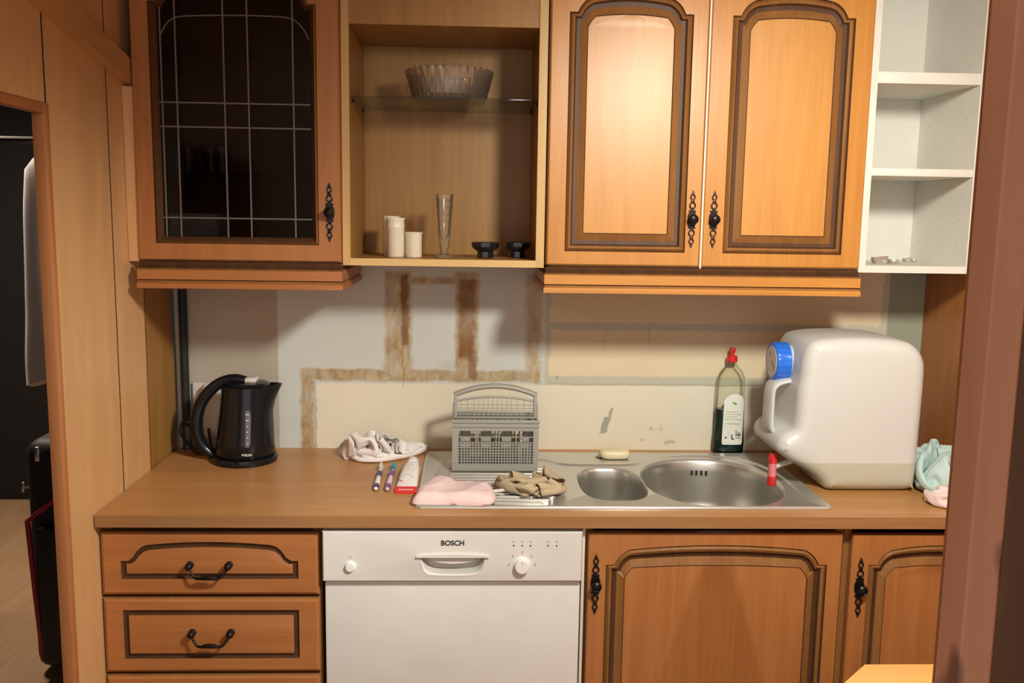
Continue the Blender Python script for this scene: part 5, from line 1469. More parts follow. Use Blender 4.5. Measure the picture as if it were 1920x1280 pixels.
    6,7,11,6,7,-3,-14,-11,1,-9,-14,0,14,12,8,15,13,7,-7,-13,-13,-11,-2,2,-11,-14,0,0,3,14,14,9,15,-12,21,-10,-10,-10,-10,-9,-10,-5,0,5,10,8,3,10,10,6,3,-6,-15,-11,0,-12,-11,0, 
    11,14,10,15,11,5,-1,-9,-13,-13,-7,1,-10,-14,0,0,6,15,13,10,10,-15,15,-10,-11,-10,-10,-8,-5,0,6,11,7,2,8,11,10,4,-1,-8,-15,-11,-2,-15,-7,0,7,14,14,15,10,3,1,-5,-10,-14,-11, 
    -1,-9,-14,0,0,10,14,12,7,3,-7,5,-11,-11,-10,-8,-4,1,6,11,7,1,7,10,12,5,1,0,-10,-15,-11,-6,-15,-4,1,6,13,15,15,8,2,-1,-1,-5,-12,-14,-3,-10,-14,0,2,11,14,7,-1,2,3,-4,-11, 
    -10,-8,-5,1,7,11,7,1,5,9,12,3,-9,2,10,-7,-15,-10,-12,-14,-1,5,9,9,11,16,2,-2,-5,0,5,-4,-13,-12,-6,-15,0,4,13,12,0,4,7,8,-24,-11,-9,-4,1,7,11,9,0,4,9,11,4,-9,-11,4,14,-2, 
    -15,-11,-14,-12,4,12,9,9,6,2,-2,-3,-4,0,7,3,-5,-14,-9,-15,0,8,14,6,7,9,9,7,-45,-11,-4,1,7,12,8,2,4,8,10,3,-9,-11,-8,7,14,3,-14,-15,-14,-8,13,10,6,0,-3,0,-1,-1,-3,0,7,5, 
    4,-8,-15,-14,1,14,14,11,8,8,7,8,-66,-5,0,9,11,9,4,4,8,9,2,-8,-12,-10,-8,10,13,9,-15,-14,-15,-5,13,4,-2,-3,0,0,-2,-2,-2,3,5,5,7,0,-11,-16,7,14,13,12,11,9,8,7,-81,1,8,10, 
    11,6,6,7,8,1,-9,-12,-8,-13,-6,12,11,11,-5,-16,-14,-9,9,-5,-3,-1,0,0,0,0,0,2,3,4,6,5,-7,-12,13,12,12,11,8,7,6,4,-72,6,11,11,8,8,8,8,-1,-11,-12,-7,-10,-12,-5,8,11,11,6, 
    -13,-14,-13,0,0,0,0,0,0,0,0,0,0,0,1,4,7,-10,2,15,11,8,7,4,3,3,5,-51,10,11,10,9,9,8,0,-13,-13,-8,-6,-13,-9,-4,3,10,10,11,-2,-14,-13,-5,0,0,0,0,0,2,-2,0,0,0,0,0,6,-6,9, 
    14,5,3,3,0,4,3,5,-29,13,10,11,9,7,-1,-12,-7,-13,-6,-10,-12,-6,0,0,3,10,10,8,-7,-14,-10,0,0,0,0,0,0,0,0,0,0,0,0,0,1,13,10,-6,1,2,1,2,3,4,-7,12,12,10,7,-2,-11,-3,-8,-12, 
    -7,-12,-10,0,0,0,0,3,9,10,4,-9,-14,-3,0,0,0,0,0,0,0,0,0,0,0,0,4,15,3,-7,-3,0,0,1,1,2,13,13,12,7,-2,-10,-7,-2,-7,-9,-8,-13,-3,0,0,0,0,0,3,7,9,-1,-12,-4,-2,0,0,0,0,0, 
    0,0,0,0,0,1,9,13,-4,-6,-2,-1,0,-1,0,4,22,13,9,-2,-10,-7,-2,-4,-7,-9,-11,1,8,-6,-3,-2,1,3,3,3,3,0,-2,-3,-3,-2,-3,-2,-1,0,0,0,0,0,0,6,12,9,-4,-8,-2,-2,0,2,6,8,12,11,1, 
    -10,-6,-1,-4,-6,-9,-10,-3,15,8,-5,-2,0,1,3,3,3,2,1,-3,-2,-3,-2,-3,-2,-3,-2,-3,-3,-3,-2,2,10,14,6,-7,-6,-2,1,3,6,5,1,10,3,-9,-7,-1,-3,-6,-8,-9,-3,9,15,13,-4,-1,-7,-2,8,4, 
    2,0,-3,-4,-1,-1,-1,-2,-2,-1,-1,-2,-1,-2,-3,3,6,13,3,-7,-5,2,4,4,-1,-7,5,7,-7,-6,-5,-5,-5,-2,5,-15,0,14,14,14,6,-7,-4,-7,5,8,0,-4,-11,-7,-1,1,-2,-1,-4,0,-1,-1,2,5,8,3,0, 
    13,3,-8,2,3,-1,-5,-11,-1,9,-5,-8,-7,-6,-3,5,11,-4,-15,-2,15,14,13,13,0,-9,-6,6,2,-3,-9,-13,-7,-3,-2,-2,0,-1,0,1,5,9,9,5,-2,4,10,8,-3,-4,-6,-7,-10,-7,5,11,-19,-9,-6,-1,5, 
    13,8,-8,-15,-4,12,15,11,15,9,-2,-9,-5,4,-6,-14,-12,-6,-6,-3,0,0,2,5,9,8,7,3,3,5,4,-1,-5,-2,-3,-6,-6,-8,0,8,12,-33,-5,0,0,12,14,7,-12,-14,-7,12,11,10,15,12,6,-2,-11,-8,-4, 
    -15,-13,-9,-4,0,3,5,8,8,6,3,1,-2,7,2,-4,-5,-1,-5,-3,-5,-5,0,7,9,9,-21,-8,-9,2,15,14,5,-14,-14,-8,4,12,12,15,13,8,3,-4,-13,-14,-12,-15,-8,3,5,7,6,4,2,-1,-6,5,3,1,-3,-4, 
    -5,-2,-4,-3,0,4,6,8,6,7,-14,-9,-3,-3,13,13,1,-15,-14,-9,1,10,14,13,14,9,4,-1,-9,-14,-14,-14,4,-1,6,3,-1,-5,4,0,-10,-1,5,-1,-3,-4,-4,-5,5,6,7,7,6,7,7,7,-19,-3,-1,-10,9, 
    14,-3,-16,-14,-9,0,7,13,14,14,11,2,2,-5,-12,-14,-12,10,2,-7,-7,-3,2,-4,4,-6,-9,-1,0,-1,0,1,9,7,8,6,7,6,7,5,5,-15,-1,-6,-10,2,14,-7,-15,-15,-8,0,4,11,14,14,13,6,-3,0,-9, 
    -13,-12,6,8,-1,-11,-11,-7,-3,3,-1,-7,-1,0,0,5,8,8,8,7,7,7,4,2,0,3,2,-5,-7,-8,-5,9,-9,-15,-14,-7,0,5,6,14,13,15,8,-2,0,-5,-13,-12,1,8,3,-4,-9,-12,-11,-4,0,0,0,3,5,7,9, 
    8,8,8,5,3,-2,-4,-1,6,16,-4,-6,-7,-8,-9,-3,-15,-14,-6,0,7,1,13,14,14,11,2,-3,-1,-13,-13,-2,8,2,-5,-1,-8,-9,-9,1,1,2,5,6,6,8,9,7,7,2,0,-1,-7,-7,13,13,-3,-3,-5,-5,-10,-14, 
    -14,-12,-7,0,6,0,10,15,13,13,6,0,-2,-12,-14,-4,7,3,-2,-5,-10,-4,4,-2,2,3,1,5,7,9,9,7,4,-4,-1,1,-5,-11,14,1,-1,-1,-3,-2,-5,-12,-14,-14,-11,-1,0,2,10,15,13,14,9,2,-1,-11, 
    -14,-6,3,5,-2,-7,-3,3,5,1,2,1,-1,4,9,6,11,6,2,-3,-3,-5,-11,-12,12,-3,-2,0,-1,1,-1,-6,-12,-14,-14,-4,0,0,8,15,12,15,11,5,0,-9,-15,-7,4,-1,-1,1,4,5,4,2,2,1,-3,4,8,5,10, 
    7,-2,-5,-8,-11,-13,-3,8,-10,0,3,-1,-3,1,-3,-7,-9,-14,-10,0,0,5,13,14,13,14,7,3,-8,-15,-7,3,3,2,5,4,5,4,3,1,1,-4,4,7,4,10,5,-8,-11,-11,-13,-9,4,4])),
         .9018, M['cloth_beige'], 'wrung-out beige cloth on the drainer in front of the grey basket', 'cloth', (.98, -.41, .9))
crumpled('aqua_towel', (56, 56, (
    [4009,-17,-17,-15,-9,-7,-5,-4,-2,0,1,4,8,11,12,16,15,16,12,12,13,12,14,7,-8,-10,-12,-7,12,14,6,0,-1,-3,-2,-1,-1,-1,0,2,4,-4,-6,-5,8,16,15,15,16,15,14,9,8,7,7,4,-190,-16,-17, 
    -15,-9,-6,-5,-4,-2,0,2,3,4,9,15,18,16,6,13,11,12,12,14,4,-8,-10,-7,7,15,15,11,3,-2,-2,-3,-2,-1,-1,1,3,3,-4,-6,-6,2,14,15,15,16,15,14,11,11,8,7,6,-207,-16,-17,-13,-7,-8,-6, 
    -3,-2,1,2,3,5,9,16,17,14,7,0,12,12,12,14,1,-9,-6,7,13,14,15,14,8,-1,-2,-3,-2,-2,-1,1,4,2,-4,-6,-6,-3,10,15,15,15,16,15,12,12,8,8,9,-227,-15,-12,-9,-7,-6,-4,-2,0,1,7,4,2, 
    0,16,10,17,3,-5,11,11,10,15,-4,-3,8,12,12,15,13,14,14,2,-3,-2,-2,-2,-1,1,4,2,-4,-6,-6,-5,3,15,16,14,15,15,14,13,11,10,9,-242,-9,-8,-7,-5,-3,-2,-3,-3,-10,5,-1,-3,12,15,10, 
    8,-1,-1,12,12,8,14,1,6,13,11,11,14,14,11,16,8,0,-2,-2,-2,-1,1,4,1,-4,-6,-6,-5,-2,11,16,14,15,15,14,13,12,11,11,-239,-7,-7,-7,-7,-5,-5,-6,-8,-14,-4,-2,4,18,9,6,0,3,7,13, 
    12,10,13,15,6,11,8,14,13,15,12,9,11,5,3,-1,-2,-1,-1,6,0,-4,-6,-5,-6,-6,6,16,15,14,14,14,12,12,11,10,-229,-8,-8,-12,-15,-9,-2,-5,-7,-10,-11,-5,11,14,0,3,5,8,11,13,12,12,13, 
    17,12,10,9,14,14,7,0,15,11,8,9,6,3,-2,0,5,-1,-4,-5,-5,-6,-7,-1,15,14,15,14,13,11,10,5,7,-212,-9,-11,-15,-15,-15,-8,-5,-5,-10,-9,-2,17,1,5,6,7,8,10,12,13,12,13,18,16,12,11, 
    10,6,-2,4,17,9,6,12,11,9,5,3,6,-4,-4,-4,-6,-5,-6,-5,10,15,14,14,11,10,5,6,10,-204,-13,-11,-14,-15,-17,-13,-9,-9,-6,-3,4,11,8,8,7,8,7,8,9,12,8,11,17,14,11,9,9,5,-2,6,16, 
    6,8,10,12,10,12,15,4,-1,-3,-5,-4,-4,-5,-8,2,16,14,10,10,8,8,10,13,-204,-14,-14,-15,-15,-16,-16,-13,-8,0,4,7,6,11,8,5,8,8,10,7,8,10,9,4,12,3,9,10,10,7,3,10,9,12,12,13,13, 
    15,14,8,0,-2,-4,-3,-5,-6,-5,-8,16,15,11,8,9,10,12,11,-206,-14,-16,-16,-17,-16,-14,-11,-2,5,4,6,5,5,7,8,8,11,7,9,9,2,-9,8,14,3,7,7,7,9,14,16,13,13,13,12,13,14,15,10,0,-4, 
    -4,-5,-5,-6,-8,-8,14,17,13,11,10,9,9,4,-201,-16,-17,-15,-15,-13,-10,-8,-10,1,9,12,8,4,5,7,9,9,9,9,3,-11,-12,8,15,7,11,6,8,9,15,18,14,13,13,12,9,12,14,17,5,-7,-6,-7,-8,-10, 
    -9,-2,16,16,17,12,9,9,5,4,-200,-16,-15,-13,-12,-10,-9,-10,-12,-1,11,11,11,8,5,5,9,9,9,4,-11,-16,-10,9,15,12,12,10,6,10,16,16,15,13,13,9,10,16,14,3,14,-4,-8,-12,-8,-7,-6,6, 
    10,14,10,15,16,10,7,7,-206,-14,-11,-11,-11,-11,-11,-12,-9,-2,8,11,13,12,8,5,8,9,6,-10,-16,-16,-9,8,16,11,14,14,10,8,17,16,15,13,11,7,15,17,7,1,4,4,-3,-8,-1,-6,-10,14,4,8, 
    16,2,12,15,12,9,-199,-12,-11,-11,-10,-11,-12,-11,-11,-2,6,12,12,10,13,9,6,9,-10,-15,-15,-16,-9,8,16,11,15,14,10,14,17,17,14,12,7,14,16,9,-6,1,5,5,3,0,0,-1,-6,14,4,2,17,7, 
    -2,10,13,14,-183,-11,-11,-11,-11,-12,-12,-10,-11,-3,6,9,11,11,12,15,6,-14,-10,-11,-15,-16,-9,8,16,12,12,14,16,17,17,17,13,9,13,16,9,2,-2,-7,1,6,2,2,-1,1,13,13,4,0,16,10,-1, 
    -3,11,14,-161,-11,-11,-11,-12,-12,-12,-11,-9,-2,5,9,12,11,12,7,-7,-13,-9,-11,-14,-17,-9,8,16,16,12,16,17,16,17,16,13,13,16,8,1,1,-2,-9,-2,6,2,1,2,10,17,14,5,1,14,11,-6,-2,4, 
    12,-137,-10,-11,-12,-13,-12,-12,-11,-7,-3,5,10,11,12,5,-8,-12,-12,-10,-9,-9,-11,-15,10,16,16,17,16,17,17,17,16,16,16,6,-5,2,3,-1,-9,-6,5,3,2,9,16,17,15,8,0,13,13,-6,0,0,4, 
    -122,-6,-11,-12,-12,-12,-13,-10,-7,-4,6,12,10,4,-8,-13,-11,-11,-11,-11,-9,-8,-11,15,16,17,17,17,17,17,17,18,16,16,-9,-5,0,2,3,-9,-8,2,4,9,15,17,14,14,13,0,15,15,6,1,2,1,-145, 
    7,-6,-11,-12,-12,-12,-10,-7,-5,9,8,4,-8,-13,-11,-10,-11,-12,-9,-10,-11,-2,18,17,17,17,17,17,18,17,17,17,17,3,-11,-9,-7,-3,3,-13,-6,13,14,17,13,16,9,15,5,16,14,11,8,6,4,-172, 
    14,3,-8,-11,-12,-12,-8,-6,-1,-6,-4,6,-14,-10,-11,-11,-11,-12,-11,-10,-7,8,17,17,18,17,17,17,17,17,17,17,17,14,-9,-8,-10,-9,-7,-7,-8,9,17,16,12,17,5,14,11,17,8,11,13,14,12, 
    -193,15,12,-1,-14,-11,-8,-4,-3,-7,-6,-10,-12,-12,-12,-11,-12,-11,-12,-10,-6,-4,13,17,17,17,17,17,17,17,17,17,17,17,17,2,-10,-8,-8,-9,-7,-3,0,5,13,15,17,6,10,16,15,15,15,15,11, 
    7,-202,16,15,9,-8,-11,-5,-4,-5,-8,-8,-10,-13,-15,-14,-15,-13,-13,-13,-13,-9,3,16,17,17,17,17,16,17,17,17,17,17,17,17,12,-5,-10,-7,-9,-6,-2,1,0,5,11,15,16,9,14,16,16,14,10,4, 
    2,-197,15,16,14,4,-8,-2,-5,-8,-8,-13,-10,-12,-15,-14,-14,-14,-13,-12,-15,-17,2,17,17,17,17,17,17,17,17,17,16,17,17,17,16,4,-8,-8,-8,-7,1,1,-1,2,6,9,16,15,13,15,16,9,0,5,-1, 
    -189,13,14,15,16,4,-7,-8,-8,-7,-12,-14,-13,-12,-14,-14,-14,-13,-16,-17,-16,-2,17,17,17,17,17,16,17,17,17,17,17,17,16,17,13,-3,-9,-7,-8,-1,4,2,0,3,5,11,16,15,14,14,0,-4,5,-1, 
    -181,16,17,17,13,3,-4,-9,-9,-7,-8,-12,-12,-14,-14,-14,-15,-16,-17,-15,-17,-6,17,16,17,17,17,17,17,17,16,17,17,17,17,17,16,7,-7,-9,-8,-2,3,3,2,3,4,7,11,14,16,6,-7,-3,1,0,-165, 
    16,15,14,11,8,0,-10,-9,-10,-11,-11,-9,-9,-15,-16,-16,-17,-16,-16,-17,-8,15,17,17,17,16,17,17,17,17,17,17,16,17,17,17,14,0,-9,-8,-3,2,3,4,4,4,5,8,12,11,1,-2,-1,-3,-2,-169,16, 
    15,14,12,11,7,-7,-12,-11,-9,-10,-7,-14,-16,-16,-17,-16,-16,-17,-16,-12,14,17,17,17,17,17,17,16,17,17,17,17,17,16,17,17,9,-6,-10,-1,3,4,4,3,4,5,7,12,9,4,0,-2,-2,-3,-193,15,15, 
    16,13,13,11,2,-10,-11,-11,-8,-12,-16,-16,-17,-16,-17,-16,-17,-15,-14,11,18,16,17,17,17,17,17,17,17,17,17,17,16,17,16,16,0,-9,2,2,3,3,4,5,5,5,10,3,3,1,0,-3,-4,-206,15,15,15, 
    13,13,14,11,-2,-10,-11,-13,-16,-16,-16,-16,-17,-16,-17,-16,-16,-14,8,17,17,17,17,16,17,17,17,17,17,17,17,16,17,17,17,10,-6,3,3,3,3,2,-1,-6,15,7,0,3,2,1,0,-6,-219,16,15,13,13, 
    13,13,15,9,-4,-14,-16,-16,-16,-17,-16,-17,-16,-16,-16,-17,-15,5,17,17,17,17,17,17,17,17,16,17,17,17,17,17,17,16,16,6,-1,-3,-2,-2,-4,-7,6,17,6,3,3,3,2,1,-4,-233,14,15,14,14, 
    15,17,4,11,13,-16,-16,-16,-17,-16,-17,-16,-16,-17,-16,-17,-15,1,17,17,17,17,17,17,17,17,17,17,17,17,17,16,17,16,16,1,-5,-5,-4,-5,-5,-1,15,15,8,5,2,3,3,2,1,-240,15,14,15,15, 
    14,15,14,14,7,-16,-16,-17,-16,-17,-16,-17,-16,-17,-16,-16,-17,-1,17,17,16,17,17,17,17,17,17,17,17,17,16,17,16,17,11,-10,-5,-5,-5,-4,-3,7,17,14,10,5,-1,3,0,3,5,-227,14,15,15, 
    14,15,15,14,15,2,-17,-16,-16,-17,-16,-17,-16,-17,-17,-16,-16,-17,-5,17,17,17,17,17,17,17,17,17,17,17,16,16,17,16,17,4,-12,-9,-7,-5,-4,1,14,16,13,12,6,-1,-1,2,0,3,-208,13,15, 
    15,14,15,14,15,14,-3,-14,-17,-16,-17,-16,-17,-16,-17,-17,-16,-16,-17,-7,15,17,17,17,17,17,17,17,17,17,17,16,17,15,17,15,-2,-11,-12,-9,-6,-5,8,16,15,14,13,8,1,-3,2,4,7,-207,14, 
    15,13,14,16,15,15,6,-1,-12,-17,-16,-17,-16,-17,-16,-17,-17,-16,-16,-17,-9,13,17,17,17,17,17,17,17,17,17,16,17,17,16,17,10,-8,-11,-12,-9,-8,-4,15,13,13,15,15,9,-1,5,8,9,10,-215, 
    15,12,15,15,15,12,9,4,1,-7,-16,-16,-17,-16,-17,-16,-17,-16,-16,-17,-17,-11,10,18,17,17,17,17,17,17,17,17,16,17,16,17,17,3,-13,-10,-9,-5,-11,-2,15,14,14,14,12,12,11,10,9,7,6, 
    -216,13,15,15,13,9,6,3,-1,1,0,-5,-13,-17,-16,-17,-16,-17,-16,-17,-17,-16,-15,10,17,18,17,17,17,17,16,17,17,18,16,17,17,14,-3,-13,-7,-6,-6,-6,7,12,13,14,14,15,13,11,7,4,0,4, 
    -203,15,13,9,6,4,2,0,2,-1,-1,1,-3,-11,-17,-16,-17,-16,-17,-16,-17,-17,-17,10,17,17,17,17,17,17,17,17,16,17,17,17,17,11,-9,-3,-1,-2,-9,-5,7,14,12,14,14,13,11,6,4,-1,0,1,-185, 
    10,5,4,2,1,1,1,1,1,-1,0,0,-2,-8,-17,-16,-17,-17,-16,-17,-15,-17,9,13,17,17,17,17,17,17,17,16,18,17,16,12,10,8,1,-2,-5,-10,-6,7,14,13,14,13,7,12,0,3,3,3,6,-197,2,2,1,2,1, 
    2,0,1,1,-1,0,1,-1,2,-11,-17,-18,-16,-16,-17,-17,-4,10,9,10,16,18,17,16,17,17,16,17,16,16,2,8,11,11,5,-1,-9,-7,7,14,13,12,14,5,8,7,7,6,3,-3,-222,2,2,2,1,1,1,1,1,1,0,0, 
    -1,2,-1,4,-16,-16,-15,-16,-17,-13,6,8,9,9,6,16,16,16,16,17,16,16,16,11,11,-3,8,13,12,7,-2,-9,10,13,13,12,13,10,8,6,4,0,-1,-1,-240,1,3,0,2,0,1,2,1,0,0,0,1,0,3,12,-11,-17, 
    -14,-15,-17,-3,10,8,0,-7,16,13,15,17,16,17,15,16,16,4,14,3,0,11,13,13,5,-4,14,12,13,12,10,8,5,3,3,1,1,-1,-250,-3,0,3,2,-2,-1,2,0,1,0,0,1,1,9,13,-1,-17,-13,-16,-14,9,6, 
    -7,-12,4,18,11,16,16,17,16,15,17,11,2,14,7,-1,8,13,15,4,15,12,10,9,7,6,6,4,5,3,4,2,4,-257,-8,-2,4,1,-3,-3,1,0,1,0,0,1,5,13,12,6,-10,-16,-17,-8,9,-7,-13,-8,12,16,12,15, 
    17,16,15,17,15,2,4,13,11,-1,9,12,14,16,16,7,7,5,6,4,5,5,5,4,1,2,7,-246,-14,-8,-1,3,-1,-6,-1,1,1,-1,0,3,9,12,12,9,-1,-14,-17,0,-5,-14,-13,-2,16,15,12,14,17,16,15,18,13, 
    -1,2,12,11,1,11,15,16,16,10,7,3,4,4,5,5,6,4,4,5,10,17,-250,-17,-14,-9,-1,0,-5,-4,1,1,-1,2,5,11,13,10,9,2,-7,-10,-9,-10,-14,-12,3,17,12,14,15,15,16,18,17,11,1,-4,8,12,4, 
    15,16,16,12,7,7,8,7,0,4,4,4,6,7,13,16,9,-251,-11,-16,-15,-11,-5,-3,-4,5,-4,-2,4,9,12,12,12,8,-2,-8,-9,-8,-7,-8,-14,9,13,16,15,16,14,16,15,16,10,2,-7,3,10,13,16,14,12,9,8, 
    7,10,10,7,5,3,-1,9,13,16,12,3,-243,-13,-14,-16,-15,-13,-8,-5,4,-7,1,7,10,13,12,12,3,-5,-5,-8,-9,-9,-7,-2,14,16,16,15,16,15,15,10,15,-6,4,4,-4,13,15,13,13,11,9,9,8,11,10, 
    10,5,-2,8,15,16,12,7,2,-232,-14,-16,-15,-15,-16,-14,-11,-2,-8,3,9,11,14,12,7,0,7,-2,-12,-10,-9,-6,1,12,18,16,17,15,15,12,16,12,-7,-6,0,4,12,14,13,12,12,11,10,8,10,12,8,1,8, 
    16,16,12,8,6,3,-222,-15,-16,-15,-16,-14,-15,-15,-17,-4,2,7,14,12,8,4,6,8,2,-6,-11,-10,-7,4,11,15,17,16,14,15,15,17,9,-3,-8,-10,4,14,13,13,13,12,12,11,10,10,10,3,10,17,16,11, 
    9,6,7,4,-212,-16,-16,-15,-16,-17,-16,-18,-14,-7,-6,6,14,9,5,5,7,6,7,0,-8,-11,-7,4,12,14,17,15,14,16,16,17,4,-7,-10,-9,5,14,13,13,12,12,12,11,11,8,9,13,17,16,11,8,8,8,7,6, 
    -204,-16,-17,-16,-17,-17,-17,-16,-13,-1,-15,-5,13,4,6,9,3,8,3,7,-3,-7,-10,5,13,14,15,17,14,16,17,14,-3,-10,-10,-7,7,13,14,13,11,12,12,10,10,11,15,18,15,10,10,9,9,8,7,7,-195, 
    -17,-17,-17,-17,-16,-15,-16,-14,2,-15,-13,-4,7,8,7,6,4,5,5,3,-2,-9,7,13,13,15,17,16,15,18,6,-8,-9,-10,-7,9,14,13,13,13,9,12,11,13,16,17,14,11,11,10,10,9,9,7,8,-188,-17,-17, 
    -16,-15,-16,-16,-14,-15,2,-11,-13,-10,-3,4,10,0,1,5,5,5,4,-4,9,13,14,14,16,17,16,15,-3,-9,-9,-10,-5,11,13,14,13,13,9,11,15,16,16,14,12,12,11,11,10,9,9,8,8,-181,-16,-16,-13, 
    -16,-17,-15,-13,-16,-4,-1,-11,-8,-8,-8,-2,1,2,3,5,5,6,6,11,12,14,14,16,17,17,8,-9,-9,-8,-9,-4,13,13,13,14,13,11,15,17,12,14,13,13,12,11,11,10,10,9,8,9],
    [-724,-2,1,-7,-13,-15,-15,-16,-15,-16,-16,-16,-14,-13,-12,-10,-6,-5,-3,-3,-3,-1,0,15,4,-8,-4,6,2,-10,-5,7,16,9,2,1,3,0,-1,-9,-17,-4,12,-4,-15,0,-1,0,1,2,8,14,14,15,16,16,111, 
    -1,1,-9,-14,-15,-15,-16,-15,-16,-16,-16,-15,-16,-8,-2,3,-12,-5,-3,-3,-2,0,17,3,-6,6,8,-2,-7,-11,-1,12,12,7,5,0,1,-2,-12,-17,-3,11,0,-15,-8,-1,2,2,2,6,11,13,14,16,16,119,-5, 
    0,-12,-14,-15,-15,-16,-16,-16,-16,-15,-15,-13,-4,1,9,-10,-13,-5,-3,-3,1,17,-1,8,9,1,-1,-5,-10,-7,7,8,9,9,3,0,-4,-14,-16,-2,9,2,-11,-15,-2,5,3,1,4,9,11,15,14,14,137,-9,-11, 
    -15,-15,-15,-15,-16,-15,-15,-10,-11,-11,-10,-1,3,3,-11,-13,-6,-5,-6,2,11,12,10,2,3,-2,-8,-1,-9,1,9,7,7,4,2,-7,-14,-15,-2,8,1,-7,-16,-6,2,6,4,2,8,8,12,12,14,146,-15,-15,-15, 
    -15,-13,-13,-11,-12,-7,-10,-11,-13,-6,1,3,-1,-13,-12,-5,-4,-7,-1,14,11,2,5,6,-5,-8,4,-5,-3,0,3,6,8,5,-7,-16,-13,-2,7,-2,-3,-13,-12,2,5,6,4,6,9,9,11,12,142,-15,-14,-14,-11, 
    -8,-9,-9,-10,-6,-12,-13,-10,-1,0,-1,-10,-9,-6,-4,-4,-5,-3,4,11,5,9,1,-9,-3,3,6,-3,-4,-3,0,5,8,-4,-17,-10,-3,3,-6,0,-5,-16,-1,5,7,4,8,9,10,11,12,133,-13,-13,-7,-2,-9,-10,-9, 
    -10,-10,-9,-13,-7,1,-6,-5,-6,-5,-5,-5,-4,-4,-3,-1,7,6,8,-4,0,4,0,6,-2,-3,-3,-4,-4,1,2,-16,-7,-4,-4,-3,-3,2,-13,-8,5,5,7,9,10,12,14,13,122,-12,-10,-1,-2,-6,-9,-10,-9,-10, 
    -10,-12,-5,-2,-3,-5,-5,-6,-5,-4,-4,-4,-4,-3,3,6,5,4,3,-1,2,6,-3,-5,0,-2,-4,-5,-4,-13,-5,-5,-4,-3,-4,-3,-7,-15,5,6,8,10,13,13,14,12,115,-7,-10,-5,-2,2,-6,-9,-10,-10,-10,-13, 
    0,-4,-6,-6,-7,-5,-3,-1,-4,-2,-4,-3,3,5,6,3,2,-1,3,4,-6,-3,-2,-2,-1,-3,-8,-13,-7,-6,-5,-7,-6,-5,0,-14,0,7,11,11,13,13,11,7,113,-4,-4,-4,-1,0,-1,-7,-10,-13,-13,-15,-12,-3,-6, 
    -9,-4,-7,2,8,3,-4,-13,-17,7,14,10,8,7,1,1,0,-2,-2,-2,-1,-3,-5,-11,-13,-8,-7,-7,-7,-6,-5,-4,-6,-5,5,10,14,12,11,6,11,115,-2,-1,-1,2,0,-4,-9,-13,-15,-15,-13,-17,-13,-7,-7,-4, 
    1,10,6,-3,-13,-12,-15,5,15,12,11,12,10,8,-2,-5,-4,-5,-3,-4,-4,-6,-14,-7,-7,-6,-6,-6,-4,-4,-5,-8,-1,8,10,12,11,12,15,116,0,2,-1,-2,-7,-12,-15,-11,-16,-12,-7,-13,-17,-12,-8,-2, 
    8,7,1,-11,-10,-8,-15,3,13,9,12,11,11,7,-1,-4,-5,-4,-5,-6,-6,9,1,-9,-4,-7,-5,-5,-4,-4,-5,-8,-3,2,9,11,12,14,14,123,-1,-2,-6,-10,-13,-14,-11,-8,-17,-9,-7,-8,-14,-16,-13,-2,9, 
    5,-8,-10,1,-12,-15,2,8,9,10,12,10,5,0,-4,-4,-5,-6,-7,-1,8,18,3,-6,-6,-5,-4,-5,-4,-7,-9,-7,10,4,7,11,13,13,130,-7,-9,-13,-13,-12,-5,-9,-12,-17,-12,-8,-6,-6,-13,-18,-8,11,-4, 
    -10,-1,3,-13,-16,2,10,5,6,10,11,3,-1,-3,-5,-5,-7,-4,5,15,17,15,0,-7,-6,-7,-6,-1,-9,-6,-9,2,13,8,8,11,11,119,-11,-13,-13,-12,-10,-7,-3,-10,-17,-14,-7,-8,-8,-4,-12,-16,2,-9,-3, 
    6,-1,-13,-16,-1,10,3,7,10,6,1,-1,-3,-5,-6,-5,5,14,14,16,17,5,-1,-5,-7,-7,-3,-8,-6,-7,-3,10,13,9,10,10,97,-13,-12,-13,-9,-5,-1,-10,-8,-17,-15,-11,-8,-7,-7,-5,1,0,-12,-13,-1, 
    2,-13,-16,-4,9,8,7,2,1,0,1,-4,-6,-5,6,15,16,15,10,17,9,-5,0,-9,-2,3,-7,-8,-8,-4,9,12,11,10,10,72,-12,-12,-9,-3,1,-5,-8,-12,-17,-15,-10,-2,-5,-7,4,0,-13,-13,-13,-7,1,-12, 
    -15,-6,2,9,3,-1,2,0,2,-5,-4,3,17,16,16,15,8,15,12,-3,-7,0,6,2,-7,-8,-7,-6,8,11,11,11,10,47,-10,-8,-5,-3,3,-4,-8,-14,-17,-15,-8,-4,-1,6,3,-7,-10,-14,-14,-15,-11,-5,-13,-3, 
    -3,-1,1,1,1,0,0,-1,2,16,14,17,16,16,6,12,16,-7,0,8,6,-1,-4,-8,-9,-5,6,11,12,12,10,39,-15,-8,-7,-2,2,-3,-9,-15,-17,-14,-4,2,6,5,-6,-9,-11,-10,-13,-13,-15,-13,-5,0,-2,0,-1, 
    0,0,-1,0,-1,4,12,14,16,16,17,6,10,17,-4,9,7,-2,-9,9,-4,-9,-4,4,5,6,10,15,42,-14,-13,-9,-5,0,-1,-10,-13,-18,-9,5,5,4,-4,-8,-11,-12,-9,-14,-12,-11,-5,-2,0,-1,0,0,-1,0,-1,0, 
    0,0,7,14,14,14,15,14,7,11,7,9,-1,-12,-4,16,2,-9,0,3,4,2,3,9,46,-6,-15,-12,-5,-3,0,-13,-15,-16,9,1,6,-8,-9,-7,-9,-10,-9,-11,-8,-6,-3,-2,0,-1,0,-1,0,0,-1,0,0,0,2,11,14,15, 
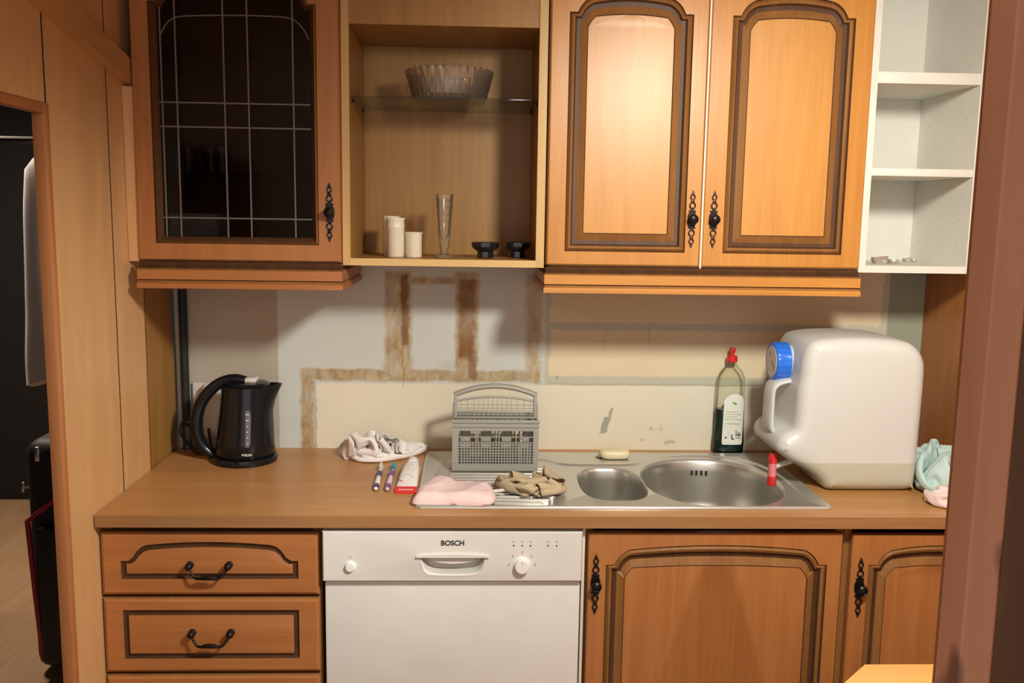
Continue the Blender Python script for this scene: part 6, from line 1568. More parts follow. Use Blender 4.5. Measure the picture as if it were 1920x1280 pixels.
    14,14,11,14,0,-6,4,-12,0,16,10,-5,1,3,4,4,0,-5,46,-1,-11,-15,-1,-5,-9,-16,-17,-9,16,9,2,-7,-9,-8,-10,-10,-9,-10,-6,-6,-1,-1,-1,-1,0,-1,0,-1,0,0,0,0,0,6,14,14,15,15,11,11, 
    6,-9,-10,-8,0,16,14,7,2,1,-1,-4,-10,-11,60,0,-5,-14,-13,0,-15,-16,-13,-6,12,9,4,-2,-5,-7,-8,-10,-9,-8,-8,-2,-1,-2,0,-1,0,-1,0,0,-1,0,0,0,0,1,11,14,15,14,12,5,7,0,-10,-12, 
    -8,9,13,10,4,-1,-4,-10,-11,-9,74,-6,0,-7,-16,-9,-16,-11,-9,-7,2,8,3,0,-3,-5,-7,-9,-10,-1,3,-1,-1,-1,-1,-1,0,-1,0,-1,0,0,0,-1,0,0,6,13,15,14,12,0,1,6,-3,-10,-12,-6,8,11,3, 
    1,-9,-9,-11,-8,91,-9,-6,-5,-7,-16,-11,-9,-8,-8,-6,-1,1,5,-4,-7,-6,-3,2,5,4,0,-1,-1,-1,-1,0,-1,0,-1,0,0,0,-1,0,-1,1,11,14,14,13,3,-4,0,2,-5,-10,-13,-5,5,9,-5,-10,-7,-11, 
    -8,110,-4,-4,-4,-10,-15,-13,-8,-8,-8,-8,-6,-6,-3,-1,-1,2,5,4,3,4,2,-2,-1,0,-1,0,-1,0,-1,0,0,-1,0,0,-1,-1,5,13,15,13,5,-2,-2,-2,-5,-7,-11,-13,-7,6,-8,-7,-9,-8,-9,137,-4,-6, 
    -9,-11,-13,-14,-6,-8,-7,-5,-7,-7,-9,0,4,5,5,3,4,4,2,-1,-1,0,-1,0,-1,0,-1,0,0,-1,0,0,-1,-1,0,9,15,14,6,-1,-3,-4,-7,-7,-8,-12,-13,-12,-9,-7,-8,-9,-9,158,-6,-6,-6,-11,-10, 
    -14,-12,-2,-6,-7,-7,-12,-1,4,4,4,5,4,4,3,4,-1,-1,0,-1,0,-1,0,-1,0,0,-1,0,-1,-1,0,-2,4,13,14,7,-5,-5,-6,-8,-9,-2,-7,-12,-12,-13,-11,-10,-11,-10,149,-3,-2,2,-9,-8,-11,-15,-8, 
    -2,-7,-11,-2,4,4,5,4,4,4,4,4,3,0,-1,0,-1,0,-1,0,-1,0,0,-1,0,-1,-1,0,-1,-1,9,14,1,-12,-7,-6,-7,-7,-1,5,-11,-12,-11,-12,-11,-10,-9,131,3,4,-4,-8,-9,-5,-12,-15,-7,-4,-3,4,5, 
    4,5,4,4,4,4,3,4,0,0,-1,0,0,-1,0,-1,0,0,-1,0,-1,-1,-1,-1,-1,2,12,-10,-7,-4,-4,-3,-2,0,2,-11,-12,-11,-12,-11,-11,-9,126,3,-1,-9,-7,-9,-7,-1,-12,-13,1,4,5,4,5,4,4,4,4,4,4, 
    4,0,0,-1,0,0,-1,0,-1,0,0,-1,0,-1,-1,-1,-1,0,-1,1,-3,-3,-2,-4,-4,-8,7,-2,-12,-11,-12,-11,-12,-11,-10,120,-3,-4,-4,-5,-5,0,-12,-9,-6,4,4,5,5,4,4,4,4,4,4,4,3,2,-1,0,0,-1, 
    0,0,-1,0,-1,0,-1,0,-1,-2,0,-1,1,-2,-3,-4,-5,-7,-10,2,9,-5,-10,-12,-11,-12,-11,-11,-12,124,-3,-4,-5,-5,-4,-5,-8,-10,-3,4,5,4,4,4,5,4,4,4,3,5,4,2,0,-1,0,-1,0,0,-1,0,-1,0, 
    -1,0,-2,-1,-1,1,-1,-10,-8,-5,-5,-8,-2,9,4,-6,-9,-11,-13,-11,-12,-11,-10,122,-1,-4,-5,-4,-4,-5,-9,-11,3,4,4,4,5,4,4,3,4,4,4,5,3,3,0,0,0,-1,0,0,-1,0,-1,0,-1,-1,-1,-1,-1,0, 
    -4,-9,-10,-8,-6,-7,2,9,1,-6,-7,-12,-12,-12,-12,-12,-11,105,7,-2,-4,-5,-4,-5,-8,1,4,4,4,5,4,4,4,4,4,4,4,4,4,3,0,0,0,-1,0,0,-1,0,-1,0,-1,-1,-1,-1,-1,-1,-6,-9,-11,-9,-8,-7, 
    7,6,-4,-4,-6,-10,-12,-13,-11,-12,-11,95,5,-5,-7,-5,-3,0,4,5,4,5,4,4,4,4,4,4,4,4,4,3,4,3,2,0,-1,0,0,-1,0,0,-1,0,-1,-1,-1,-2,0,-3,-8,-9,-10,-9,-8,-8,8,-5,-4,-4,0,-9,-12, 
    -11,-11,-12,-14,90,-2,-8,-4,-1,3,6,7,5,4,5,4,4,5,3,4,4,4,4,4,4,4,3,2,0,-1,0,0,-1,0,0,-1,-1,-1,0,-2,-1,-1,-4,-10,-9,-9,-8,-8,-7,2,-3,-3,-4,-5,-6,-10,-13,-14,-15,-16,84, 
    -6,-3,3,6,7,6,3,-3,-5,17,12,6,4,4,4,4,3,4,4,3,5,2,4,0,-1,0,0,-1,0,-1,-1,0,-1,-2,0,-1,-2,-8,-8,-9,-9,-8,-7,-12,4,0,-3,-4,-6,-9,-15,-16,-17,-17,-16,81,1,5,8,7,4,2,-4, 
    -12,0,16,17,14,10,5,4,3,3,3,3,4,4,5,4,0,-1,0,-1,0,-1,0,-2,-1,0,-1,0,-1,-4,-9,-9,-11,-12,-4,-8,-13,-6,3,0,-4,-10,-12,-16,-16,-17,-17,-17,91,8,7,6,2,0,-1,-8,-11,0,16,15,17, 
    16,13,6,3,3,2,2,1,3,5,7,3,0,0,-1,-1,-1,0,-1,-1,0,-1,-1,-5,-4,-11,-13,-11,-9,-3,-8,-13,-9,2,-2,-6,-15,-11,-17,-16,-16,-16,-16,107,6,3,1,0,-2,-2,-8,-12,1,16,16,15,17,16,14, 
    0,-1,-3,-5,-3,3,17,9,9,7,2,-1,-1,-1,-1,-2,-1,-2,-1,-3,-13,-11,0,-8,-11,-11,-5,-6,-13,-11,-7,-4,-3,-16,-14,-14,-14,-14,-14,-12,104,2,0,1,1,-1,-3,-8,-13,1,17,13,17,15,17,9,5, 
    -7,-7,-5,-2,12,15,2,9,14,15,-3,-5,-3,-1,-3,-4,-5,-5,13,-9,-15,-10,1,-4,-9,-11,-5,-12,-10,-9,-9,-8,-10,-11,-13,-12,-14,-13,-13,86,2,-1,4,1,2,-1,-9,-13,2,16,15,16,17,10,-1,10, 
    -1,-9,-8,2,17,6,11,16,15,7,-11,-8,-3,1,-4,-7,-6,5,17,0,-13,-14,-6,3,-3,-10,-8,-11,-9,-8,-8,-9,-11,-12,-13,-14,-13,-13,-13,61,6,2,1,0,6,3,-7,-13,3,16,15,17,15,1,-5,11,4,-10, 
    -5,10,12,14,15,7,17,-1,-13,-7,-3,-1,-7,-7,-1,13,17,5,-10,-14,-9,-1,4,-10,-3,-9,-10,-10,-10,-11,-12,-13,-12,-13,-12,-13,-13,35,8,5,0,1,7,8,-2,-13,3,17,16,16,8,-6,-3,7,10,-6,1, 
    15,13,14,4,14,13,-7,-12,-8,-2,-5,-7,-5,5,18,16,8,-6,-14,-9,-2,1,2,-6,-11,-11,-12,-12,-12,-13,-12,-12,-12,-14,-13,-9,13,6,7,5,-1,6,11,4,-10,3,17,16,11,2,-3,-4,2,12,9,2,16,15, 
    5,4,17,7,-8,-12,-9,-4,-6,-7,0,10,17,17,11,-3,-13,-6,1,4,-1,-10,-12,-14,-13,-13,-12,-12,-12,-12,-12,-11,-8,-7,-6,-4,5,9,6,2,10,10,0,-2,17,12,7,-1,-5,0,1,10,14,15,14,10,3,9, 
    17,0,-12,-10,-9,-7,-6,-5,4,14,17,17,14,0,-12,0,5,0,-7,-13,-12,-10,-12,-14,-13,-12,-13,-11,-10,-7,-7,-10,-12,-13,-3,5,8,10,8,8,-3,9,15,9,2,-2,-3,-2,3,12,15,15,15,16,11,6,14, 
    -10,-7,-5,-6,-5,-7,-6,2,13,17,15,17,-5,2,6,0,-5,-11,-12,-12,-9,-9,-12,-12,-13,-14,-9,-7,-7,-8,-12,-25,-10,-8,1,2,9,10,9,0,14,13,5,0,-4,-4,-2,8,16,16,13,15,14,15,17,10,-1,-4, 
    -4,-5,-6,-7,-11,4,8,10,17,16,4,8,-2,-4,-8,-10,-10,-11,-8,-9,-10,-12,-14,-10,-6,-6,-9,-10,-12,-46,-8,-1,4,-3,2,6,9,7,13,10,4,-2,-5,-3,5,17,13,17,12,14,15,16,19,12,3,-1,-5,-6, 
    -7,-11,-6,9,7,5,12,17,13,-2,-3,-5,-7,-7,-9,-11,-10,-5,-11,-16,-9,-4,-5,-8,-11,-11,-12,-63,-2,4,1,0,1,0,-1,5,15,10,6,-6,-3,4,15,11,13,16,16,14,13,16,16,14,6,0,-5,-9,-6,-6,1, 
    10,8,5,4,17,7,-2,-2,-4,-6,-6,-8,-9,-8,-10,-15,-7,-2,-5,-8,-10,-11,-11,-12,-78,2,-1,-1,-3,-3,-3,1,8,13,12,8,-8,4,14,16,14,6,12,18,15,12,16,16,13,9,3,-6,-8,-6,-3,5,11,5,-3, 
    6,17,4,-2,-3,-5,-6,-4,-8,-7,-14,-9,-3,0,-3,-9,-10,-11,-11,-10,-12,-94,-4,-3,-4,-3,-1,1,4,9,16,1,10,-1,14,16,11,17,14,2,13,17,15,14,16,11,10,6,-2,-8,-4,-2,9,9,-3,-6,10,15,2, 
    -1,-1,-8,-7,-4,-10,-9,-6,1,2,-4,-9,-9,-10,-10,-11,-10,-11,-121,-3,-3,-1,3,5,6,-4,7,17,0,3,16,13,14,14,16,17,5,3,15,17,14,16,11,9,9,2,-5,-6,2,12,1,-10,-4,12,14,1,0,-1,-5, 
    -11,-6,-9,-3,4,3,-4,-8,-9,-9,-9,-10,-10,-10,-11,-136,-3,-1,5,9,3,3,-9,4,16,12,3,14,17,14,14,14,13,3,5,12,15,17,14,10,10,10,5,-1,-5,8,8,-7,-7,-7,13,11,1,1,0,-3,-11,-7,-2,5, 
    2,-4,-7,-8,-8,-8,-9,-9,-10,-10,-10,-143,-6,4,11,3,-2,6,-10,-2,16,16,11,15,16,14,12,4,10,10,10,11,12,15,13,12,10,9,6,2,3,11,-1,-7,-12,-6,15,6,4,1,0,0,-8,-1,4,-3,-4,-5,-5, 
    -7, -7, -9, -8, -9, -9, -10, -10],
    [110,-3,-1,-3,-5,-6,-7,-8,-8,-8,-9,-9,-7,-6,-4,-1,3,12,15,15,15,14,14,3,-19,-15,-15,-19,-16,1,19,20,7,18,21,22,21,22,21,18,-1,-21,-13,-21,-1,11,9,8,9,9,9,5,5,2,1,-4,-98,-3, 
    -2,-2,-6,-6,-7,-7,-8,-9,-9,-9,-8,-8,-1,0,-3,15,14,15,15,14,13,-1,-19,-15,-19,-18,-12,-6,9,22,16,14,19,21,22,21,22,15,-5,-21,-15,-20,-11,8,9,9,8,9,9,8,6,5,2,-1,-67,-3,-2,-4, 
    -5,-7,-7,-7,-8,-9,-9,-8,-8,-8,-1,-1,-6,14,14,15,15,14,13,-6,-18,-19,-17,-14,-11,-10,-2,18,20,19,18,18,21,22,21,13,-8,-21,-17,-20,-17,1,9,9,9,9,9,9,7,4,3,5,-43,2,1,-5,-6,-7, 
    -8,-9,-8,-11,-15,-15,-15,-18,4,18,1,16,12,16,14,16,12,-15,-15,-15,-15,-14,-12,-7,-12,7,22,18,19,20,21,22,20,10,-11,-21,-17,-21,-19,-8,8,9,8,9,9,9,9,8,8,6,-13,0,-4,-7,-8,-12, 
    -15,-14,-15,-14,-15,-15,-13,-16,11,16,21,14,15,15,14,17,13,-14,-15,-15,-15,-15,-10,-7,-15,-7,19,23,21,20,19,21,20,7,-14,-21,-19,-20,-20,-16,3,9,9,9,9,9,9,8,9,9,11,-6,-8,-9,-15, 
    -16,-16,-16,-15,-10,-14,-15,-17,-3,19,20,18,18,18,13,14,17,14,-11,-14,-15,-16,-13,-7,-11,-15,-18,16,20,22,21,21,19,21,2,-17,-21,-20,-19,-20,-20,-6,9,8,9,9,9,9,9,8,9,20,-9,-10, 
    -12,-9,-14,-18,-17,-15,-13,-12,-13,-14,13,21,20,20,19,15,14,14,14,14,-1,-14,-15,-16,-11,-12,-20,-22,-8,16,19,17,19,22,21,22,-5,-20,-20,-21,-20,-20,-20,-14,5,9,8,9,9,9,9,11,11, 
    18,-10,-11,-10,-9,-10,-14,-17,-17,-13,-13,-16,1,22,19,20,18,19,16,15,13,15,13,5,-10,-16,-15,-17,-20,-22,-21,-1,18,20,15,16,18,19,22,-13,-20,-20,-20,-20,-20,-20,-19,-3,9,9,9,9,9, 
    11,10,10,19,-11,-11,-10,-9,-8,-11,-14,-14,-16,-17,-14,19,17,17,17,18,16,18,17,15,19,16,5,-12,-15,-17,-19,-20,-22,-20,8,19,18,17,17,16,17,6,-14,-19,-20,-20,-20,-19,-20,-20,-13,7, 
    9,10,9,10,10,10,12,18,-11,-11,-11,-8,-8,-7,-12,-15,-18,-12,-10,12,18,17,16,18,18,17,17,18,18,8,5,-13,-10,-13,-14,-16,-19,-21,17,17,15,15,14,14,12,1,-11,-19,-20,-19,-20,-19,-20, 
    -19,-19,0,10,10,9,10,10,12,11,17,-11,-9,-7,-5,-8,-11,-14,-13,-6,-9,-10,0,16,17,17,18,17,16,18,18,13,12,2,-12,-12,-12,-13,-13,-13,-11,9,12,12,13,13,13,12,8,-9,-19,-21,-19,-20, 
    -19,-20,-19,-18,-7,6,10,11,10,10,11,11,20,-7,-6,-8,-11,-12,-8,1,8,-6,-11,-13,-10,2,14,17,18,16,15,19,17,11,11,1,-11,-12,-11,-14,-13,-13,-9,7,12,13,13,14,15,14,-2,0,-18,-20,-19, 
    -19,-17,-18,-18,-21,-5,0,3,11,10,10,10,11,28,-8,-10,-11,-10,-4,6,10,12,-5,-12,-12,-13,-10,3,14,18,15,17,19,12,8,10,1,-10,-11,-10,-12,-14,-12,-5,6,11,13,13,17,15,8,-3,-3,-8,-20, 
    -18,-14,-18,-19,-20,-19,15,5,-13,-7,5,10,11,12,30,-12,-10,-6,1,7,15,11,9,-2,-11,-13,-13,-13,-10,2,16,15,20,14,8,8,9,1,-9,-11,-10,-10,-11,-14,-2,7,10,13,15,19,10,1,-4,-2,7,-21, 
    -19,-16,-20,-18,-19,-10,19,16,-8,-15,-12,0,9,11,30,-7,-3,3,5,11,13,16,11,-2,-10,-13,-13,-12,-13,-12,2,21,13,10,6,8,9,1,-8,-11,-9,-10,-11,-10,2,7,11,14,18,12,1,0,12,9,-2,-19, 
    -21,-21,-19,-19,-20,4,20,20,-1,-14,-16,-13,0,5,40,-3,2,5,11,15,14,12,13,-1,-9,-12,-14,-12,-13,-10,-20,16,6,4,9,7,9,0,-6,-10,-11,-10,-8,-2,5,2,12,17,14,2,0,5,10,15,4,-17,-20, 
    -22,-18,-21,-14,12,19,19,7,-15,-15,-17,-10,-1,38,4,7,12,15,15,14,13,11,-1,-9,-12,-16,-15,-11,-21,-21,-3,5,4,9,8,9,-1,-6,-7,-10,-5,5,0,1,-5,13,13,5,-1,5,6,11,16,10,-13,-21, 
    -19,-22,-16,-2,12,18,19,10,-14,-15,-17,-16,-9,38,11,13,15,15,15,14,14,8,1,-10,-14,-15,-17,-19,-21,-13,-10,-6,-2,1,11,8,-5,-5,-6,-3,0,1,1,1,0,5,7,4,11,4,3,10,16,14,-7,-20,-22, 
    -16,-5,2,9,17,18,12,-13,-14,-17,-15,-17,50,9,12,14,15,15,15,13,8,1,-10,-17,-17,-20,-20,-14,-11,-10,-9,-8,-6,-4,4,-6,-3,-4,-4,0,0,0,0,1,4,8,11,11,9,5,2,16,15,1,-21,-16,-4,3, 
    3,3,13,19,9,-9,-20,-20,-17,-10,58,10,11,13,15,15,15,13,8,3,-17,-19,-20,-19,-13,-13,-9,-9,-10,-6,-7,-10,-21,-4,0,0,0,0,0,0,0,0,0,1,20,-2,4,8,10,11,11,12,-14,0,3,2,3,-1,9, 
    18,5,-14,-15,-18,-20,-18,77,10,10,13,14,15,15,11,6,-4,-18,-20,-18,-8,-12,-12,-11,-10,-9,-11,-13,-20,-19,-1,0,0,0,0,0,0,0,0,0,0,14,14,-7,-2,4,11,14,15,19,0,3,2,3,-2,3,15,-4, 
    -19,-15,-14,-11,-14,83,9,8,10,14,16,15,4,-4,-17,-7,-14,-15,-11,-11,-11,-10,-10,-10,-14,-19,-21,-14,0,0,0,0,0,0,0,0,0,0,0,4,22,6,-6,-3,6,14,17,21,19,6,3,1,0,2,-3,-7,-10,-10, 
    -10,-11,-16,87,9,7,8,11,16,8,-6,-12,-18,-12,-14,-15,-12,-10,-10,-9,-9,-9,-9,-15,-22,-9,0,0,0,0,0,0,0,0,0,0,0,0,16,16,1,-7,0,14,21,20,22,17,8,4,-4,2,-1,-7,-10,-11,-14,-16, 
    -18,100,7,8,8,4,16,-7,-15,-16,-16,-15,-13,-15,-13,-11,-11,-9,-8,-10,-10,-3,-21,-3,0,0,0,0,0,3,-3,0,0,0,0,0,6,20,9,-4,-5,13,22,21,21,21,17,10,-3,-6,2,-8,-8,-14,-18,-16,-19, 
    112,8,7,9,4,-9,-16,-17,-15,-17,-15,-13,-13,-15,-10,-9,-11,-13,-9,0,5,-22,-2,0,0,0,0,0,3,-3,0,0,0,0,0,0,15,18,1,-7,12,21,21,21,22,20,17,7,-6,-7,0,-13,-18,-18,-16,-19,123,3, 
    1,-2,-9,-12,-14,-16,-16,-16,-16,-15,-13,-12,-12,-12,-10,-6,3,9,-3,-20,-6,0,0,0,0,0,0,0,0,0,0,0,0,0,5,19,11,-6,10,21,21,21,21,21,19,15,4,-8,-5,-16,-17,-19,-19,-18,117,-5,-7, 
    -8,-9,-10,-13,-15,-15,-15,-15,-15,-15,-15,-12,-7,-1,2,7,2,-3,-19,-9,0,0,0,0,0,0,0,0,0,0,0,0,0,0,13,18,4,3,21,21,21,21,20,19,19,12,1,-10,-18,-19,-18,-18,-18,85,-6,-6,-7,-9, 
    -9,-11,-14,-15,-16,-14,-15,-15,-14,-4,1,4,2,-1,-4,5,-16,-13,0,0,0,0,0,0,0,0,0,0,0,0,5,-5,3,18,14,1,21,20,21,19,20,17,21,18,-6,-10,-16,-17,-17,-17,-16,70,-8,-10,-8,-9,-8,-10, 
    -12,-14,-16,-15,-14,-15,-5,4,2,-1,-3,-1,1,8,-13,-17,0,0,0,0,0,0,0,0,0,0,0,0,7,-2,-5,9,19,5,22,16,19,20,18,20,20,21,-9,-16,-16,-16,-17,-17,-17,64,-9,-7,-10,-9,-9,-9,-10,-12, 
    -16,-15,-15,-6,5,1,-2,-2,0,1,3,8,-12,-20,0,0,0,0,0,0,0,0,0,0,0,0,5,-5,0,0,17,15,16,19,21,20,21,21,21,9,-15,-16,-15,-16,-17,-16,-17,60,-9,-10,-8,-9,-8,-9,-11,-11,-15,-13,-7, 
    0,2,0,1,-1,2,2,7,1,-11,-21,0,0,0,0,0,0,0,0,0,0,0,0,0,0,4,-4,9,21,21,21,20,21,20,17,20,-5,-15,-15,-16,-15,-16,-17,-16,54,-9,-9,-10,-9,-8,-3,-14,-11,-12,-9,4,3,-2,1,0,3,4, 
    4,1,0,-10,-22,-1,0,0,0,0,0,0,0,0,0,0,0,0,8,-2,-6,10,22,21,20,20,18,17,22,8,-9,-14,-15,-16,-15,-16,-16,-16,57,-10,-9,-10,-8,-9,-9,-6,5,-20,-7,6,4,1,1,1,2,0,-1,-4,4,-4,-22, 
    -3,0,0,0,0,0,0,0,0,0,0,0,7,3,-9,-1,16,15,17,20,20,18,22,17,-2,-11,-12,-15,-15,-16,-15,-16,-17,86,-12,-10,-9,-10,-10,-9,-5,-1,-21,-7,3,3,2,0,0,-3,-2,-1,-1,4,4,-21,-6,0,0,0, 
    0,0,0,0,0,0,0,2,9,-2,-9,4,21,10,13,18,19,19,22,8,-7,-11,-12,-15,-15,-15,-15,-16,-15,115,-9,-10,-9,-10,-10,-9,-5,-13,-22,-9,1,2,-2,-1,-1,-1,0,-1,1,4,6,-19,-11,0,0,0,0,0,0, 
    0,0,0,0,7,4,-9,-2,11,21,12,9,14,18,19,20,-4,-11,-10,-11,-15,-15,-14,-16,-15,-13,148,-10,-10,-10,-9,-9,-9,-12,-19,-22,-15,-3,2,-1,-2,0,0,2,1,2,8,1,-19,-14,0,0,0,0,0,0,0,0,0, 
    6,5,-2,-9,1,17,18,9,11,15,15,20,7,-13,-10,-10,-9,-13,-15,-15,-13,-9,-5,166,-9,-11,-9,-10,-11,-13,-17,-20,-22,-18,-10,0,4,2,1,0,-1,3,5,2,1,-17,-17,0,0,0,0,0,0,0,1,5,5,-1,-8, 
    -2,5,21,9,12,15,18,13,19,-16,-10,-9,-12,-12,-12,-11,-5,-4,-1,0,167,-11,-9,-11,-13,-16,-18,-21,-21,-20,-4,-14,-11,-2,6,2,-1,2,1,-1,-2,7,-11,-18,-1,0,0,0,0,1,5,3,0,-1,-6,-2,0, 
    13,19,9,16,16,18,17,14,-15,-14,-13,-12,-10,-7,-5,-2,-1,-2,0,164,-10,-12,-16,-18,-21,-21,-21,-17,-22,-5,4,-9,-13,-4,3,-2,-2,-2,-3,0,3,5,-16,-6,1,0,2,2,2,0,-4,-3,0,0,0,6,16, 
    16,18,15,15,18,17,13,-10,-14,-14,-12,-7,-6,-3,-3,-2,-2,-2,163,-15,-18,-20,-21,-22,-21,-20,-16,-22,-7,10,2,-8,-12,-2,0,-3,0,0,3,2,5,-15,-15,-7,0,0,0,0,0,0,0,0,0,6,14,17,14, 
    14,16,18,17,18,12,-6,-14,-13,-11,-4,-6,-3,-2,-2,-3,-4,152,-20,-21,-22,-21,-22,-21,-19,-16,-22,-7,8,10,-1,-3,-6,2,0,0,-2,-2,4,5,-16,-13,-16,-8,1,1,2,3,3,1,1,2,7,14,13,17,14, 
    14,17,18,18,11,-3,-11,-12,-12,-2,-5,-5,-8,-10,-12,-15,167,-22,-21,-21,-22,-22,-21,-19,-14,-22,-7,13,3,-10,5,19,2,-3,-3,-2,-1,8,-5,-21,-14,-5,-4,1,2,3,3,3,1,-1,0,7,14,12,14,15, 
    14,15,18,17,9,-5,-7,-8,-10,-10,-12,-14,-13,-14,-14,-14,181,-22,-21,-21,-22,-21,-21,-19,-14,-22,-6,12,-5,0,17,15,12,-1,-4,-4,2,3,-17,-13,-6,-8,2,-2,-1,2,5,1,-3,0,7,4,13,13,13, 
    15,13,14,16,19,2,-10,-9,-13,-13,-16,-14,-14,-13,-14,-14,-14,193,-20,-21,-22,-21,-19,-22,-19,-14,-22,-6,11,-4,11,18,12,18,4,-5,0,1,-10,-9,-9,-13,-1,2,-4,0,2,4,-2,-2,3,7,0,12,16, 
    12,15,14,10,18,11,-11,-13,-14,-15,-14,-14,-14,-14,-14,-14,-14,-14,202,-16,-21,-21,-22,-19,-18,-22,-14,-22,-4,5,7,19,12,15,19,11,-2,0,-1,-10,-9,-14,-8,2,0,-4,-1,3,1,-2,0,6,0,2, 
    10,16,12,16,14,13,7,-9,-14,-14,-14,-14,-14,-13,-14,-15,-14,-12,-13,-17,204,-10,-17,-21,-21,-21,-14,-21,-18,-21,-2,8,15,19,14,14,19,17,1,1,-7,-7,-11,-13,-6,3,-1,-3,-2,2,0,-1,2,5, 
    -1,-1,8,16,13,16,10,4,-9,-13,-12,-13,-12,-14,-14,-13,-15,-14,-14,-15,-14,0,184,-4,-11,-15,-20,-22,-16,-16,-21,-22,2,15,19,16,14,17,18,18,10,0,-6,-10,-12,-11,-4,2,-3,-2,0,-1,0,1, 
    3,5,0,-4,4,16,15,11,-1,-9,-14,-12,-12,-14,-12,-13,-14,-13,-14,-15,-14,-12,0,15,147,-4,-6,-10,-12,-17,-19,-18,-21,-19,9,18,19,15,15,15,19,17,8,3,-2,-4,-12,-10,-3,1,-1,-1,-2,-1, 
    1,-1,3,7,-1,-5,-1,16,15,-4,-13,-14,-12,-13,-12,-14,-13,-13,-13,-14,-13,-15,-9,1,11,16,113,-5,-5,-9,-8,-11,-14,-18,-21,-11,15,19,17,14,14,16,20,6,-1,3,2,3,2,-3,-2,-5,-7,-5,-5, 
    -5,-6,-11,6,19,15,4,-7,15,-5,-14,-14,-13,-13,-13,-13,-14,-13,-13,-13,-12,-15,-7,2,11,14,16,83,-6,-9,-8,-9,-9,-10,-11,-22,5,18,18,16,11,15,20,5,-12,0,3,3,2,2,-2,-2,-3,-5,-6,-6, 
    -6,-7,-7,11,18,18,18,4,-9,-13,-14,-14,-14,-13,-13,-13,-13,-13,-13,-11,-15,-7,5,12,14,14,15,50,-8,-8,-9,-8,-10,-10,-9,-1,13,17,18,12,14,19,10,-16,-10,-4,2,2,3,2,-2,-2,-3,-4,-6, 
    -6,-6,-7,-2,14,19,18,17,3,-12,-14,-14,-13,-14,-14,-13,-13,-13,-13,-10,-15,-4,6,13,14,14,14,15,15,-9,-8,-7,-8,-5,-2,4,8,10,15,18,9,18,12,-2,-9,-19,-13,-3,3,3,2,-2,-3,-3,-3,-6, 
    -6,-6,-4,2,16,19,17,17,-1,-12,-14,-13,-13,-14,-14,-13,-14,-9,-14,-15,0,9,13,14,13,14,14,14,-19,-5,-3,-2,-1,3,4,7,8,9,10,14,14,12,-4,-11,0,-10,-21,-13,-1,2,3,-2,-3,-3,-3,-5, 
    -6,-5,-4,8,19,18,15,16,-3,-13,-13,-14,-13,-13,-14,-12,-12,-14,-11,1,12,13,13,13,14,14,14,14,-38,2,2,3,4,4,4,6,8,7,11,13,2,-6,-7,-6,-5,1,-19,-21,-9,0,3,-3,-4,-3,-3,-3,-5,-5, 
    -2,14,19,15,17,14,-6,-13,-13,-14,-13,-12,-13,-13,-14,-7,5,12,13,13,13,13,14,14,14,13,-33,1,3,3,2,4,5,6,8,7,8,13,6,-10,-11,-2,-11,-15,-20,-20,-15,-8,1,-4,-3,-3,-3,-3,-4,-5,4, 
    20,15,16,16,12,-10,-12,-14,-13,-13,-12,-13,-13,-3,9,12,12,13,13,13,13,14,13,14,14,-29,2,2,-1,5,5,5,6,6,9,6,8,1,-2,-8,-17,-21,-19,-18,-17,-16,-15,-8,-4,-3,-3,-3,-4,-3,-2,13, 
    19, 15, 13, 16, 10, -12, -13, -13, -13, -13, -13, -10, 0, 15, 12, 11, 12, 13, 12, 13, 13, 14, 13, 14, 14])),
         .8990, M['cloth_blue'], 'crumpled pale aqua towel right of the white canister', 'towel', (2.05, -.36, .9))
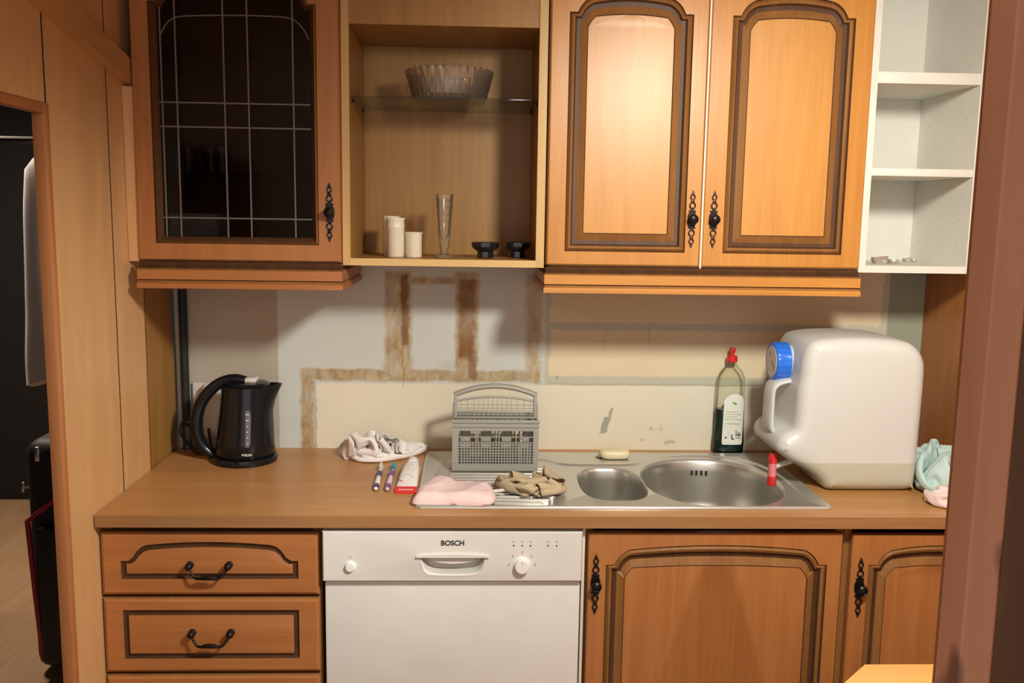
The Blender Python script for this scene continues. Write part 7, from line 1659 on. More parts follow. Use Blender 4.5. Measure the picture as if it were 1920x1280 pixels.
crumpled('pale_pink_cloth', (28, 24, (
    [3923,14,10,4,0,1,1,-3,-5,9,8,15,6,12,-3,12,9,-3,10,6,-2,0,1,-1,-4,-4,-2,-1,-84,12,4,1,-5,1,-2,-5,0,13,12,13,2,14,2,15,11,1,12,8,1,-1,1,-1,-3,-4,-2,-2,-95,7,0,0,-7,-1, 
    -5,-4,7,14,14,9,3,13,10,14,9,11,13,10,4,0,1,-1,-4,-4,-3,0,-111,0,2,-5,-5,-6,-5,2,12,11,11,7,10,13,14,14,14,13,13,11,9,2,-2,0,-3,-4,-4,-2,-125,-1,-3,-7,-8,-5,1,3,8,11,10, 
    12,14,15,15,16,15,15,12,13,10,7,0,-2,-1,-5,-4,-5,-142,-4,-8,-7,-5,-1,6,6,3,10,13,15,15,15,15,15,15,15,15,14,12,9,5,-2,-1,-5,-4,-5,-164,-9,-7,-4,-3,0,4,6,9,14,15,14,14,15, 
    15,15,15,15,14,15,14,11,8,4,-2,-5,-5,-4,-191,-5,-3,-4,-1,1,4,8,14,14,14,14,12,15,15,14,14,14,15,13,15,14,10,6,2,-3,-3,-4,-199,-7,-5,0,4,5,3,1,11,13,14,14,11,15,12,15,15, 
    15,14,13,12,11,3,11,7,2,-3,-6,-191,-7,-1,2,2,0,-3,7,12,9,11,14,13,11,15,14,14,13,11,12,15,3,5,6,7,6,2,-6,-177,-1,-3,-7,-1,0,3,8,12,11,7,9,13,14,9,12,13,13,13,14,14,7,12, 
    5,-8,-2,1,5,-158,-5,-6,-6,-5,1,5,10,11,12,9,6,10,13,13,8,9,13,13,14,14,15,9,5,-4,-8,-7,-4,-138,0,-5,-5,-6,-2,4,10,11,13,10,6,8,9,14,11,6,10,12,14,14,15,14,6,-4,-7,-8,-8, 
    -154,7,2,-4,-12,12,6,9,10,13,11,7,7,4,10,15,9,8,7,12,13,16,14,4,-5,-7,-8,-9,-164,6,7,1,-10,8,12,14,12,12,13,8,7,6,2,15,11,5,8,12,15,10,4,7,-10,-7,-8,-7,-163,5,4,6,-4,11, 
    15,15,13,10,7,11,10,8,1,10,15,3,12,14,6,-1,6,10,-5,-11,-11,-8,-166,5,4,6,10,15,12,11,9,9,6,13,12,12,9,3,15,9,13,5,-5,2,6,12,-2,-10,-7,-6,-177,8,10,11,12,4,6,9,9,9,10,12, 
    12,13,12,12,12,13,6,-1,-5,8,5,4,3,1,-2,-3,-182,10,11,11,11,9,-1,1,3,6,10,13,13,12,12,12,12,11,3,0,1,2,3,3,3,2,3,3,-169,11,10,11,11,11,3,-1,0,-2,1,11,12,12,12,12,12,7,2, 
    0,0,4,2,2,3,2,3,3,-143,10,11,10,12,11,6,0,-1,0,-3,-8,12,11,12,11,11,3,1,3,1,1,1,2,3,3,3,3,-116,6,10,12,11,12,9,2,-1,-7,-10,-14,8,12,12,11,9,-1,1,2,2,1,0,2,3,3,3,3, 
    -86,2,9,11,12,10,12,3,-7,-14,-14,-12,3,12,11,9,8,1,-4,3,1,1,0,3,3,3,2,3,-56,0,6,11,11,9,12,4,-11,-15,-14,-16,-5,13,6,9,8,1,-5,1,2,0,1,2,3,3,3,3],
    [-1018,-5,-8,-10,-10,-9,-8,-11,-14,-5,11,3,-15,5,13,8,-8,-14,-6,14,9,1,2,10,15,12,8,12,14,-7,-9,-11,-12,-8,-10,-14,-12,-1,9,-6,-15,-1,13,5,-7,-12,-2,12,14,7,0,10,14,13,7,8,28, 
    -9,-11,-11,-12,-9,-14,-14,-7,4,-1,-12,-14,-5,10,1,-8,-5,3,9,14,13,2,11,14,13,10,4,35,-11,-10,-12,-12,-13,-14,-13,0,-4,-9,-13,-10,-5,-3,0,0,2,4,7,10,16,10,8,14,14,11,7,36,-11, 
    -12,-13,-13,-14,-13,-12,-10,-8,-9,-7,-3,-2,-1,-3,-2,0,4,6,7,13,15,13,11,14,13,11,35,-12,-13,-13,-14,-13,-12,-11,-13,-9,-5,-3,-1,-2,-2,-2,-2,-2,-2,3,7,10,13,15,13,13,15,11,38, 
    -12,-13,-14,-13,-14,-13,-13,-8,-4,-4,-3,-3,-2,-2,-2,-1,-1,-1,-1,1,9,12,13,15,13,13,13,43,-12,-13,-14,-14,-13,-13,-11,-5,-3,-4,-3,-2,-2,-2,-2,-2,-1,-1,0,1,3,10,13,13,14,13,12, 
    43,-11,-13,-14,-14,-14,-14,-14,6,0,-4,-3,-2,-3,-4,-1,0,-1,-2,-4,-8,11,10,11,13,15,13,12,39,-11,-15,-14,-14,-14,-14,-14,-1,11,4,-2,-3,-5,-1,-2,-1,-5,-7,-7,-2,12,11,10,13,13,14, 
    12,34,-15,-13,-10,-14,-14,-15,-12,-6,6,13,8,-2,-5,-5,-5,-5,-4,-5,-5,-1,10,5,12,13,13,13,15,27,-11,-11,-12,-12,-16,-14,-11,-8,2,10,13,7,-1,-7,-3,-5,-6,-5,-4,-3,2,8,12,14,12,12, 
    13,12,-8,-9,-9,-7,-13,-15,-13,-7,0,9,12,11,7,-3,-6,-3,-5,-6,-4,-2,-3,4,13,14,14,12,12,-4,-11,-10,-8,-5,-6,-6,-11,-11,-4,8,12,10,14,5,-5,-5,-4,-4,-5,-5,-3,0,12,14,12,12,11, 
    -11,-14,-12,-11,-5,-8,-5,6,-1,-7,0,11,11,12,13,0,-5,-4,-4,-5,-5,-6,-14,10,11,13,13,13,-11,-15,-13,-13,-10,-7,-1,4,7,7,3,7,9,10,12,7,-4,-4,-4,-6,-12,-15,-11,6,14,9,11,12,-9, 
    -14,-14,-14,-11,-1,8,9,8,6,3,8,8,8,9,10,1,-4,-8,-12,-15,-14,-11,0,15,10,13,14,-13,-12,-11,-11,-10,6,5,5,6,7,8,9,8,8,8,7,5,-6,-13,-15,-14,-10,-11,-8,15,15,14,14,-10,-11,-11, 
    -10,-10,-4,13,9,7,6,7,9,8,8,7,6,-1,-8,-15,-13,-14,-14,-15,0,15,15,15,15,-3,-11,-11,-10,-10,-9,6,14,11,9,9,10,6,3,3,3,-3,-13,-11,-14,-13,-15,-13,5,15,15,15,14,5,-11,-10,-10, 
    -10,-10,-1,10,9,12,14,12,7,-5,-1,5,-7,-13,-8,-15,-13,-15,-9,8,15,15,14,15,11,-12,-10,-7,-10,-10,-5,6,11,14,10,7,12,-2,-4,-2,-13,-6,-8,-15,-14,-13,-6,10,15,15,14,15,12,-6,-12, 
    -8,-8,-6,-9,5,12,4,6,9,15,0,-6,-10,-13,-8,-3,-12,-15,-12,-1,10,15,15,14,15,11,0,-10,-9,-6,-5,-10,5,10,6,1,3,14,1,-13,-12,-13,-7,0,-10,-15,-9,1,11,15,14,15,15],
    [5,0,10,12,13,14,15,11,0,-11,7,-3,-1,-9,-7,-6,11,9,10,0,-13,-18,-17,-13,-3,9,14,11,-45,9,13,12,9,14,13,5,-11,-10,3,-6,1,-7,-9,-3,9,12,9,5,-6,-16,-17,-13,-4,7,16,14,-40,12, 
    12,12,7,13,6,-5,-13,-5,-8,-4,0,-5,-9,0,10,8,9,8,1,-10,-17,-13,-5,5,13,17,-27,11,13,8,9,5,-3,-9,-11,-11,-7,-1,-6,-5,-2,2,4,7,9,8,7,0,-12,-14,-8,3,11,15,-11,12,10,5,2,-4, 
    -8,-10,-8,-8,-8,-8,-4,-4,0,0,3,7,8,9,8,6,-1,-10,-11,2,7,11,7,9,3,-2,-4,-7,-10,-9,-8,-10,-6,-2,0,0,0,0,0,0,4,8,8,8,5,-1,-9,5,4,10,16,-1,-5,-7,-6,-8,-9,-9,-10,-3,0,5,4, 
    1,1,-1,-2,-2,-6,0,4,9,7,7,3,4,6,7,7,-9,-7,-7,-7,-8,-8,-7,-1,0,0,0,11,3,-2,-4,-8,0,0,0,0,0,4,8,7,8,8,9,-5,-9,-7,-7,-3,-1,3,3,-9,-9,0,0,12,-2,-8,-2,0,2,5,6,4,-3,-13, 
    -1,4,8,9,8,-2,-10,-4,3,6,5,5,0,-10,-7,-10,-5,9,-9,0,4,5,7,7,7,2,-10,-9,-9,-4,0,6,9,-2,1,8,11,6,5,3,-2,-9,-10,-5,-11,-9,-1,12,8,5,6,7,5,3,-10,-10,-8,-2,-9,-7,0,16,11,9, 
    10,8,5,1,-4,-7,-11,-8,-6,-11,-10,4,16,11,8,6,5,4,-7,-9,-9,-6,-3,-6,-8,-1,15,13,13,14,8,3,-4,-8,-11,-9,-7,-8,-12,-6,10,16,12,9,5,2,0,-8,-10,-6,-6,-5,-4,-21,9,14,13,10,8,14, 
    4,-1,-11,-10,-8,-9,-7,-12,3,13,14,14,8,6,0,-6,-8,-6,-5,-5,-5,-30,1,5,13,12,11,7,0,10,5,-7,-9,-9,-9,-9,-6,10,16,14,9,0,-11,-7,-9,4,2,0,-1,-30,-1,-6,4,14,8,4,2,4,9,15,-4, 
    -8,-9,-9,-10,5,16,10,0,-9,-3,-10,-11,1,4,3,2,-18,-3,-4,-4,3,7,5,8,10,13,15,0,-3,-4,-9,-12,-2,13,-2,-8,0,-7,-9,-13,-1,4,2,2,-15,-6,-4,-1,4,15,14,12,11,11,8,0,-3,0,-3,-7, 
    -7,-9,-7,-5,1,-8,-8,-14,-3,4,7,5,-18,0,0,0,0,13,9,14,15,15,9,0,-1,-5,-8,-9,-11,-8,-2,-7,-6,-2,1,-17,0,0,0,2,-2,0,0,0,0,7,16,7,12,13,14,6,-8,-9,-10,-10,-11,0,11,-8,-8,2, 
    -8,-16,0,0,0,0,0,0,0,0,0,2,16,13,14,11,2,3,-6,-11,-10,-10,-8,8,15,0,-7,-4,-14,-14,0,0,0,0,2,9,0,-7,-4,0,12,16,13,2,-1,3,-5,-9,-10,-12,0,16,14,4,-6,-8,-16,-13,0,0,0,0,0, 
    16,4,-5,-6,-9,6,16,7,-4,1,2,-2,-10,-10,-6,4,15,16,9,-4,-11,-17,-12,0,3,-3,0,0,17,10,-5,-10,-12,0,16,1,-2,-4,-1,1,-10,-1,0,0,14,17,13,-2,-14,-17,-11,0,0,0,0])),
         .8990, M['cloth_pale_pink'], 'pale pink cloth in front of the aqua towel, beside the post', 'cloth', (2.0, -.51, .9))


# ------------------------------------------------------------------ tooth things
def toothbrush(label, x0, y0, x1, y1, main, body, tip, bris):
    """brush lying on the worktop, handle end at (x0,y0), head at (x1,y1)"""
    t = thing('toothbrush', (x0, y0, .9), label, 'toothbrush', 'toothbrushes on the worktop')
    d = Vector((x1 - x0, y1 - y0, 0))
    L = d.length
    d.normalize()
    def at(s, h=0): return tuple(Vector((x0, y0, .9065 + h)) + d * (L * s))
    mb = MB()
    ss = [0, .02, .06, .15, .30, .42, .50, .60, .70, .76]
    rr = [.002, .005, .0062, .0066, .0072, .0062, .0058, .0064, .0046, .0036]
    mb.tube([at(s) for s in ss], rr, body, 12, up=(0, 0, 1), flat=(1, .9))
    part(mb, 'handle', t)
    mb = MB()
    mb.tube([at(s) for s in (.03, .06, .13, .17)], [.0055, .0068, .0071, .0066], main, 12, up=(0, 0, 1), flat=(1, .9))
    part(mb, 'rear_grip', t)
    mb = MB()
    mb.tube([at(s, .0006) for s in (.48, .52, .60, .68, .71)], [.0050, .0068, .0070, .0062, .0045], main, 12, up=(0, 0, 1), flat=(1, .9))
    part(mb, 'front_grip', t)
    mb = MB()
    mb.tube([at(s) for s in (.75, .80, .86, .97, 1.0)], [.0038, .0052, .0066, .0062, .003], tip, 12, up=(0, 0, 1), flat=(1, .6))
    part(mb, 'head', t)
    mb = MB()
    mb.tube([at(s, .007) for s in (.83, .85, .97, .99)], [.003, .0052, .0050, .003], bris, 10, up=(0, 0, 1), flat=(1, 1.0))
    part(mb, 'bristles', t)
    return t


toothbrush('navy and white toothbrush, left of the two on the worktop', .6085, -.420, .6005, -.205, M['navy'], M['white_plastic'], M['bristle'], M['bristle'])
toothbrush('lilac toothbrush with a teal head, next to the toothpaste tube', .6365, -.422, .6345, -.200, M['violet'], M['lilac'], M['teal'], M['teal'])

tp = thing('toothpaste_tube', (.682, -.3, .9), 'white and red toothpaste tube lying on the worktop beside two toothbrushes', 'toothpaste')
mb = MB()
secs = [(-.428, .0265, .0015, .6825), (-.405, .0262, .004, .6825), (-.36, .0250, .009, .683), (-.31, .0235, .0125, .684), (-.275, .0225, .0145, .685), (-.252, .020, .015, .6855), (-.243, .0165, .015, .686)]
lp = []
for y, hw_, hz, cx in secs:
    lp.append([(cx + hw_ * math.copysign(abs(math.cos(a)) ** .8, math.cos(a)), y, .9008 + hz + hz * math.sin(a)) for a in [2 * math.pi * k / 28 for k in range(28)]])
mb.loft(lp, M['white_plastic'], True, True)
tb = part(mb, 'tube', tp, sharp=60)
mb = MB(); mb.lathe([(.0155, 0), (.0162, .003), (.0162, .030), (.0145, .040), (.008, .0435), (0, .044)], (.686, -.2435, .9170), M['white_plastic'], 'y', 28); part(mb, 'cap', tp)
mb = MB()
mb.loft([[(.6555, -.434, .9005), (.7095, -.434, .9005), (.7095, -.434, .9040), (.6555, -.434, .9040)], [(.6560, -.404, .9035), (.7092, -.404, .9035), (.7086, -.404, .9096), (.6566, -.404, .9096)]], M['red_plastic'], True, True)
rb = part(mb, 'crimp', tp, 'red crimped end')
mb = MB()
for k in range(6):
    mb.box(.6655 + k * .006, .6695 + k * .006, -.423, -.416, .9058, .9070, M['paper'])
part(mb, 'lettering', rb)
def tz(y):
    for a, b in zip(secs, secs[1:]):
        if a[0] <= y <= b[0]:
            u = (y - a[0]) / (b[0] - a[0])
            return .9008 + 2 * (a[2] + (b[2] - a[2]) * u)
    return .93
pts = [(.663 + .036 * k / 14, -.362 + .022 * math.sin(math.pi * k / 14)) for k in range(15)]
def mark(pts_, r_, m_):
    mb_ = MB()
    mb_.tube([(x, y, tz(y) - .0006) for x, y in pts_], r_, m_, 6)
    part(mb_, 'printed_mark', tb)
mark(pts, [.0004 + .0012 * math.sin(math.pi * k / 14) for k in range(15)], M['print_grey'])
mark([(.662, -.366), (.664, -.372), (.670, -.377), (.680, -.379)], [.0008, .0014, .001, .0004], M['red_plastic'])
mark([(.674, -.284), (.682, -.281), (.692, -.278)], .0013, M['print_grey'])
mark([(.674, -.318), (.682, -.314), (.694, -.311)], .0008, M['print_grey'])
mark([(.678, -.300), (.681, -.298)], .0014, M['red_plastic'])

# ------------------------------------------------------------------ cutlery basket
bk = thing('cutlery_basket', (.905, -.19, .9), 'grey plastic cutlery basket with arched handle standing on the drainer', 'basket')
G_ = M['grey_plastic']
bx0, bx1, byf, byb, bz0, bz1 = .791, 1.019, -.243, -.150, .9030, 1.036
mb = MB()
def grid_wall(y, t):
    mb.box(bx0 + .017, bx1 - .014, y, y + t, bz0 + .001, bz0 + .020, G_)
    mb.box(bx0 + .017, bx1 - .014, y, y + t, bz1 - .024, bz1, G_)
    mb.box(bx0, bx0 + .017, y, y + t, bz0 + .001, bz1, G_)
    mb.box(bx1 - .014, bx1, y, y + t, bz0 + .001, bz1, G_)
    n = 26
    for k in range(1, n):
        x = bx0 + .017 + (bx1 - .014 - bx0 - .017) * k / n
        tall = k in (6, 13, 20)
        mb.box(x - .0014, x + .0014, y - .0002, y + t - .0003, bz0 + .018, (bz1 - .022) if tall else bz0 + .076, G_)
    for z in (.0265, .0335, .041, .0485, .056, .0635, .071, .0775, .0925):
        mb.box(bx0 + .016, bx1 - .013, y - .0005, y + t, bz0 + z - .0010, bz0 + z + .0010, G_)
grid_wall(byf, .0035)
grid_wall(byb - .0035, .0035)
for x in (bx0, bx1 - .0035):
    for k in range(6):
        y = byf + (byb - byf) * k / 5
        mb.box(x, x + .0035, max(y - .004, byf + .0036), min(y + .004, byb - .0036), bz0 + .001, bz1, G_)
    for k in range(9):
        z = bz0 + .004 + k * .0155
        mb.box(x + .0003, x + .0032, byf + .0036, byb - .0036, z - .003, z + .003, G_)
mb.box(bx0 - .002, bx1 + .003, byf - .003, byf + .004, bz1 - .014, bz1 - .009, G_, .001)
mb.box(bx0 - .002, bx1 + .003, byf - .003, byf + .002, bz1 - .003, bz1 + .006, G_, .001)
mb.box(bx0 - .002, bx1 + .003, byb - .004, byb + .003, bz1 - .003, bz1 + .006, G_, .001)
mb.box(bx0 + .003, bx1 - .003, byf + .003, byb - .003, bz0, bz0 + .004, G_)
part(mb, 'body', bk)
for k, x in enumerate((bx0 + .068, bx0 + .124, bx0 + .180)):
    mb = MB(); mb.box(x - .0015, x + .0015, byf + .004, byb - .004, bz0 + .004, bz1 - .010, G_); part(mb, 'divider', bk)
for k in range(4):
    xc = bx0 + .038 + k * .0555
    mb = MB(); mb.box(xc - .018, xc + .010, byf + .030, byf + .033, bz0 + .004, bz1 - .010, G_, .001); part(mb, 'inner_panel', bk)
# hinged grid lid standing up
mb = MB()
ly = -.196
zb_, z_t = 1.040, 1.085
lid_top = smooth_loop([(.7985, 1.083), (.85, 1.0915), (.905, 1.0945), (.96, 1.0915), (1.0105, 1.083)], 20, False)
def ztop(x):
    return 1.0945 - ((x - .905) / .1065) ** 2 * .0115
for x in (.797, .812, .830, .848, .860, .8725, .885, .8975, .910, .9225, .935, .9465, .964, .982, .999, 1.0125):
    mb.box(x - .0009, x + .0009, ly, ly + .0022, zb_ - .004, ztop(min(max(x, .7985), 1.0115)), G_)
for z in (1.046, 1.0565, 1.063, 1.0725):
    mb.box(.794, 1.0155, ly - .0008, ly + .002, z - .0009, z + .0009, G_)
mb.box(.791, 1.0185, ly - .014, ly + .004, 1.0385, 1.0415, G_, .0008)
mb.tube([(x, ly, z) for x, z in lid_top], .0032, G_, 8)
for x in (.7935, 1.0165):
    lpz = [(x, ly, 1.036), (x + (.0 if x < .9 else 0), ly - .004, 1.055), (x, ly - .002, 1.072), (x + (.004 if x < .9 else -.004), ly, 1.083)]
    mb.tube(lpz, .0030, G_, 8)
part(mb, 'lid', bk)
mb = MB()
hd = smooth_loop([(.7945, 1.099), (.815, 1.1075), (.855, 1.119), (.905, 1.124), (.955, 1.119), (.995, 1.1075), (1.0155, 1.099)], 36, False)
mb.tube([(x, -.1955, z) for x, z in hd], .0078, G_, 12, flat=(.95, 1.3), up=(0, 1, 0))
for x in (.7985, 1.0115):
    mb.box(x - .0045, x + .0045, -.204, -.187, 1.030, 1.102, G_, .002)
part(mb, 'handle', bk)

# ------------------------------------------------------------------ soap, dish liquid, canister
mb = MB()
sl = []
for s, z in ((.80, .9062), (.93, .908), (1.0, .914), (1.0, .920), (.94, .9265), (.80, .9288), (.4, .9296)):
    sl.append([(x, y, z) for x, y in superellipse(1.2435, -.112, .0425 * (s if s > .9 else s * 1.03), .026 * s, 3.2, 44)])
mb.loft(sl, M['soap'], True, True)
tag(mb.build('soap_bar', sharp=80, base=(1.2435, -.112, .9062)), 'cream bar of soap on the sink rim behind the small bowl', 'soap')

bt = thing('dish_soap_bottle', (1.588, -.032, .9), 'clear dish soap bottle half full of dark green liquid, red cap', 'bottle')
def bottle_loop(z, g=0.0):
    prof = [(.900, .040, .019), (.905, .0445, .0225), (.935, .0455, .023), (.97, .0430, .0215), (1.03, .0425, .0215), (1.10, .0410, .021), (1.125, .0385, .020), (1.142, .031, .018), (1.155, .020, .015), (1.163, .0135, .0125), (1.174, .013, .0125)]
    for a, b in zip(prof, prof[1:]):
        if a[0] <= z <= b[0] + 1e-9:
            u = (z - a[0]) / (b[0] - a[0])
            return [(x, y, z) for x, y in superellipse(1.588, -.0295, a[1] + (b[1] - a[1]) * u - g, a[2] + (b[2] - a[2]) * u - g, 2.4, 40)]
mb = MB()
mb.loft([bottle_loop(z) for z in (.9003, .902, .905, .92, .935, .95, .97, 1.0, 1.03, 1.07, 1.10, 1.112, 1.125, 1.134, 1.142, 1.149, 1.155, 1.163, 1.174)], M['bottle_clear'], True, False)
part(mb, 'body', bt, sharp=70)
mb = MB()
mb.loft([bottle_loop(z, .0012) for z in (.9018, .905, .92, .935, .95, .97, 1.0, 1.031)], M['dish_liquid'], True, True)
part(mb, 'liquid', bt, 'dark green liquid', sharp=70)
mb = MB()
def lbl(z):
    lp = bottle_loop(z, -.0008)
    cx = 1.588
    front = [p for p in lp if p[1] < -.0295 + .0005]
    front.sort()
    return front
def lab_y(x, z):
    fr = lbl(z)
    for a, b in zip(fr, fr[1:]):
        if a[0] <= x <= b[0]:
            u = (x - a[0]) / max(1e-9, b[0] - a[0])
            return a[1] + (b[1] - a[1]) * u
    return fr[0][1]
rows_ = []
zs_ = [.930 + .1485 * k / 26 for k in range(27)]
for z in zs_:
    w = .0300
    if z > 1.052:
        w *= math.sqrt(max(.002, 1 - ((z - 1.052) / .027) ** 2))
    if z < .933:
        w -= .002
    cxl = 1.593 + (z - .93) * .02
    rows_.append([(cxl + w * u, lab_y(cxl + w * u, z), z) for u in [-1 + 2 * k / 12 for k in range(13)]])
mb.loft(rows_, M['paper'], closed=False)
lab = part(mb, 'label', bt, 'white paper label', sharp=80, weld=False)
mb = MB()
def dab(x, z, w, h, m):
    y = lab_y(x, z)
    mb.box(x - w / 2, x + w / 2, y - .0006, y + .0003, z - h / 2, z + h / 2, m)
lf = [(1.588, 1.054), (1.594, 1.0555), (1.601, 1.0515), (1.602, 1.0465), (1.596, 1.0475)]
mb.loft([[(x, lab_y(x, z) - .0007, z) for x, z in lf], [(x, lab_y(x, z) + .0002, z) for x, z in lf]], M['leaf'], True, True)
for k, (w, dx) in enumerate(((.034, -.003), (.044, .0), (.032, -.004), (.044, 0))):
    dab(1.593 + dx, 1.027 - k * .0072, w, .0022, M['print_green'])
dab(1.594, .992, .036, .004, M['print_green'])
dab(1.606, .964, .022, .005, M['print_grey']); dab(1.606, .9585, .022, .003, M['print_black']); dab(1.607, .951, .021, .005, M['print_grey'])
dab(1.591, .9545, .003, .012, M['print_black']); dab(1.594, .947, .007, .004, M['print_black']); dab(1.574, .9505, .006, .004, M['print_black'])
dab(1.581, .963, .0016, .006, M['print_grey']); dab(1.604, .9705, .005, .002, M['print_black'])
part(mb, 'label_print', lab)
mb = MB(); R_ = M['red_plastic']
mb.lathe([(.0150, 1.1700), (.0155, 1.172), (.0150, 1.1850), (.0135, 1.1865), (.0060, 1.187), (.0060, 1.195), (.0085, 1.199), (.0095, 1.206), (.0085, 1.2085), (0, 1.209)], (1.588, -.0295, 0), R_, 'z', 28)
part(mb, 'cap', bt, 'red push-pull cap')

cn = thing('water_canister', (1.81, -.29, .9), 'big milky white water canister with blue cap, partly filled, at the right of the sink', 'canister')
ol = [(1.70, 1.283), (1.672, 1.262), (1.662, 1.225), (1.660, 1.190), (1.655, 1.160), (1.654, 1.12), (1.652, 1.075), (1.646, 1.056), (1.625, 1.044), (1.612, 1.028), (1.611, 1.002), (1.636, .980),
      (1.695, .948), (1.722, .925), (1.738, .9045), (1.765, .9006), (1.90, .9006), (1.950, .9030), (1.966, .918), (1.969, 1.0), (1.971, 1.10), (1.972, 1.19), (1.967, 1.235), (1.945, 1.268), (1.905, 1.284), (1.80, 1.290)]
ol = smooth_loop(ol, 130)
ar = sum(ol[i][0] * ol[(i + 1) % len(ol)][1] - ol[(i + 1) % len(ol)][0] * ol[i][1] for i in range(len(ol)))
sg = -1 if ar > 0 else 1
mb = MB()
ys = [(-.410, .034), (-.4085, .022), (-.403, .011), (-.393, .003), (-.380, 0), (-.30, -.001), (-.20, 0), (-.187, .003), (-.177, .011), (-.1715, .022), (-.170, .034)]
loops = [[(x, y, max(.9006, z)) for x, z in inset_capped(ol, d, sg)] for y, d in ys]
rws = mb.loft(loops, M['canister'])
mb.fill([rws[0]], M['canister']); mb.fill([rws[-1]], M['canister'])
bmesh.ops.bisect_plane(mb.bm, geom=mb.bm.verts[:] + mb.bm.edges[:] + mb.bm.faces[:], plane_co=(0, 0, .9755), plane_no=(0, 0, 1))
wi = mb.mi(M['canister_water'])
for f in mb.bm.faces:
    if f.calc_center_median().z < .9755:
        f.material_index = wi
part(mb, 'body', cn, sharp=70)
mb = MB()
hl = smooth_loop([(1.634, 1.025), (1.617, 1.036), (1.6125, 1.06), (1.6125, 1.10), (1.6135, 1.140), (1.623, 1.158), (1.645, 1.166), (1.672, 1.170)], 42, False)
mb.tube([(x, -.30, z) for x, z in hl], .0105, M['canister'], 14, flat=(.85, 3.6), up=(0, 1, 0))
part(mb, 'handle', cn, sharp=70)
mb = MB(); mb.lathe([(.043, 1.653), (.043, 1.672)], (0, -.285, 1.212), M['canister'], 'x', 36); part(mb, 'neck', cn)
mb = MB()
fl = lambda a, h: 1 + (.018 if (math.sin(a * 20) > .3) else 0) * (1 if 1.626 < h < 1.652 else 0)
mb.lathe([(.0400, 1.6185), (.0475, 1.6180), (.0495, 1.6205), (.0500, 1.6265), (.0500, 1.6275), (.0500, 1.651), (.0505, 1.6525), (.0505, 1.6555), (.043, 1.6555)], (0, -.285, 1.212), M['blue_plastic'], 'x', 120, fl)
cpp = part(mb, 'cap', cn, 'blue ribbed screw cap', sharp=30)
mb = MB(); mb.lathe([(0, 1.6175), (.0405, 1.6175), (.0405, 1.620), (0, 1.620)], (0, -.285, 1.212), M['pale_plastic'], 'x', 40); part(mb, 'cap_disc', cpp, 'pale disc in the cap')
mb = MB()
q = [(-.315, 1.205), (-.292, 1.222), (-.292, 1.208), (-.312, 1.190)]
mb.loft([[(1.6170, y, z) for y, z in q], [(1.6180, y, z) for y, z in q]], M['print_grey'], True, True)
q = [(-.285, 1.232), (-.275, 1.240), (-.270, 1.230), (-.280, 1.224)]
mb.loft([[(1.6171, y, z) for y, z in q], [(1.6180, y, z) for y, z in q]], M['print_grey'], True, True)
part(mb, 'cap_print', cpp)
mb = MB()
mb.lathe([(.0105, .8985), (.0118, .9), (.0118, .922), (.0105, .9235)], (1.616, -.345, 0), M['red_plastic'], 'z', 24)
mb.lathe([(.0108, .9235), (.0108, .9585)], (1.616, -.345, 0), M['red_clear'], 'z', 24)
mb.lathe([(.0118, .9585), (.0122, .960), (.0122, .972), (.0098, .973), (.0098, .981), (.0085, .982)], (1.616, -.345, 0), M['red_plastic'], 'z', 24)
mb.tube([(1.616, -.345, .945), (1.640, -.345, .955), (1.690, -.34, .97)], .007, M['canister'], 12)
part(mb, 'tap', cn, 'red drain tap')

# ------------------------------------------------------------------ things in the open cabinet
ZS = 1.4657
def jar(label, x, y, h, r):
    mb = MB()
    mb.lathe([(r * .94, 0), (r, .002), (r, h * .74), (r * 1.06, h * .76), (r * 1.02, h * .80), (r * .99, h * .93), (r * 1.10, h * .985), (r * 1.08, h), (r * .98, h * .985), (r * .9, h * .6), (r * .88, .008), (0, .006)], (x, y, ZS), M['ceramic'], 'z', 32)
    return tag(mb.build('jar', base=(x, y, ZS), sharp=50), label, 'jar', 'cream jars in the open cabinet')
jar('front tall cream jar with a collar, in the open cabinet', .640, -.205, .1000, .0225)
jar('tall cream jar standing half hidden behind the front jar', .624, -.155, .1040, .0215)
def short_jar(x, y):
    mb = MB()
    r, h = .0215, .0640
    mb.lathe([(r * .96, 0), (r, .002), (r, h * .9), (r * 1.12, h * .985), (r * 1.08, h), (r * .95, h * .97), (r * .88, .008), (0, .006)], (x, y, ZS), M['ceramic'], 'z', 32)
    return tag(mb.build('jar', base=(x, y, ZS), sharp=50), 'short cream jar, lowest and rightmost of the three', 'jar', 'cream jars in the open cabinet')
short_jar(.6865, -.205)

mb = MB()
def vf(a, h):
    return 1 + .05 * abs(math.cos(4 * a)) * (1 if h > .03 else 0)
pf = [(.0245, 0), (.0245, .004), (.012, .010), (.0095, .016), (.0120, .024), (.0135, .036)]
for k in range(7):
    z = .040 + k * .018
    r = .0138 + .0012 * k
    pf += [(r + .0016, z), (r, z + .004), (r + .0005, z + .014)]
pf += [(.0238, .1615), (.0228, .1620), (.0200, .150), (.0165, .100), (.0125, .060), (.006, .046), (0, .044)]
mb.lathe(pf, (.766, -.20, ZS + .0002), M['cut_glass'], 'z', 32, vf)
tag(mb.build('flower_vase', base=(.766, -.20, ZS), sharp=20), 'slim cut glass vase on the bottom of the open cabinet', 'vase')

def black_bowl(label, x, y):
    mb = MB()
    mb.lathe([(.021, 0), (.022, .002), (.0205, .016), (.026, .020), (.0345, .027), (.0360, .034), (.0355, .0400), (.033, .0405), (.031, .034), (.018, .026), (0, .025)], (x, y, ZS + .0002), M['black_glaze'], 'z', 10)
    return tag(mb.build('black_bowl', base=(x, y, ZS), sharp=20), label, 'bowl', 'small black footed bowls')
black_bowl('small black footed bowl right of the glass vase', .873, -.20)
black_bowl('small black footed bowl in the dark right corner of the open cabinet', .957, -.17)

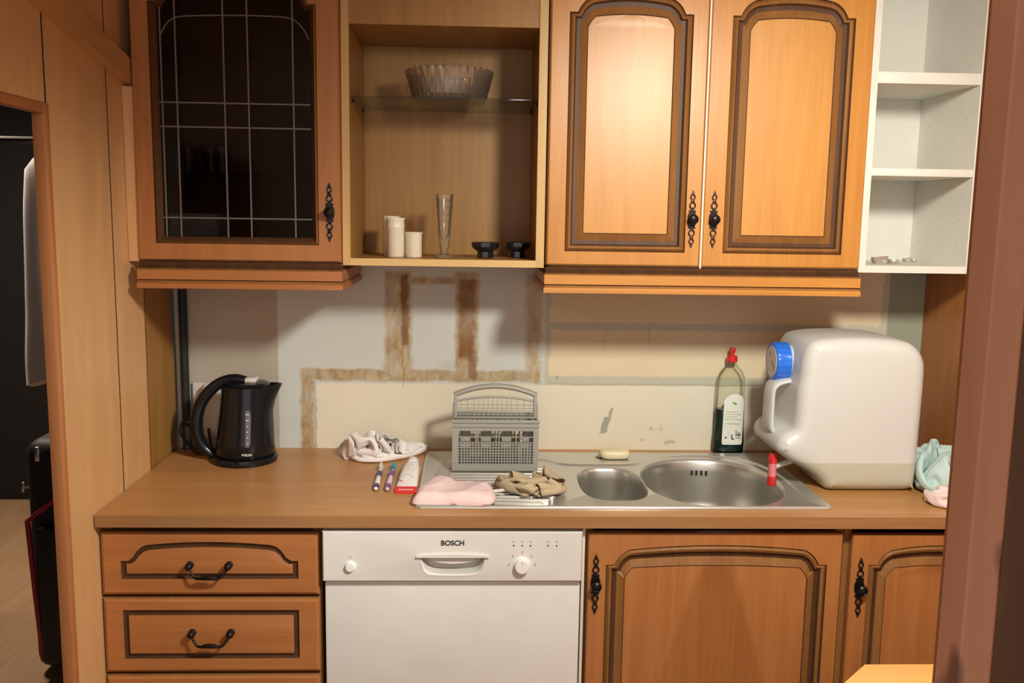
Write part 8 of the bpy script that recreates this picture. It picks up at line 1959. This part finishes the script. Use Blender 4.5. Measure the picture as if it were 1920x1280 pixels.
mb = MB()
GZ = 1.8613
def ff(a, h):
    tw = (h) * 3.0
    return 1 + .06 * abs(math.sin(15 * (a + tw)))
gp = [(0.070, 0), (.086, .002), (.092, .012), (.099, .040), (.106, .066), (.1085, .078), (.1065, .080), (.1035, .076), (.0955, .045), (.088, .016), (.078, .009), (0, .008)]
n_ = 240
loops = []
for r, h in gp:
    loops.append([((.776 + max(r, 1e-5) * ff(2 * math.pi * i / n_, h) * math.cos(2 * math.pi * i / n_)), -.165 + max(r, 1e-5) * ff(2 * math.pi * i / n_, h) * math.sin(2 * math.pi * i / n_), GZ + h) for i in range(n_)])
mb.loft(loops, M['cut_glass'], True, False)
tag(mb.build('glass_bowl', base=(.776, -.165, GZ), sharp=30), 'wide fluted glass bowl on the glass shelf', 'bowl')

# glasses and dish behind the leaded door
def tumbler():
    mb = MB()
    fl = lambda a, h: 1 + .03 * abs(math.sin(5 * a))
    mb.lathe([(.0165, 0), (.018, .002), (.0215, .070), (.0205, .0705), (.017, .010), (0, .009)], (0, 0, 0), M['cut_glass'], 'z', 30, fl)
    return mb.build('drinking_glass', sharp=25)
tb0 = tumbler()
for k, (x, y, lb) in enumerate(((.069, -.15, 'left-hand drinking glass behind the leaded glass door'), (.112, -.19, 'second drinking glass from the left behind the leaded door'),
                                (.158, -.15, 'third drinking glass from the left behind the leaded door'), (.196, -.18, 'right-hand drinking glass behind the leaded glass door'))):
    o = tb0 if k == 0 else tb0.copy()
    if k:
        COL.objects.link(o)
    o.location = (x, y, 1.6693)
    tag(o, lb, 'glass', 'drinking glasses behind the leaded door')
mb = MB()
mb.box(.078, .198, -.26, -.14, 1.4725, 1.570, M['white_plastic'], .004)
tag(mb.build('white_box', base=(.138, -.16, 1.4725)), 'pale box low behind the leaded glass door', 'box')

# hinges left in the white unit
def hinge(label, x, y, a, big):
    t = thing('cabinet_hinge', (x, y, 1.4653), label, 'hinge', 'loose hinges in the white shelf unit')
    c, s = math.cos(a), math.sin(a)
    def rot(o):
        o.rotation_euler = (0, 0, 0)
    def P_(u, v, w): return (x + u * c - v * s, y + u * s + v * c, 1.4653 + w)
    C_ = M['chrome']
    mb = MB()
    def bx(u0, u1, v0, v1, w0, w1, tilt=0):
        mb.loft([[P_(u0, v0, w0), P_(u1, v0, w0 + tilt), P_(u1, v1, w0 + tilt), P_(u0, v1, w0)], [P_(u0, v0, w1), P_(u1, v0, w1 + tilt), P_(u1, v1, w1 + tilt), P_(u0, v1, w1)]], C_, True, True)
    k = 1 if big else .6
    bx(-.034 * k, .006 * k, -.008 * k, .008 * k, .006 * k, .016 * k, .004)
    bx(-.030 * k, -.010 * k, -.010 * k, .010 * k, 0, .007 * k)
    part(mb, 'arm', t)
    mb = MB()
    bx(.004 * k, .020 * k, -.006 * k, .006 * k, .010 * k, .015 * k, -.006 * k)
    mb.lathe([(.016 * k, 0), (.017 * k, .002), (.0155 * k, .004), (.014 * k, .011 * k), (.012 * k, .011 * k), (.011 * k, .003), (0, .003)], P_(.026 * k, 0, 0), C_, 'z', 24)
    part(mb, 'cup', t)
    return t
hinge('metal cabinet hinge lying on the bottom of the white shelf unit', 1.935, -.20, .12, True)
hinge('smaller metal hinge piece in the back right corner of the white unit', 2.055, -.09, .3, False)

# ------------------------------------------------------------------ foreground
tb = thing('table', (1.78, -1.23, 0), 'pine table whose chamfered corner shows at the bottom right', 'table')
mb = MB()
tp_ = [(1.478, -1.46), (1.495, -1.100), (1.590, -1.004), (2.10, -1.004), (2.10, -1.46)]
mb.loft([[(x, y, z) for x, y in tp_] for z in (.722, .75)], M['table'], True, True)
part(mb, 'tabletop', tb)
for x, y in ((1.56, -1.42), (1.64, -1.06), (2.04, -1.06), (2.04, -1.42)):
    mb = MB(); mb.box(x - .022, x + .022, y - .022, y + .022, 0, .7218, M['table'], .003); part(mb, 'leg', tb)

mb = MB()
lp = [(1.2305, -1.907), (1.2128, -1.9365), (1.2132, -1.9395), (1.2255, -1.9495), (1.2275, -1.950), (1.250, -1.950), (1.253, -1.947), (1.253, -1.905), (1.233, -1.905)]
mb.loft([[(x, y, z) for x, y in lp] for z in (0, 2.459)], M['post'], True, True)
tag(mb.build('wooden_post', base=(1.236, -1.93, 0), sharp=12), 'upright reddish wooden post in the right foreground', 'post')
mb = MB(); mb.box(1.2545, 1.36, -1.945, -1.905, 0, 2.459, M['glaze_dark']); struct(mb.build('trim_5'))

# ------------------------------------------------------------------ things in the dark hall
sc_ = thing('suitcase', (-.37, .50, 0), 'dark navy soft suitcase with crimson piping beyond the doorway', 'suitcase')
mb = MB(); mb.box(-.635, -.10, .37, .66, .02, .82, M['suit_navy'], .05, 4); part(mb, 'body', sc_)
mb = MB(); mb.box(-.600, -.14, .340, .40, .05, .54, M['suit_navy'], .025, 3); part(mb, 'front_pocket', sc_)
mb = MB()
mb.tube([(-.592, .352, .07), (-.606, .352, .30), (-.618, .352, .555), (-.56, .345, .60), (-.50, .345, .655), (-.40, .345, .70)], .009, M['suit_red'], 8)
part(mb, 'piping', sc_, 'crimson piping')
mb = MB(); mb.box(-.585, -.568, .352, .368, .755, .805, M['chrome'], .006); part(mb, 'zip_pull', sc_, 'shiny zip pull')
mb = MB(); mb.box(-.652, -.642, .392, .402, .640, .675, M['chrome'], .004); mb.box(-.645, -.625, .395, .400, .652, .658, M['chrome']); part(mb, 'buckle', sc_)
mb = MB(); mb.tube([(-.545, .50, .815), (-.54, .50, .88), (-.48, .50, .92), (-.36, .50, .92), (-.30, .50, .88), (-.28, .50, .815)], .014, M['suit_red'], 8); part(mb, 'carry_handle', sc_, 'red carry handle')

def garment(name, label, cat, m, cx, cy, z0, z1, wt_, wb, dp, seed):
    mb = MB()
    loops = []
    n = 48
    for k in range(24):
        t = k / 23
        z = z1 + (z0 - z1) * t
        w = (wt_ + (wb - wt_) * min(1, t * 1.6)) if t > .06 else wt_ * (.35 + t * 10)
        L = []
        for i in range(n):
            a = 2 * math.pi * i / n
            f = 1 + .16 * math.sin(a * 7 + seed) * t + .08 * noise.noise(Vector((math.cos(a) * 2, math.sin(a) * 2, z * 4 + seed)))
            L.append((cx + w * f * math.cos(a), cy + dp * f * math.sin(a), z + .02 * math.sin(a * 3 + seed) * t))
        loops.append(L)
    mb.loft(loops, m, True, True)
    return tag(mb.build(name, sharp=80, base=(cx, cy, z0)), label, cat)
rk = thing('coat_rack', (-.52, .86, 0), 'dark coat rail beyond the doorway', 'coat rack')
mb = MB(); mb.tube([(-1.2, .86, 1.82), (-.06, .86, 1.82)], .012, M['black_matt'], 10); part(mb, 'rail', rk)
for x in (-1.19, -.09):
    mb = MB(); mb.tube([(x, .86, 0), (x, .86, 1.82)], .014, M['black_matt'], 10); part(mb, 'upright', rk)
garment('white_coat', 'greyish white coat hanging beyond the doorway', 'coat', M['cloth_grey'], -.67, .86, .93, 1.79, .13, .155, .07, 1.0)
garment('black_bag', 'tall black bag standing behind the suitcase beyond the doorway', 'bag', M['black_cloth'], -.55, .725, .0205, 1.02, .12, .15, .035, 2.0)
